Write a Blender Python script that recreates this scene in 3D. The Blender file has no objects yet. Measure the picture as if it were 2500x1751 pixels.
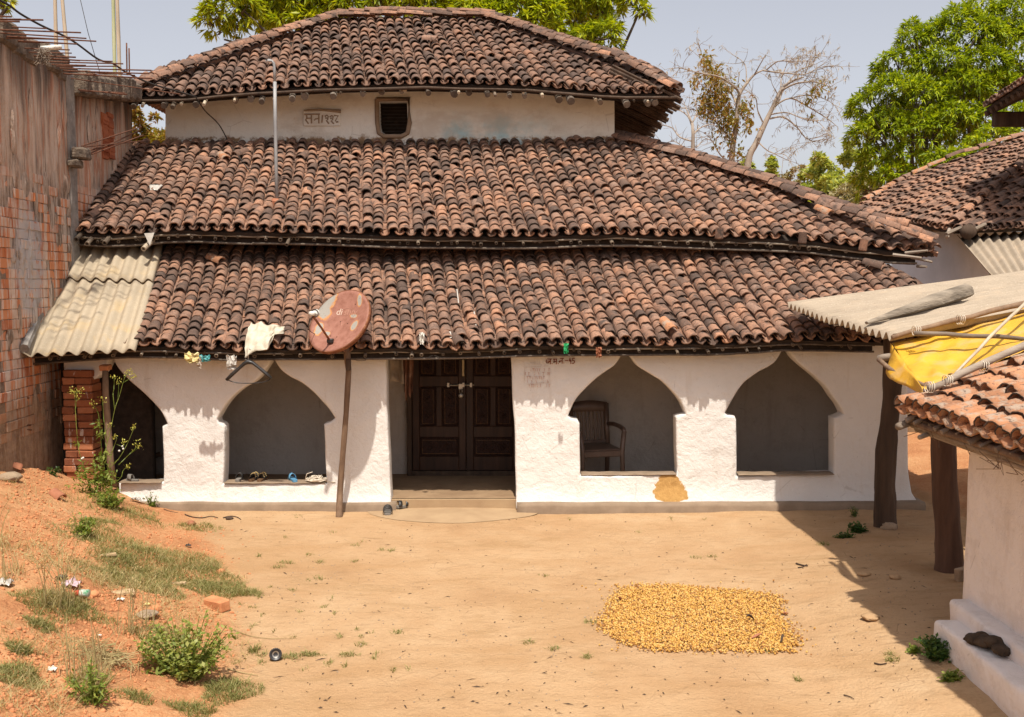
import bpy, bmesh, math, random
import numpy as np
from mathutils import Vector, Matrix, noise
random.seed(7); np.random.seed(7)
SC = bpy.context.scene
COL = SC.collection
# ------------------------------------------------------------------ camera, sky, sun, exposure
H_CAM, FPX, CX, CY = 2.43, 2430.0, 1250.0, 875.5
PITCH = math.atan(185.0 / FPX)
cam_d = bpy.data.cameras.new('camera'); cam = bpy.data.objects.new('camera', cam_d); COL.objects.link(cam)
cam.location = (0, 0, H_CAM); cam.rotation_euler = (math.pi / 2 - PITCH, 0, 0)
cam_d.sensor_width = 36.0; cam_d.lens = FPX / 2500.0 * 36.0; cam_d.clip_start = 0.05; cam_d.clip_end = 6000
SC.camera = cam
SUN_V = Vector((-0.06, 1.0, -2.1)).normalized()
world = bpy.data.worlds.new('World'); SC.world = world; world.use_nodes = True
wn = world.node_tree; wn.nodes.clear()
sky = wn.nodes.new('ShaderNodeTexSky'); sky.sky_type = 'NISHITA'; sky.sun_disc = False
sky.sun_elevation = math.asin(-SUN_V.z); sky.sun_rotation = math.atan2(-SUN_V.x, -SUN_V.y)
sky.air_density = 1.0; sky.dust_density = 3.5; sky.ozone_density = 1.0; sky.altitude = 300
hsv = wn.nodes.new('ShaderNodeHueSaturation'); hsv.inputs['Saturation'].default_value = 0.36
tint = wn.nodes.new('ShaderNodeMix'); tint.data_type = 'RGBA'; tint.blend_type = 'MULTIPLY'; tint.inputs[0].default_value = 1.0
tint.inputs[7].default_value = (1.0, 0.965, 0.965, 1)
bg = wn.nodes.new('ShaderNodeBackground'); bg.inputs[1].default_value = 0.124
wo = wn.nodes.new('ShaderNodeOutputWorld')
wn.links.new(sky.outputs[0], hsv.inputs['Color']); wn.links.new(hsv.outputs[0], tint.inputs[6])
wn.links.new(tint.outputs[2], bg.inputs[0]); wn.links.new(bg.outputs[0], wo.inputs[0])
sun_d = bpy.data.lights.new('sun', 'SUN'); sun_d.energy = 4.15; sun_d.angle = math.radians(0.9); sun_d.color = (1.0, 0.93, 0.82)
sun = bpy.data.objects.new('sun', sun_d); COL.objects.link(sun); sun.location = (-6, -10, 25)
sun.rotation_euler = SUN_V.to_track_quat('-Z', 'Y').to_euler()
SC.view_settings.view_transform = 'Standard'; SC.view_settings.look = 'None'
SC.view_settings.gamma = 1.0; SC.view_settings.use_curve_mapping = False
SC.view_settings.exposure = 0.46
SC.render.engine = 'CYCLES'
try:
    SC.cycles.use_denoising = True; SC.cycles.max_bounces = 8; SC.cycles.diffuse_bounces = 5
    SC.cycles.transparent_max_bounces = 8
except Exception:
    pass
# ------------------------------------------------------------------ photo measurements -> metres
_f = Vector((0, math.cos(PITCH), -math.sin(PITCH))); _u = Vector((0, math.sin(PITCH), math.cos(PITCH)))
def ray(px, py):
    return Vector(((px - CX) / FPX, 0, 0)) + _u * (-(py - CY) / FPX) + _f
def P(px, py, Y):
    d = ray(px, py); return Vector((0, 0, H_CAM)) + d * (Y / d.y)
def proj(p):
    q = Vector(p) - Vector((0, 0, H_CAM)); z = q.dot(_f)
    return CX + FPX * q.x / z, CY - FPX * q.dot(_u) / z
_XE = [(-50, -.4), (0, -.5), (3, -.95), (5.57, -1.5), (8.3, -2.3), (10.5, -3.45), (12, -4.1), (40, -4.3)]
def lerp_list(L, t):
    if t <= L[0][0]: return L[0][1]
    for a, b in zip(L, L[1:]):
        if t <= b[0]: return a[1] + (b[1] - a[1]) * (t - a[0]) / (b[0] - a[0])
    return L[-1][1]
def N3(x, y, z=0.0, s=1.0):
    return noise.noise(Vector((x * s, y * s, z * s)))
def mound_t(X, Y):
    return lerp_list(_XE, Y) - X
def gh(X, Y):
    if X < -30 or X > 40 or Y > 40 or Y < -20: return 0.0
    t = max(0.0, mound_t(X, Y))
    h = 0.40 * t * t / (t + 0.55); h = min(h, 0.5 + 0.5 * h)
    k = min(1.0, t * 1.2)
    h += k * (0.05 * N3(X, Y, 0, 1.7) + 0.028 * N3(X, Y, 3, 5) + 0.012 * N3(X, Y, 5, 14))
    h += 0.012 * N3(X, Y, 1, 1.1) + 0.005 * N3(X, Y, 2, 6) + 0.0022 * N3(X, Y, 6, 13)
    # bumpy soil round the posts and along the foot of the right-hand house
    if X > 2.0: h += min(1, (X - 2.0)) * (0.03 + 0.025 * N3(X, Y, 9, 2.3))
    if X > 1.9 and Y < 8.5: h += .11*min(1, (X-1.9)/.9)*min(1, (8.5-Y)/1.2)
    b = (X - 3.5) ** 2 * .8 + (Y - 8.6) ** 2 * .5
    h += 0.06 * math.exp(-b * 2)
    if X > 4.6 and Y > 10: h += min(0.30, 0.11 * (X - 4.6) + .03 * (Y - 10))
    if X > 4.3 or Y > 10.2:
        pass
    elif X > -3.2 and Y > 9.6: h *= 0.6
    return h
def G(px, py):
    d = ray(px, py); o = Vector((0, 0, H_CAM)); t = 2.0; step = .06
    while t < 60:
        p = o + d * t
        if p.z <= gh(p.x, p.y):
            a, b = t - step, t
            for _ in range(12):
                m = (a + b) / 2; q = o + d * m
                if q.z <= gh(q.x, q.y): b = m
                else: a = m
            q = o + d * b; return Vector((q.x, q.y, gh(q.x, q.y)))
        t += step
    return o + d * 60
# ------------------------------------------------------------------ object helpers
def link(o, parent=None):
    COL.objects.link(o)
    if parent is not None: o.parent = parent
    return o
def thing(name, label, cat, loc=(0, 0, 0), group=None):
    o = bpy.data.objects.new(name, None); COL.objects.link(o); o.empty_display_size = .1
    o.location = loc; o['label'] = label; o['category'] = cat
    if group: o['group'] = group
    return o
def tag(o, label, cat, group=None):
    o['label'] = label; o['category'] = cat
    if group: o['group'] = group
    return o
def adopt(child, parent):
    """parent a mesh written in world coordinates without moving it"""
    child.parent = parent
    w = Matrix.Identity(4); q = parent
    chain = []
    while q is not None: chain.append(q); q = q.parent
    for q in reversed(chain): w = w @ q.matrix_parent_inverse @ q.matrix_basis
    child.matrix_parent_inverse = w.inverted()
    return child
class MB:
    def __init__(s): s.v = []; s.f = []; s.mi = []
    def add(s, vs, fs, m=0):
        k = len(s.v); s.v += [tuple(v) for v in vs]
        s.f += [tuple(i + k for i in f) for f in fs]; s.mi += [m] * len(fs)
    def box(s, lo, hi, m=0, M=None):
        x0, y0, z0 = lo; x1, y1, z1 = hi
        vs = [Vector(p) for p in ((x0,y0,z0),(x1,y0,z0),(x1,y1,z0),(x0,y1,z0),(x0,y0,z1),(x1,y0,z1),(x1,y1,z1),(x0,y1,z1))]
        if M is not None: vs = [M @ v for v in vs]
        s.add(vs, [(0,3,2,1),(4,5,6,7),(0,1,5,4),(1,2,6,5),(2,3,7,6),(3,0,4,7)], m)
    def cbox(s, lo, hi, c=.01, m=0, M=None, wob=0.0):
        """box with chamfered edges"""
        bm = bmesh.new(); bmesh.ops.create_cube(bm, size=1)
        for v in bm.verts:
            v.co = Vector([lo[i] + (hi[i] - lo[i]) * (v.co[i] + .5) for i in range(3)])
            if wob: v.co += Vector([random.uniform(-wob, wob) for _ in range(3)])
        bmesh.ops.bevel(bm, geom=list(bm.edges), offset=c, segments=1, affect='EDGES')
        bm.verts.index_update()
        vs = [(M @ v.co) if M is not None else v.co.copy() for v in bm.verts]
        s.add(vs, [tuple(v.index for v in f.verts) for f in bm.faces], m); bm.free()
    def tube(s, pts, r, n=8, m=0, cap=True, wob=0.0, flat=1.0):
        pts = [Vector(p) for p in pts]; K = len(pts)
        rs = r if isinstance(r, (list, tuple)) else [r] * K
        if len(rs) != K: rs = [rs[0] + (rs[-1] - rs[0]) * i / max(1, K - 1) for i in range(K)]
        k0 = len(s.v); ref = None
        for i, p in enumerate(pts):
            t = (pts[min(i + 1, K - 1)] - pts[max(i - 1, 0)])
            t = t.normalized() if t.length > 1e-9 else Vector((0, 0, 1))
            if ref is None:
                ref = Vector((0, 0, 1)) if abs(t.z) < .9 else Vector((1, 0, 0))
            a = t.cross(ref)
            if a.length < 1e-6: a = t.cross(Vector((0, 1, 0)))
            a.normalize(); b = t.cross(a).normalized(); pass
            for j in range(n):
                an = 2 * math.pi * j / n
                rr = rs[i] * (1 + (random.uniform(-wob, wob) if wob else 0))
                s.v.append(tuple(p + a * (math.cos(an) * rr) + b * (math.sin(an) * rr * flat)))
        for i in range(K - 1):
            for j in range(n):
                s.f.append((k0 + i*n + j, k0 + i*n + (j+1) % n, k0 + (i+1)*n + (j+1) % n, k0 + (i+1)*n + j)); s.mi.append(m)
        if cap:
            s.f.append(tuple(k0 + j for j in range(n - 1, -1, -1))); s.mi.append(m)
            s.f.append(tuple(k0 + (K-1)*n + j for j in range(n))); s.mi.append(m)
    def pipe(s, p0, p1, r, ri, n=10, m=0):
        """hollow cane: open end at p0"""
        p0 = Vector(p0); p1 = Vector(p1); t = (p1 - p0).normalized()
        a = t.cross(Vector((0, 0, 1)))
        if a.length < 1e-4: a = Vector((1, 0, 0))
        a.normalize(); b = t.cross(a)
        k = len(s.v)
        for (c, q) in ((p1, r), (p0, r), (p0, ri), (p0 + t * min(.12, (p1-p0).length*.6), ri)):
            for j in range(n):
                an = 2*math.pi*j/n; s.v.append(tuple(c + a*(math.cos(an)*q) + b*(math.sin(an)*q)))
        for i in range(3):
            for j in range(n):
                s.f.append((k+i*n+j, k+(i+1)*n+j, k+(i+1)*n+(j+1) % n, k+i*n+(j+1) % n)); s.mi.append(m)
        s.f.append(tuple(k+3*n+j for j in range(n))); s.mi.append(m)
    def lathe(s, prof, n=16, M=None, m=0):
        k = len(s.v)
        for (r, z) in prof:
            for j in range(n):
                an = 2*math.pi*j/n; v = Vector((r*math.cos(an), r*math.sin(an), z))
                s.v.append(tuple(M @ v if M is not None else v))
        for i in range(len(prof)-1):
            for j in range(n):
                s.f.append((k+i*n+j, k+i*n+(j+1) % n, k+(i+1)*n+(j+1) % n, k+(i+1)*n+j)); s.mi.append(m)
    def grid(s, fn, nu, nv, m=0):
        k = len(s.v)
        for i in range(nu+1):
            for j in range(nv+1): s.v.append(tuple(fn(i/nu, j/nv)))
        for i in range(nu):
            for j in range(nv):
                a = k+i*(nv+1)+j; s.f.append((a, a+nv+1, a+nv+2, a+1)); s.mi.append(m)
    def mesh(s, name, mats, smooth=False):
        me = bpy.data.meshes.new(name); me.from_pydata(s.v, [], s.f)
        for m in (mats if isinstance(mats, (list, tuple)) else [mats]): me.materials.append(m)
        if any(s.mi): me.polygons.foreach_set('material_index', s.mi)
        if smooth: me.polygons.foreach_set('use_smooth', [True]*len(s.f))
        me.update(); return me
    def build(s, name, mats, parent=None, smooth=False, solid=0.0):
        o = bpy.data.objects.new(name, s.mesh(name, mats, smooth)); COL.objects.link(o)
        if parent is not None: adopt(o, parent)
        if solid:
            md = o.modifiers.new('thickness', 'SOLIDIFY'); md.thickness = solid; md.offset = 0
        return o
def np_mesh(name, V, F, mats, mi=None, smooth=False):
    """V (n,3), F (m,k) -> mesh, fast"""
    V = np.asarray(V, dtype=np.float32); F = np.asarray(F, dtype=np.int32); m, k = F.shape
    me = bpy.data.meshes.new(name)
    me.vertices.add(len(V)); me.vertices.foreach_set('co', V.ravel())
    me.loops.add(m*k); me.loops.foreach_set('vertex_index', F.ravel())
    me.polygons.add(m); me.polygons.foreach_set('loop_start', np.arange(0, m*k, k, dtype=np.int32))
    for x in (mats if isinstance(mats, (list, tuple)) else [mats]): me.materials.append(x)
    if mi is not None: me.polygons.foreach_set('material_index', np.asarray(mi, dtype=np.int32))
    if smooth: me.polygons.foreach_set('use_smooth', np.ones(m, dtype=bool))
    me.update(calc_edges=True); me.validate()
    return me
def np_obj(name, V, F, mats, parent=None, mi=None, smooth=False):
    o = bpy.data.objects.new(name, np_mesh(name, V, F, mats, mi, smooth)); COL.objects.link(o)
    if parent is not None: adopt(o, parent)
    return o
def replicate(bv, bf, Ms):
    """copies of one small mesh under many 4x4 matrices, as arrays"""
    bv = np.asarray(bv, float); bf = np.asarray(bf, int); Ms = np.asarray(Ms, float)
    h = np.concatenate([bv, np.ones((len(bv), 1))], 1)
    V = np.einsum('kij,nj->kni', Ms, h)[:, :, :3].reshape(-1, 3)
    F = (bf[None] + (np.arange(len(Ms))*len(bv))[:, None, None]).reshape(-1, bf.shape[1])
    return V, F
# ------------------------------------------------------------------ materials
class NT:
    def __init__(s, name):
        s.mat = bpy.data.materials.new(name); s.mat.use_nodes = True; s.nt = s.mat.node_tree; s.nt.nodes.clear()
        s.out = s.n('ShaderNodeOutputMaterial'); s.bsdf = s.n('ShaderNodeBsdfPrincipled')
        s.l(s.bsdf.outputs[0], s.out.inputs[0]); s.geo = s.n('ShaderNodeNewGeometry'); s.pos = s.geo.outputs['Position']
        s.oi = None
    def n(s, t): return s.nt.nodes.new(t)
    def l(s, a, b): s.nt.links.new(a, b)
    def val(s, x, sock):
        if hasattr(x, 'is_output'): s.l(x, sock)
        else: sock.default_value = x
    def math(s, op, a, b=0.0, c=None, clamp=False):
        n = s.n('ShaderNodeMath'); n.operation = op; n.use_clamp = clamp
        s.val(a, n.inputs[0]); s.val(b, n.inputs[1])
        if c is not None: s.val(c, n.inputs[2])
        return n.outputs[0]
    def stretch(s, v, vec=None):
        n = s.n('ShaderNodeVectorMath'); n.operation = 'MULTIPLY'; s.l(vec or s.pos, n.inputs[0]); n.inputs[1].default_value = v
        return n.outputs[0]
    def noise(s, scale, detail=5, rough=.55, vec=None, dist=0.0):
        n = s.n('ShaderNodeTexNoise'); n.inputs['Scale'].default_value = scale; n.inputs['Detail'].default_value = detail
        n.inputs['Roughness'].default_value = rough; n.inputs['Distortion'].default_value = dist
        s.l(vec or s.pos, n.inputs['Vector']); return n.outputs[0]
    def voro(s, scale, vec=None, feature='F1', out=0):
        n = s.n('ShaderNodeTexVoronoi'); n.feature = feature; n.inputs['Scale'].default_value = scale
        s.l(vec or s.pos, n.inputs['Vector']); return n.outputs[out]
    def ramp(s, fac, stops, interp='LINEAR'):
        n = s.n('ShaderNodeValToRGB'); n.color_ramp.interpolation = interp
        e = n.color_ramp.elements
        while len(e) < len(stops): e.new(.5)
        for x, (p, c) in zip(e, stops):
            x.position = p; x.color = (*c, 1) if not isinstance(c, (int, float)) else (c, c, c, 1)
        s.l(fac, n.inputs[0]); return n.outputs[0]
    def step(s, fac, a, b):
        n = s.n('ShaderNodeMapRange'); n.interpolation_type = 'SMOOTHSTEP'; n.inputs[1].default_value = a; n.inputs[2].default_value = b
        s.l(fac, n.inputs[0]); return n.outputs[0]
    def mix(s, fac, a, b, mode='MIX'):
        n = s.n('ShaderNodeMix'); n.data_type = 'RGBA'; n.blend_type = mode
        s.val(fac, n.inputs[0])
        for x, k in ((a, 6), (b, 7)):
            if hasattr(x, 'is_output'): s.l(x, n.inputs[k])
            else: n.inputs[k].default_value = (*x, 1)
        return n.outputs[2]
    def xyz(s):
        n = s.n('ShaderNodeSeparateXYZ'); s.l(s.pos, n.inputs[0]); return n.outputs
    def rnd(s):
        """a number of its own for every loose piece and every object"""
        s.oi = s.oi or s.n('ShaderNodeObjectInfo')
        return s.math('FRACT', s.math('ADD', s.geo.outputs['Random Per Island'], s.oi.outputs['Random']))
    def done(s, col, rough=.9, bump=None, strength=.4, dist=.01, spec=.3):
        s.val(col if hasattr(col, 'is_output') else (*col, 1), s.bsdf.inputs['Base Color'])
        s.val(rough, s.bsdf.inputs['Roughness']); s.bsdf.inputs['Specular IOR Level'].default_value = spec
        if bump is not None:
            b = s.n('ShaderNodeBump'); b.inputs['Strength'].default_value = strength; b.inputs['Distance'].default_value = dist
            s.l(bump, b.inputs['Height']); s.l(b.outputs[0], s.bsdf.inputs['Normal'])
        return s.mat
def simple(name, stops, scale=8, stretch=(1, 1, 1), rough=.85, bscale=60, bump=.3, dist=.004, rnd=0.0, detail=6, spec=.3):
    t = NT(name); v = t.stretch(stretch); f = t.noise(scale, detail, .6, v)
    if rnd:
        r = t.rnd(); f = t.math('ADD', t.math('MULTIPLY', f, 1 - rnd), t.math('MULTIPLY', r, rnd))
    c = t.ramp(f, stops)
    return t.done(c, rough, t.noise(bscale, 4, .6, v) if bump else None, bump, dist, spec)
def tile_mat(name, dark=0.0):
    t = NT(name); r = t.rnd()
    c = t.ramp(r, [(0, (.105, .070, .055)), (.2, (.20, .118, .083)), (.42, (.30, .165, .110)), (.66, (.38, .205, .130)), (.86, (.28, .178, .132)), (1, (.46, .235, .14))])
    c = t.mix(t.math('MULTIPLY', t.step(t.noise(1.1, 4, .6), .50, .72), .55), c, (.10, .066, .053))                     # whole runs gone dark
    c = t.mix(t.step(t.noise(9, 5, .65), .46, .72), c, (.085, .062, .052))              # soot and old lichen
    c = t.mix(t.math('MULTIPLY', t.step(t.noise(55, 3, .6), .5, .72), .6), c, (.05, .042, .038))
    c = t.mix(t.math('MULTIPLY', t.step(t.noise(85, 2, .5), .64, .76), .55), c, (.46, .40, .33))  # pale specks
    if dark: c = t.mix(dark, c, (.09, .065, .055))
    c = t.mix(.35, c, t.ramp(t.noise(30, 4, .6), [(.3, (.35, .33, .31)), (.7, (1, 1, 1))]), 'MULTIPLY')
    return t.done(c, .93, t.noise(120, 4, .65), .5, .006, .2)
M = {}
M['tile_rim'] = simple('lichen and shade tile lip', [(.32, (.032, .023, .018)), (.55, (.085, .054, .038)), (.8, (.25, .12, .068))], 16, (1, 1, 1), .95, 60, .3, .004, .45)  # dark lip: lichen weathering plus painted shade under the overlaps
M['tile'] = tile_mat('fired clay tile'); M['tile_dark'] = tile_mat('smoke-blackened clay tile', .34)
t = NT('orange clay tile'); r = t.rnd()
c = t.ramp(r, [(0, (.26, .125, .068)), (.5, (.38, .175, .088)), (1, (.45, .22, .118))])
c = t.mix(t.math('MULTIPLY', t.step(t.noise(11, 5, .65), .47, .64), .85), c, (.33, .265, .205))
c = t.mix(t.math('MULTIPLY', t.step(t.noise(40, 4, .65), .53, .68), .85), c, (.10, .065, .05))
M['tile_orange'] = t.done(c, .92, t.noise(110, 4, .65), .5, .006, .2)
M['thatch_and_shade'] = simple('sooty underlay and painted shade', [(.3, (.018, .013, .010)), (.7, (.045, .032, .024))], 12, (1, 1, 1), .95, 50, .6, .01)  # dark roof underlay; also the painted shade of gaps and interiors
# lime-washed mud plaster
def lime(name, base, dirt, yard_dirt=True, patch=None, grime=0.0):
    t = NT(name); x = t.xyz()
    c = t.ramp(t.noise(2.3, 6, .6), [(.3, tuple(b*.93 for b in base)), (.6, base), (.8, tuple(min(.9, b*1.03) for b in base))])
    c = t.mix(t.math('MULTIPLY', t.step(t.noise(17, 5, .65), .60, .76), .25), c, dirt)
    c = t.mix(t.math('MULTIPLY', t.step(t.noise(70, 2, .5), .735, .77), .65), c, tuple(d*.35 for d in dirt))     # fly specks
    c = t.mix(t.math('MULTIPLY', t.math('MULTIPLY', t.step(t.voro(1.7, t.stretch((1, 1, .8)), 'DISTANCE_TO_EDGE'), .010, .002), t.step(t.noise(2.5, 5, .65), .54, .60)), .28), c, tuple(d*.5 for d in dirt))   # hairline cracks
    c = t.mix(t.math('MULTIPLY', t.step(t.noise(7, 5, .65, t.stretch((1, 1, .12))), .56, .72), .22), c, dirt)       # rain streaks
    if grime: c = t.mix(t.math('MULTIPLY', t.step(t.noise(6, 6, .7), .50, .62), grime), c, t.ramp(t.noise(30, 4, .6), [(.3, tuple(d*.6 for d in dirt)), (.7, dirt)]))
    if patch: c = patch(t, c, x)
    w = t.noise(4.5, 5, .6, None, .6)
    crack = t.noise(14, 7, .62, None, .35)
    b = t.math('ADD', t.math('MULTIPLY', w, 1.0), t.math('ADD', t.math('MULTIPLY', crack, .75), t.math('MULTIPLY', t.noise(75, 4, .6), .18)))
    return t.done(c, .93, b, .75, .022, .15)
def mud_patch(t, c, x):
    # fresh ochre clay smeared over a repair below the third arch
    p = P(1637, 1192, 10.46)
    dx = t.math('SUBTRACT', x[0], p.x); dz = t.math('SUBTRACT', x[2], p.z)
    wide = t.math('MAXIMUM', t.math('ADD', .155, t.math('MULTIPLY', dz, -.45)), .05)
    d = t.math('ADD', t.math('DIVIDE', t.math('ABSOLUTE', t.math('SUBTRACT', dx, t.math('MULTIPLY', dz, -.12))), wide), t.math('POWER', t.math('DIVIDE', t.math('ABSOLUTE', dz), .165), 6.0))
    d = t.math('ADD', d, t.math('MULTIPLY', t.math('SUBTRACT', t.noise(16, 6, .7), .5), 1.1))
    k = t.step(d, 1.02, .95)
    och = t.ramp(t.noise(20, 5, .6), [(.3, (.40, .225, .075)), (.7, (.52, .31, .11))])
    c = t.mix(k, c, och)
    return c
M['lime'] = lime('whitewashed mud plaster', (.70, .672, .635), (.50, .40, .30), True, mud_patch)
M['lime_pink'] = lime('whitewash with a pink cast', (.78, .72, .68), (.46, .35, .27), True, None, .14)
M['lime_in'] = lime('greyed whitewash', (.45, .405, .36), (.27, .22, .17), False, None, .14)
M['lime_blue'] = simple('pale blue-grey limewash', [(.3, (.42, .46, .51)), (.6, (.52, .56, .62)), (.85, (.47, .48, .50))], 3, (1, 1, .5), .92, 30, .4, .008)
def upper_patch(t, c, x):
    a = P(1075, 300, 14.0); b = P(1330, 300, 14.0)
    k = t.math('MULTIPLY', t.step(x[0], a.x - .05, a.x + .12), t.step(x[0], b.x + .5, b.x - .6))
    k = t.math('MULTIPLY', k, t.step(t.math('ADD', x[2], t.math('MULTIPLY', t.noise(3, 4), .5)), a.z + .42, a.z + .12))
    c = t.mix(t.math('MULTIPLY', k, t.step(t.noise(3.5, 5, .6), .35, .62)), c, (.37, .54, .58))
    c = t.mix(t.math('MULTIPLY', t.step(t.noise(2.4, 6, .66, t.stretch((.5, 1, 1))), .46, .64), .5), c, (.45, .385, .31))      # brown water stains
    foot = t.math('ADD', x[2], t.math('MULTIPLY', t.noise(9, 5, .7), -.22))
    c = t.mix(t.math('MULTIPLY', t.step(foot, 4.35, 4.31), t.step(t.noise(4, 5, .7), .42, .52)), c, (.26, .17, .10))
    return c
M['lime_old'] = lime('old cream limewash', (.72, .71, .655), (.40, .33, .26), False, upper_patch)
M['clay_plinth'] = simple('grey clay wash', [(.3, (.19, .135, .090)), (.7, (.28, .205, .142))], 5, (1, 1, 1), .9, 60, .4, .006)
M['clay_floor'] = simple('trodden clay floor', [(.3, (.20, .125, .07)), (.7, (.30, .20, .115))], 4, (1, 1, 1), .9, 50, .35, .006)
M['clay_apron'] = simple('smoothed clay apron', [(.3, (.31, .205, .115)), (.7, (.39, .27, .155))], 4, (1, 1, 1), .92, 50, .35, .006)
M['wood_dark'] = simple('old dark timber', [(.25, (.030, .020, .014)), (.55, (.075, .048, .032)), (.8, (.12, .085, .06))], 9, (1, 1, .12), .88, 40, .9, .012)
M['wood_grey'] = simple('weathered grey timber', [(.25, (.10, .075, .055)), (.5, (.22, .175, .135)), (.8, (.36, .30, .24))], 14, (.25, .25, 1), .9, 60, .7, .006, .25)
M['wood_brown'] = simple('barked branch', [(.3, (.11, .065, .04)), (.7, (.25, .165, .105))], 20, (1, 1, .25), .9, 60, .7, .006, .2)
M['trunk_red'] = simple('reddish trunk', [(.3, (.065, .036, .024)), (.55, (.115, .065, .043)), (.8, (.19, .105, .068))], 9, (1, 1, .15), .92, 40, .8, .01)
M['log_grey'] = simple('split grey log', [(.3, (.10, .08, .06)), (.55, (.25, .205, .155)), (.8, (.36, .30, .23))], 10, (.3, 1, 1.6), .92, 50, .9, .01)
M['bamboo'] = simple('weathered bamboo', [(.25, (.06, .043, .03)), (.6, (.15, .112, .08)), (.85, (.27, .215, .16))], 12, (1, 1, 1), .7, 60, .3, .003, .45)
M['bamboo_new'] = simple('pale bamboo', [(.3, (.34, .27, .19)), (.7, (.50, .42, .31))], 8, (1, 1, .2), .6, 50, .3, .003)
M['bamboo_green'] = simple('green bamboo', [(.3, (.30, .33, .17)), (.7, (.46, .47, .29))], 8, (1, 1, .2), .6, 50, .3, .003)
M['cane_hole'] = simple('cane end', [(.3, (.015, .011, .008)), (.7, (.03, .022, .016))], 30)
M['door_wood'] = simple('dark polished teak', [(.25, (.018, .007, .004)), (.6, (.048, .020, .010)), (.85, (.080, .037, .018))], 16, (1, 1, .15), .5, 50, .5, .003)
M['door_panel'] = simple('carved dark panel', [(.3, (.014, .005, .003)), (.7, (.045, .016, .009))], 45, (1, 1, 1), .55, 38, 1.0, .02)
M['door_gilt'] = simple('rubbed carving edge', [(.3, (.14, .075, .035)), (.7, (.22, .12, .055))], 30, (1, 1, 1), .5, 60, .3, .002)
M['steel'] = simple('worn steel', [(.3, (.30, .28, .25)), (.7, (.52, .49, .44))], 30, (1, 1, 1), .38, 60, .1, .001, 0, 4, .5)
M['steel'].node_tree.nodes['Principled BSDF'].inputs['Metallic'].default_value = .7
M['brass'] = simple('worn brass', [(.3, (.45, .34, .18)), (.7, (.66, .54, .33))], 30, (1, 1, 1), .4, 60, .1, .001)
M['galv'] = simple('galvanised pipe', [(.3, (.20, .20, .20)), (.7, (.29, .285, .28))], 20, (1, 1, .3), .5, 60, .1, .001, 0, 4, .5)
M['rafter_wood'] = simple('sun-greyed rafter', [(.25, (.045, .033, .025)), (.5, (.115, .09, .07)), (.8, (.21, .175, .14))], 22, (1, .3, 1), .92, 60, .8, .006, .3)
M['cement_old'] = simple('crumbling dark cement', [(.28, (.055, .042, .034)), (.5, (.14, .108, .082)), (.75, (.26, .205, .155))], 11, (1, 1, 1), .96, 40, 1.0, .02)
M['brick_fresh'] = simple('raw red brick', [(.3, (.26, .075, .035)), (.7, (.40, .135, .062))], 18, (1, 1, 1), .95, 60, .6, .006, .4)
M['rebar'] = simple('rusty bar', [(.3, (.075, .032, .02)), (.7, (.16, .068, .038))], 40, (1, 1, 1), .9, 90, .5, .002)
M['black_plastic'] = simple('black plastic', [(.3, (.012, .011, .011)), (.7, (.03, .028, .027))], 10, (1, 1, 1), .42, 60, .1, .001, 0, 4, .5)
M['cable'] = simple('black cable', [(.3, (.02, .017, .015)), (.7, (.045, .038, .032))], 10, rough=.7)
M['chair'] = simple('brown plastic', [(.3, (.10, .062, .044)), (.7, (.155, .10, .072))], 8, (1, 1, .2), .42, 60, .15, .001, 0, 4, .5)
M['cloth_white'] = simple('soiled cream cloth', [(.3, (.38, .33, .24)), (.6, (.52, .475, .38))], 12, (1, 1, 1), .95, 150, .5, .003)
M['cloth_brown'] = simple('stained brown cloth', [(.35, (.06, .022, .012)), (.55, (.15, .065, .035)), (.8, (.34, .24, .17))], 11, (1, 1, .5), .95, 150, .5, .003)
M['sack'] = simple('pale sacking', [(.3, (.40, .32, .25)), (.7, (.55, .46, .37))], 10, (1, 1, 1), .9, 150, .5, .003)
M['twine'] = simple('cream twine', [(.3, (.52, .44, .34)), (.7, (.72, .64, .52))], 30)
M['blue_rubber'] = simple('blue rubber', [(.3, (.07, .20, .34)), (.7, (.12, .30, .46))], 20, rough=.6)
M['dark_rubber'] = simple('dark rubber', [(.3, (.02, .018, .017)), (.7, (.055, .05, .045))], 30, rough=.7)
M['sole_grey'] = simple('grey rubber sole', [(.3, (.14, .125, .11)), (.7, (.22, .20, .175))], 30, rough=.8)
M['leather'] = simple('brown leather', [(.3, (.10, .055, .03)), (.7, (.20, .115, .06))], 30, rough=.6)
M['gold'] = simple('gold studs', [(.3, (.40, .28, .10)), (.7, (.60, .44, .2))], 30, rough=.35)
M['dung'] = simple('drying dung', [(.3, (.030, .020, .013)), (.7, (.085, .058, .038))], 18, (1, 1, 1), .95, 50, 1, .012)
M['stone'] = simple('dusty stone', [(.3, (.24, .17, .11)), (.7, (.36, .27, .18))], 12, (1, 1, 1), .95, 40, .6, .008)
M['clay_red'] = simple('red clay pot', [(.3, (.26, .095, .05)), (.7, (.38, .16, .085))], 9, (1, 1, 1), .8, 50, .3, .004)
M['brick_loose'] = simple('loose orange brick', [(.3, (.42, .165, .07)), (.7, (.56, .25, .115))], 14, (1, 1, 1), .95, 60, .6, .006)
M['wood_chip'] = simple('dry wood scrap', [(.3, (.34, .23, .12)), (.7, (.48, .34, .2))], 20)
M['tin_green'] = simple('green wrapper', [(.40, (.03, .22, .08)), (.6, (.55, .55, .5))], 22, rough=.4)
M['red_plastic'] = simple('red cap', [(.3, (.42, .03, .02)), (.7, (.5, .05, .03))], 20, rough=.4)
M['green_plastic'] = simple('green scrap', [(.3, (.02, .30, .10)), (.7, (.05, .40, .16))], 20, rough=.5)
M['teal'] = simple('teal scrap', [(.3, (.03, .25, .27)), (.7, (.15, .42, .42))], 20, rough=.4)
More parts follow.
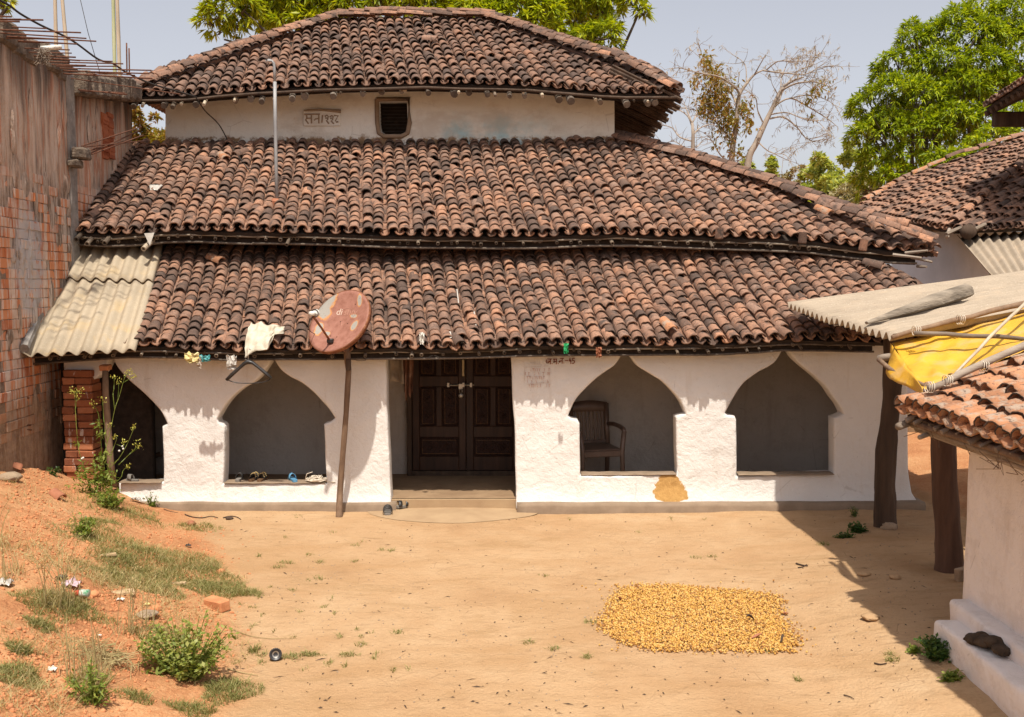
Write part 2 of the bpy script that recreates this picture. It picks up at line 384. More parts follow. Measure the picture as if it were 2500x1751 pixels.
M['yellow_scrap'] = simple('yellow wrapper', [(.3, (.55, .42, .08)), (.7, (.62, .55, .35))], 30, rough=.4)
M['poly'] = simple('clear polythene', [(.3, (.36, .33, .29)), (.7, (.50, .47, .42))], 15, rough=.25, spec=.5)
M['pink_scrap'] = simple('faded pink wrapper', [(.3, (.45, .30, .34)), (.7, (.55, .42, .45))], 30, rough=.6)
# rusted enamel of the dish
DC = P(827, 783, 10.06); dn = Vector((-.39, -.72, .57)).normalized()
t = NT('rusted enamel'); dmin = None
for (px, py, ex, ey, an) in ((800, 738, 15, 34, -30), (790, 762, 17, 16, 0), (877, 733, 6, 14, 0), (863, 795, 6, 12, -35), (777, 803, 9, 14, -20), (796, 815, 7, 5, 0), (861, 772, 9, 4, 0)):
    k_ = 1/242.0; ca, sa = math.cos(math.radians(an)), math.sin(math.radians(an)); q = P(px, py, DC.y)
    for_ = t.n('ShaderNodeVectorMath'); for_.operation = 'SUBTRACT'; t.l(t.pos, for_.inputs[0])
    # seat of the bare patch on the reflector's plane
    d_ = ray(px, py); o_ = Vector((0, 0, H_CAM)); q = o_ + d_*((DC-o_).dot(dn)/d_.dot(dn)); for_.inputs[1].default_value = q
    us = []
    for (ax, sc) in ((Vector((ca, 0, sa)), ex*k_), (Vector((-sa, 0, ca)), ey*k_)):
        dt = t.n('ShaderNodeVectorMath'); dt.operation = 'DOT_PRODUCT'; t.l(for_.outputs[0], dt.inputs[0]); dt.inputs[1].default_value = ax/sc
        us.append(t.math('POWER', t.math('ABSOLUTE', dt.outputs['Value']), 2.0))
    dd = t.math('ADD', us[0], us[1]); dmin = dd if dmin is None else t.math('MINIMUM', dmin, dd)
n = t.math('ADD', dmin, t.math('MULTIPLY', t.math('SUBTRACT', t.noise(17, 5, .65, None, .4), .5), 2.2))
c = t.ramp(t.noise(14, 5, .65), [(.3, (.20, .078, .05)), (.55, (.28, .125, .088)), (.8, (.33, .165, .118))])
c = t.mix(t.step(n, 1.75, 1.15), c, (.46, .205, .065)); c = t.mix(t.step(n, 1.2, .75), c, (.29, .27, .235))
c = t.mix(t.math('MULTIPLY', t.step(t.noise(60, 3), .62, .72), .6), c, (.14, .05, .026))
M['rust'] = t.done(c, .72, t.noise(80, 4), .15, .002, .35)
t = NT('rusted rim'); c = t.ramp(t.noise(25, 6, .7), [(.3, (.10, .035, .018)), (.55, (.22, .08, .035)), (.72, (.36, .20, .10))])
M['rust_rim'] = t.done(c, .8, t.noise(80, 4), .4, .003)
M['faded_print'] = simple('faded print', [(.3, (.50, .37, .29)), (.7, (.56, .44, .36))], 60)
M['faded_print2'] = simple('almost gone print', [(.3, (.33, .16, .11)), (.7, (.38, .20, .145))], 60)
M['letter_red'] = simple('red-brown brush paint', [(.3, (.20, .045, .018)), (.7, (.28, .075, .03))], 60)
M['stamp_red'] = simple('rubbed red stamp ink', [(.35, (.72, .62, .55)), (.5, (.60, .38, .32)), (.75, (.55, .30, .25))], 28, rough=.95)
M['stamp_grey'] = simple('rubbed grey stamp ink', [(.35, (.72, .66, .60)), (.6, (.56, .48, .42))], 28, rough=.95)
M['groove'] = simple('shadowy groove soil', [(.3, (.24, .175, .115)), (.7, (.33, .25, .17))], 30)
# corrugated cement sheet
def sheet_mat(name, base, stain, spots=True):
    t = NT(name); c = t.ramp(t.noise(2.2, 6, .65), [(.3, tuple(b*.8 for b in base)), (.55, base), (.8, tuple(b*1.12 for b in base))])
    c = t.mix(t.math('MULTIPLY', t.step(t.noise(3.3, 5, .6, None, .5), .52, .7), .55), c, stain)
    c = t.mix(t.math('MULTIPLY', t.step(t.noise(26, 5, .7), .56, .74), .5), c, tuple(b*.5 for b in base))
    c = t.mix(t.math('MULTIPLY', t.step(t.noise(90, 2, .5), .64, .7), .4), c, (.62, .56, .46))
    return t.done(c, .95, t.noise(90, 4, .65), .4, .004, .15)
M['cement_sheet'] = sheet_mat('cement sheet', (.37, .305, .22), (.46, .33, .165))
M['cement_sheet_grey'] = sheet_mat('grey cement sheet', (.34, .275, .205), (.40, .31, .22))
M['cement'] = simple('rough cement', [(.3, (.17, .155, .14)), (.7, (.30, .275, .25))], 12, (1, 1, 1), .95, 60, .8, .012)
# tarpaulin
t = NT('yellow tarpaulin'); c = t.ramp(t.noise(2.6, 5, .6), [(.3, (.52, .27, .022)), (.6, (.62, .35, .03)), (.8, (.64, .40, .085))])
c = t.mix(t.math('MULTIPLY', t.step(t.noise(5, 5, .6), .50, .64), .65), c, (.55, .35, .14))
c = t.mix(t.math('MULTIPLY', t.step(t.noise(60, 2), .72, .76), .6), c, (.30, .19, .06))
M['tarp'] = t.done(c, .5, t.noise(9, 5, .6, None, .8), .5, .02, .4)
# the unplastered brick wall: mortar backing and bricks share streaks of lime run-off
def wall_streaks(t, c, amount=1.0):
    x = t.xyz()
    s = t.noise(9, 5, .65, t.stretch((1.0, 1.6, .10)))
    fine = t.noise(34, 4, .6, t.stretch((1, 1.4, .07)))
    k = t.step(t.math('ADD', s, t.math('MULTIPLY', t.math('SUBTRACT', fine, .5), .55)), .44, .54)
    c = t.mix(t.math('MULTIPLY', k, .88*amount), c, t.ramp(t.noise(6, 5, .6), [(.3, (.46, .355, .28)), (.7, (.68, .58, .50))]))
    # pale mineral bloom in a patch above the lean-to sheet
    b = P(60, 640, 10.3)
    d = t.math('ADD', t.math('POWER', t.math('DIVIDE', t.math('SUBTRACT', x[2], b.z), .75), 2.0), t.math('POWER', t.math('DIVIDE', t.math('SUBTRACT', x[1], 10.3), .45), 2.0))
    bl = t.math('MULTIPLY', t.step(t.math('ADD', d, t.math('MULTIPLY', t.noise(3.5, 5, .6), 1.3)), 1.5, 1.0), t.step(t.noise(11, 5, .6), .36, .5))
    c = t.mix(t.math('MULTIPLY', bl, .8), c, (.44, .42, .42))
    # plaster skim over the top of the wall, and soot-black run-off from the slab
    z = t.math('ADD', x[2], t.math('MULTIPLY', t.math('SUBTRACT', t.noise(3, 6, .7, t.stretch((1, 1, .45))), .5), 2.4))
    skim = t.ramp(t.noise(7, 6, .68, t.stretch((1, 1.3, .3))), [(.28, (.26, .175, .125)), (.42, (.52, .39, .30)), (.6, (.65, .52, .42)), (.75, (.53, .37, .275))])
    skim = t.mix(t.math('MULTIPLY', t.step(t.noise(13, 5, .65, t.stretch((1, 1.5, .09))), .51, .60), .8), skim, (.50, .19, .095))
    skim = t.mix(t.math('MULTIPLY', t.step(t.noise(5, 5, .7, t.stretch((1, 1.6, .07))), .54, .68), .7), skim, (.10, .085, .075))
    c = t.mix(t.math('MULTIPLY', t.step(z, 3.35, 3.75), .80), c, skim)
    drip = t.math('ADD', x[2], t.math('MULTIPLY', t.noise(5, 4, .6, t.stretch((1, 1, .08))), 1.7))
    c = t.mix(t.math('MULTIPLY', t.step(drip, 5.05, 5.75), .8), c, (.055, .046, .040))
    foot = t.math('ADD', x[2], t.math('MULTIPLY', t.noise(4, 5, .65), .6))
    c = t.mix(t.math('MULTIPLY', t.step(foot, 1.75, 1.35), .75), c, t.ramp(t.noise(9, 5, .65), [(.3, (.19, .105, .06)), (.7, (.38, .26, .16))]))
    return c
t = NT('wall mortar'); c = t.ramp(t.noise(14, 5, .65), [(.3, (.14, .098, .07)), (.7, (.30, .22, .165))]); c = wall_streaks(t, c, .75)
M['mortar'] = t.done(c, .96, t.math('ADD', t.noise(30, 6, .65), t.math('MULTIPLY', t.noise(8, 5, .6), .8)), .8, .02, .1)
t = NT('wall brick'); c = t.ramp(t.math('ADD', t.math('MULTIPLY', t.rnd(), .55), t.math('MULTIPLY', t.noise(12, 4, .6), .45)), [(.2, (.36, .115, .055)), (.5, (.55, .205, .092)), (.8, (.60, .26, .13))]); c = wall_streaks(t, c)
M['brick'] = t.done(c, .95, t.noise(45, 5, .65), .6, .008, .1)
t = NT('pillar brick'); c = t.ramp(t.math('ADD', t.math('MULTIPLY', t.rnd(), .6), t.math('MULTIPLY', t.noise(16, 4, .6), .4)), [(.2, (.17, .06, .032)), (.5, (.29, .105, .05)), (.8, (.40, .16, .08))])
c = t.mix(t.math('MULTIPLY', t.step(t.noise(18, 4, .6, t.stretch((1.2, 1, .25))), .60, .66), .8), c, (.50, .42, .36))
M['brick_pillar'] = t.done(c, .95, t.noise(50, 5, .65), .6, .008, .1)
# soil
t = NT('yard soil'); at = t.n('ShaderNodeAttribute'); at.attribute_name = 'mound'; mo = at.outputs['Fac']
big = t.noise(.55, 5, .55); mid = t.noise(2.6, 6, .6)
yard = t.ramp(t.math('ADD', t.math('MULTIPLY', big, .6), t.math('MULTIPLY', mid, .4)), [(.28, (.325, .188, .094)), (.44, (.415, .258, .136)), (.56, (.455, .297, .165)), (.70, (.50, .35, .21))])
yard = t.mix(t.math('MULTIPLY', t.step(t.noise(9, 6, .65, t.stretch((.5, 1.6, 1))), .52, .68), .5), yard, (.30, .19, .10))
yard = t.mix(t.math('MULTIPLY', t.step(t.noise(1.3, 6, .7, t.stretch((.6, 1.3, 1)), 1.2), .54, .66), .45), yard, (.33, .205, .10))
yard = t.mix(t.math('MULTIPLY', t.step(t.noise(22, 5, .7, t.stretch((.35, 1.5, 1)), .8), .58, .68), .4), yard, (.27, .17, .095))
yard = t.mix(t.math('MULTIPLY', t.math('MULTIPLY', t.step(t.voro(4.5, t.stretch((.7, 1.6, 1)), 'DISTANCE_TO_EDGE'), .014, .004), t.step(t.noise(2.2, 5, .6), .52, .60)), .6), yard, (.22, .135, .075))
yard = t.mix(t.math('MULTIPLY', t.step(t.noise(38, 4, .7), .62, .70), .45), yard, (.25, .155, .085))
yard = t.mix(t.math('MULTIPLY', t.step(t.noise(65, 2, .6), .66, .72), .35), yard, (.54, .42, .27))
red = t.ramp(t.math('ADD', t.math('MULTIPLY', t.noise(1.6, 6, .65), .6), t.math('MULTIPLY', t.noise(24, 5, .65), .4)), [(.30, (.29, .115, .052)), (.46, (.42, .195, .088)), (.60, (.50, .275, .135)), (.76, (.54, .37, .21))])
red = t.mix(t.math('MULTIPLY', t.step(t.noise(45, 4, .7), .58, .68), .7), red, (.24, .09, .04))
red = t.mix(t.math('MULTIPLY', t.step(t.voro(60), .28, .10), .5), red, (.62, .36, .19))
yard = t.mix(t.math('MULTIPLY', t.step(t.noise(.8, 3, .5, t.stretch((.7, 1.4, 1)), 1.0), .50, .66), .4), yard, (.36, .212, .10))
f = t.step(t.math('ADD', mo, t.math('MULTIPLY', t.math('SUBTRACT', t.noise(3.4, 6, .65), .5), .8)), .35, .75)
c = t.mix(f, yard, red)
bmp = t.math('ADD', t.math('MULTIPLY', t.noise(13, 6, .65), 1.0), t.math('ADD', t.math('MULTIPLY', t.noise(70, 4, .7), .55), t.math('MULTIPLY', t.voro(45), .3)))
M['soil'] = t.done(c, .97, bmp, .8, .022, .08)
# foliage
def leaf(name, stops, trans=.35, rough=.5):
    t = NT(name); r = t.rnd()
    c = t.ramp(t.math('ADD', t.math('MULTIPLY', r, .55), t.math('MULTIPLY', t.noise(.9, 3, .5), .45)), stops)
    t.bsdf.inputs['Roughness'].default_value = rough; t.bsdf.inputs['Specular IOR Level'].default_value = .35
    t.l(c, t.bsdf.inputs['Base Color'])
    tr = t.n('ShaderNodeBsdfTranslucent'); t.l(t.mix(1.0, c, (1.3, 1.25, .5), 'MULTIPLY'), tr.inputs[0])
    mx = t.n('ShaderNodeMixShader'); mx.inputs[0].default_value = trans
    t.l(t.bsdf.outputs[0], mx.inputs[1]); t.l(tr.outputs[0], mx.inputs[2]); t.l(mx.outputs[0], t.out.inputs[0])
    return t.mat
M['mango'] = leaf('mango leaf', [(.2, (.11, .15, .008)), (.5, (.27, .33, .011)), (.8, (.47, .48, .016))], .38)
M['mango_dark'] = leaf('deep mango leaf', [(.2, (.085, .135, .008)), (.5, (.24, .32, .012)), (.8, (.46, .50, .02))], .38)
M['pale_tree'] = leaf('pale distant foliage', [(.2, (.24, .29, .08)), (.5, (.36, .40, .09)), (.8, (.46, .47, .12))], .4, .7)
M['dry_bush'] = leaf('dry bush foliage', [(.2, (.28, .24, .14)), (.5, (.36, .29, .17)), (.8, (.28, .28, .13))], .2, .8)
M['sparse_leaf'] = leaf('autumnal leaf', [(.2, (.13, .14, .02)), (.5, (.26, .20, .03)), (.72, (.35, .17, .05)), (.9, (.20, .20, .03))], .35)
M['twig_tuft'] = leaf('dry leaf tuft', [(.2, (.30, .24, .17)), (.8, (.42, .33, .22))], .2, .8)
M['weed'] = leaf('weed leaf', [(.2, (.10, .15, .02)), (.5, (.18, .24, .04)), (.8, (.29, .32, .07))], .38)
M['weed_pale'] = leaf('pale weed leaf', [(.2, (.16, .20, .035)), (.5, (.27, .31, .07)), (.8, (.38, .38, .12))], .4)
M['weed_dark'] = leaf('dark weed leaf', [(.2, (.03, .07, .015)), (.8, (.085, .15, .03))], .3)
M['grass'] = leaf('yard grass', [(.2, (.13, .15, .035)), (.5, (.23, .22, .07)), (.8, (.38, .33, .15))], .3, .7)
M['straw'] = leaf('dry straw', [(.2, (.34, .26, .12)), (.5, (.46, .36, .18)), (.8, (.36, .32, .13))], .25, .8)
M['flower'] = leaf('yellow flower', [(.2, (.38, .36, .05)), (.8, (.50, .46, .10))], .2)
M['fluff'] = simple('seed fluff', [(.3, (.6, .58, .52)), (.7, (.7, .68, .62))], 20)
M['bark_pale'] = simple('pale bark', [(.3, (.24, .19, .15)), (.7, (.40, .33, .27))], 5, (1, 1, .4), .9, 20, .5, .01)
M['bark'] = simple('dark bark', [(.3, (.05, .038, .028)), (.7, (.12, .09, .065))], 5, (1, 1, .3), .9, 20, .6, .02)
t = NT('drying blossom'); c = t.ramp(t.rnd(), [(.1, (.31, .135, .035)), (.3, (.46, .235, .048)), (.65, (.57, .325, .072)), (.93, (.63, .41, .14)), (1, (.15, .06, .03))])
M['blossom'] = t.done(c, .55, t.noise(120, 3), .3, .003, .35)
# ================================================================== GROUND
def make_ground():
    xs = np.concatenate([-np.geomspace(2500, 8, 22), np.arange(-7.5, 7.5, .06), np.geomspace(8, 2500, 22)])
    ys = np.concatenate([-np.geomspace(300, 2.5, 14), np.arange(-2, 4, .25), np.arange(4, 11.6, .05), np.arange(11.7, 17, .2), np.geomspace(17.5, 4000, 26)])
    nx, ny = len(xs), len(ys)
    V = np.zeros((nx*ny, 3)); A = np.zeros(nx*ny, dtype=np.float32); k = 0
    for y in ys:
        for x in xs:
            V[k] = (x, y, gh(x, y)); A[k] = max(0.0, min(1.0, mound_t(x, y)*1.1 + .45)) if (y < 40 and y > -20) else .5
            if x > 4.35 and y > 9.0: A[k] = max(A[k], min(.95, (x-4.35)*1.2 + (y-9.0)*.1))
            k += 1
    i = np.arange(ny-1)[:, None]*nx + np.arange(nx-1)[None]
    F = np.stack([i, i+1, i+nx+1, i+nx], -1).reshape(-1, 4)
    o = np_obj('ground', V, F, M['soil'], None, None, True); o['kind'] = 'structure'
    at = o.data.attributes.new('mound', 'FLOAT', 'POINT'); at.data.foreach_set('value', A)
make_ground()
# ================================================================== THE WHITEWASHED HOUSE
YW = 10.5                                     # front face of the veranda wall
house = thing('village_house', 'whitewashed mud house with three tiers of brown tiled roof and pointed arches', 'house', (-.4, 13.2, 0))
def Wp(px, py, Y=YW):
    p = P(px, py, Y); return (p.x, p.z)
def smooth_curve(pts, n=5):
    """Catmull-Rom through px points"""
    out = []; K = len(pts)
    for i in range(K-1):
        p0, p1, p2, p3 = pts[max(i-1, 0)], pts[i], pts[i+1], pts[min(i+2, K-1)]
        for k in range(n):
            t = k/n
            out.append(tuple(.5*((2*p1[d]) + (-p0[d]+p2[d])*t + (2*p0[d]-5*p1[d]+4*p2[d]-p3[d])*t*t + (-p0[d]+3*p1[d]-3*p2[d]+p3[d])*t**3) for d in (0, 1)))
    out.append(pts[-1]); return out
def wall_mesh(name, loops, y_front, thick, bev, cell, mat, disp):
    cu = bpy.data.curves.new('tmp', 'CURVE'); cu.dimensions = '2D'; cu.fill_mode = 'BOTH'
    cu.extrude = thick/2 - bev; cu.bevel_depth = bev; cu.bevel_resolution = 2; cu.offset = -bev
    for L in loops:
        sp = cu.splines.new('POLY'); sp.points.add(len(L)-1); sp.use_cyclic_u = True
        for q, (x, z) in zip(sp.points, L): q.co = (x, z, 0, 1)
    tmp = bpy.data.objects.new('tmp', cu); COL.objects.link(tmp)
    dg = bpy.context.evaluated_depsgraph_get()
    me = bpy.data.meshes.new_from_object(tmp.evaluated_get(dg)); bpy.data.objects.remove(tmp); bpy.data.curves.remove(cu)
    bm = bmesh.new(); bm.from_mesh(me); bpy.data.meshes.remove(me)
    xs = [v.co.x for v in bm.verts]; zs = [v.co.y for v in bm.verts]
    for axis, lo, hi in ((0, min(xs), max(xs)), (1, min(zs), max(zs))):
        k = int((hi-lo)/cell)
        for i in range(1, k):
            co = [0, 0, 0]; co[axis] = lo + (hi-lo)*i/k; no = [0, 0, 0]; no[axis] = 1
            bmesh.ops.bisect_plane(bm, geom=bm.verts[:]+bm.edges[:]+bm.faces[:], plane_co=co, plane_no=no, dist=1e-5)
    bmesh.ops.remove_doubles(bm, verts=bm.verts[:], dist=1e-4)
    for v in bm.verts:
        x, z, y = v.co.x, v.co.y, v.co.z     # curve z is the wall's thickness; front = +z
        y = y_front + thick/2 - y
        v.co = Vector(disp(x, y, z, y < y_front + thick*.5))
    bmesh.ops.recalc_face_normals(bm, faces=bm.faces[:])
    me = bpy.data.meshes.new(name); bm.to_mesh(me); bm.free(); me.materials.append(mat)
    me.polygons.foreach_set('use_smooth', [True]*len(me.polygons)); me.update()
    return me
outer_px = [(285, 1240), (283, 1182), (395, 1180), (394, 1110), (392, 1043), (404, 1037)]
outer_px += smooth_curve([(404, 1036), (385, 1003), (350, 965), (310, 930), (286, 905), (273, 885), (265, 869)])
outer_px += smooth_curve([(264, 869), (257, 888), (248, 906), (236, 920), (222, 929), (205, 926), (190, 917), (172, 914), (150, 915), (146, 880)])
outer_px += [(146, 826), (800, 822), (1500, 820), (2219, 822), (2222, 1000), (2228, 1160), (2234, 1208), (2252, 1240), (1260, 1240), (1259, 1160), (1255, 1029), (1249, 930), (1246, 845), (942, 845), (945, 1000), (951, 1140), (955, 1240)]
arch2 = smooth_curve([(664, 872), (653, 893), (640, 912), (622, 931), (592, 948), (566, 969), (545, 994), (528, 1024)]) + [(530, 1032), (541, 1037), (546, 1044), (545, 1110), (543, 1183), (797, 1181), (793, 1100), (790, 1036), (806, 1031), (817, 1022)] + smooth_curve([(817, 1021), (806, 1004), (790, 985), (764, 958), (736, 935), (708, 921), (686, 905), (672, 886), (665, 872)])
arch3 = smooth_curve([(1524, 853), (1512, 876), (1500, 893), (1480, 907), (1455, 925), (1432, 946), (1407, 975), (1387, 1016)]) + [(1394, 1022), (1410, 1025), (1415, 1034), (1416, 1110), (1416, 1163), (1655, 1160), (1652, 1090), (1651, 1018), (1664, 1014), (1675, 1012)] + smooth_curve([(1675, 1011), (1663, 985), (1646, 962), (1619, 933), (1598, 919), (1577, 906), (1557, 893), (1541, 873), (1530, 853)])
arch4 = smooth_curve([(1917, 844), (1908, 863), (1897, 881), (1880, 895), (1857, 907), (1835, 923), (1815, 940), (1790, 975), (1772, 1010)]) + [(1778, 1015), (1795, 1017), (1799, 1025), (1800, 1100), (1800, 1165), (2040, 1158), (2040, 1090), (2040, 1022), (2052, 1018), (2063, 1013)] + smooth_curve([(2063, 1012), (2052, 990), (2037, 970), (2022, 948), (2003, 930), (1980, 910), (1957, 891), (1938, 872), (1922, 844)])
loops = [[Wp(*q) for q in L] for L in (outer_px, arch2, arch3, arch4)]
def front_disp(x, y, z, front):
    d = .010*N3(x, z, 0, 1.4) + .006*N3(x, z, 4, 4.5) + .0035*N3(x, z, 8, 13)
    y += .004*(x+.3)**2
    if front:
        y += d
        if z < .30: y -= .075*((.30-z)/.30)**2
    else: y -= d*.5
    x += .008*N3(z, x, 2, 3)
    return (x, y, z + .006*N3(x, z, 12, 3))
o = bpy.data.objects.new('front_wall', wall_mesh('front_wall', loops, YW, .21, .022, .085, M['lime'], front_disp)); COL.objects.link(o)
front_wall = adopt(o, house)
# plinth, floor, apron of smoothed clay
def strip_solid(name, pts_front, depth, z0, z1, mat, parent, bev=.03):
    """a low kerb following a plan line, rounded top edge"""
    b = MB(); K = len(pts_front)
    prof = [(0, z0), (-.0, z1-bev), (bev*.4, z1-bev*.3), (bev, z1), (depth, z1), (depth, z0)]
    for (x, y) in pts_front:
        for (dy, z) in prof:
            b.v.append((x + .0, y + dy + .012*N3(x, z, 3, 2.5), z + .010*N3(x, y+dy, 6, 2.2)))
    n = len(prof)
    for i in range(K-1):
        for j in range(n-1): b.f.append((i*n+j, (i+1)*n+j, (i+1)*n+j+1, i*n+j+1)); b.mi.append(0)
    b.f.append(tuple(range(n))); b.f.append(tuple((K-1)*n + j for j in reversed(range(n)))); b.mi += [0, 0]
    return b.build(name, mat, parent, True)
def plan(px0, px1, y_of, n=40):
    out = []
    for i in range(n+1):
        px = px0 + (px1-px0)*i/n; Y = y_of(px); out.append(((px-CX)*Y/FPX, Y))
    return out
strip_solid('plinth', plan(285, 962, lambda p: 10.43 - .20*max(0, (420-p)/135)*0 + .05*(1-(p-285)/677)), .35, -.05, .095, M['clay_plinth'], house)
strip_solid('plinth', plan(1262, 2275, lambda p: 10.36 + .06*((p-1262)/1013)**2), .35, -.05, .10, M['clay_plinth'], house)
b = MB()
b.grid(lambda u, v: (-5.0 + 9.35*u, 10.56 + 1.44*v, .118 + .006*N3(u*9, v*2, 0, 2)), 60, 10)
b.build('veranda_floor', M['clay_floor'], house, True)
b = MB(); b.box((-1.30, 10.52, -.05), (.05, 10.60, .112)); b.build('door_step', M['clay_apron'], house)
ap = MB()                                           # smoothed clay apron in front of the door
def apron(u, v):
    a = math.pi*u; r = v
    x = -.62 + (-.92*math.cos(a))*r*(1 + .05*N3(u*4, 0, 3)); y = 10.55 - .62*math.sin(a)*r*(1 + .12*N3(u*5, 1, 3)) - .0
    return (x, y, max(gh(x, y), 0) + .004 + .022*(1-r*r))
ap.grid(apron, 36, 8); ap.build('door_apron', M['clay_apron'], house, True)
for L in ((543, 797), (1416, 1655), (1800, 2040), (286, 394)):           # clay-rubbed sills of the arches
    x0, x1 = P(L[0]+3, 1180, YW).x, P(L[1]-3, 1180, YW).x; zz = P(0, {543: 1182, 1416: 1161.5, 1800: 1161.5, 286: 1181}[L[0]], YW).z; b = MB()
    b.grid(lambda u, v: (x0 + (x1-x0)*u, YW + .004 + .205*v + .008*N3(u*9, v*3, 2), zz + .006 + .008*math.sin(math.pi*v)**.5 + .005*N3(u*8, v*3, 5) + (.006*(u-.5) if L[0] > 1000 else 0)), 40, 6)
    b.build('window_sill', M['clay_plinth'], house, True, .004)
b = MB(); b.cbox((-5.0, 10.98, .1), (-4.0, 11.08, 2.2), .01); b.build('arch_shade_panel', M['thatch_and_shade'], house)  # added dark panel, painted shade behind the broken arch
# inner back wall and end walls of the veranda
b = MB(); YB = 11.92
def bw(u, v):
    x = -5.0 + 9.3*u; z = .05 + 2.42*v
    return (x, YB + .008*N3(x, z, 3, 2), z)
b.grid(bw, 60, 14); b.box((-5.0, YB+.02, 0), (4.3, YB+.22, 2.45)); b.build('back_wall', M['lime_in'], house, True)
b = MB(); b.cbox((4.02, 10.70, 0), (4.28, YB, 2.0), .02); b.build('end_wall', M['lime'], house)
b = MB(); b.box((-5.0, 12.5, 2.2), (3.3, 12.56, 3.40)); b.build('attic_shade_panel', M['thatch_and_shade'], house)  # dark sheet painted as shade in the gap below the middle eave
# lime line at the foot of the back wall left of the door
# ---- door
Yd = 11.86
def add_door():
    fr = MB()
    x0, x1, z0, z1 = -1.20, .10, .13, 1.86
    fr.cbox((x0-.06, Yd-.05, z0-.01), (x0, Yd+.05, z1+.06), .006); fr.cbox((x1, Yd-.05, z0-.01), (x1+.06, Yd+.05, z1+.06), .006)
    fr.cbox((x0, Yd-.048, z1), (x1, Yd+.05, z1+.06), .006); fr.cbox((x0, Yd-.052, z0-.015), (x1, Yd+.04, z0+.045), .006)
    fr.build('door_frame', M['wood_dark'], house)
    mid = (x0+x1)/2
    for k, (a, c) in enumerate(((x0+.006, mid-.003), (mid+.003, x1-.006))):
        lf = MB(); st = .085; w = c-a
        zr = [(z0+.05, z0+.22), (z0+.45, z0+.585), (z0+1.06, z0+1.19), (z1-.09, z1-.004)]    # rails
        lf.cbox((a, Yd-.03, z0+.05), (a+st, Yd+.01, z1-.004), .006); lf.cbox((c-st, Yd-.031, z0+.05), (c, Yd+.01, z1-.004), .006)
        for (p, q) in zr: lf.cbox((a+st, Yd-.028, p), (c-st, Yd+.009, q), .006)
        m = (a+c)/2
        lf.cbox((m-.035, Yd-.027, z0+.585), (m+.035, Yd+.008, z0+1.06), .006); lf.cbox((m-.035, Yd-.027, z0+1.19), (m+.035, Yd+.008, z1-.09), .006)
        lf.box((a+st-.01, Yd-.004, z0+.1), (c-st+.01, Yd+.006, z1-.01))
        leafo = lf.build('door_leaf', M['door_wood'], house)
        for (p0, p1, q0, q1) in ((a+st, c-st, z0+.22, z0+.45), (a+st, m-.035, z0+.585, z0+1.06), (m+.035, c-st, z0+.585, z0+1.06), (a+st, m-.035, z0+1.19, z1-.09), (m+.035, c-st, z0+1.19, z1-.09)):
            pn = MB(); g = .022
            pn.cbox((p0+.004, Yd-.016, q0+.004), (p1-.004, Yd-.002, q1-.004), .01, 0)
            pn.cbox((p0+g, Yd-.024, q0+g), (p1-g, Yd-.012, q1-g), .006, 0)
            # carved scrolls and a beaded border
            cx, cz, hw, hh = (p0+p1)/2, (q0+q1)/2, (p1-p0)/2-g-.012, (q1-q0)/2-g-.012
            pn.tube([(cx-hw, Yd-.026, cz-hh), (cx+hw, Yd-.026, cz-hh), (cx+hw, Yd-.026, cz+hh), (cx-hw, Yd-.026, cz+hh), (cx-hw, Yd-.026, cz-hh)], .0032, 5, 1, False)
            for s in (-1, 1):
                for e in (-1, 1):
                    pts = []
                    for i in range(13):
                        an = i*.55; rr = min(hw, hh)*.55*(1-i/15)
                        if hh > hw: pts.append((cx + s*rr*math.sin(an)*.8, Yd-.027, cz + e*(hh*.52 + rr*math.cos(an))))
                        else: pts.append((cx + s*(hw*.5 + rr*math.cos(an)), Yd-.027, cz + e*rr*math.sin(an)*.9))
                    pn.tube(pts, .006, 5, 0, True)
            pn.build('door_panel', [M['door_panel'], M['door_gilt']], leafo)
    h = MB(); hx = mid-.03; h.cbox((hx-.014, Yd-.07, z0+1.19), (hx+.012, Yd-.052, z0+1.39), .005)
    h.box((hx-.012, Yd-.055, z0+1.20), (hx+.010, Yd-.03, z0+1.22)); h.box((hx-.012, Yd-.055, z0+1.36), (hx+.010, Yd-.03, z0+1.38)); h.build('door_handle', M['brass'], house)
    l = MB(); lz = z0+1.085
    l.tube([(mid-.23, Yd-.05, lz-.005), (mid+.10, Yd-.05, lz)], .008, 8)
    for x in (mid-.21, mid-.03, mid+.06): l.cbox((x-.016, Yd-.058, lz-.028), (x+.016, Yd-.03, lz+.028), .004)
    l.box((mid-.085, Yd-.062, lz-.05), (mid-.04, Yd-.045, lz+.012)); l.build('door_latch', M['steel'], house)
    pd = thing('padlock', 'round steel padlock hanging from the bolt of the dark double door', 'padlock', (mid-.06, Yd-.06, lz-.13))
    s = MB(); s.tube([(mid-.075, Yd-.06, lz-.10), (mid-.076, Yd-.06, lz-.05), (mid-.06, Yd-.06, lz-.035), (mid-.044, Yd-.06, lz-.05), (mid-.045, Yd-.06, lz-.10)], .005, 6); s.build('shackle', M['steel'], pd, True)
    s = MB(); s.lathe([(0, -.016), (.026, -.016), (.031, -.008), (.031, .008), (.026, .016), (0, .016)], 18, Matrix.Translation((mid-.06, Yd-.06, lz-.125)) @ Matrix.Rotation(math.pi/2, 4, 'X')); s.build('lock_body', M['steel'], pd, True)
add_door()
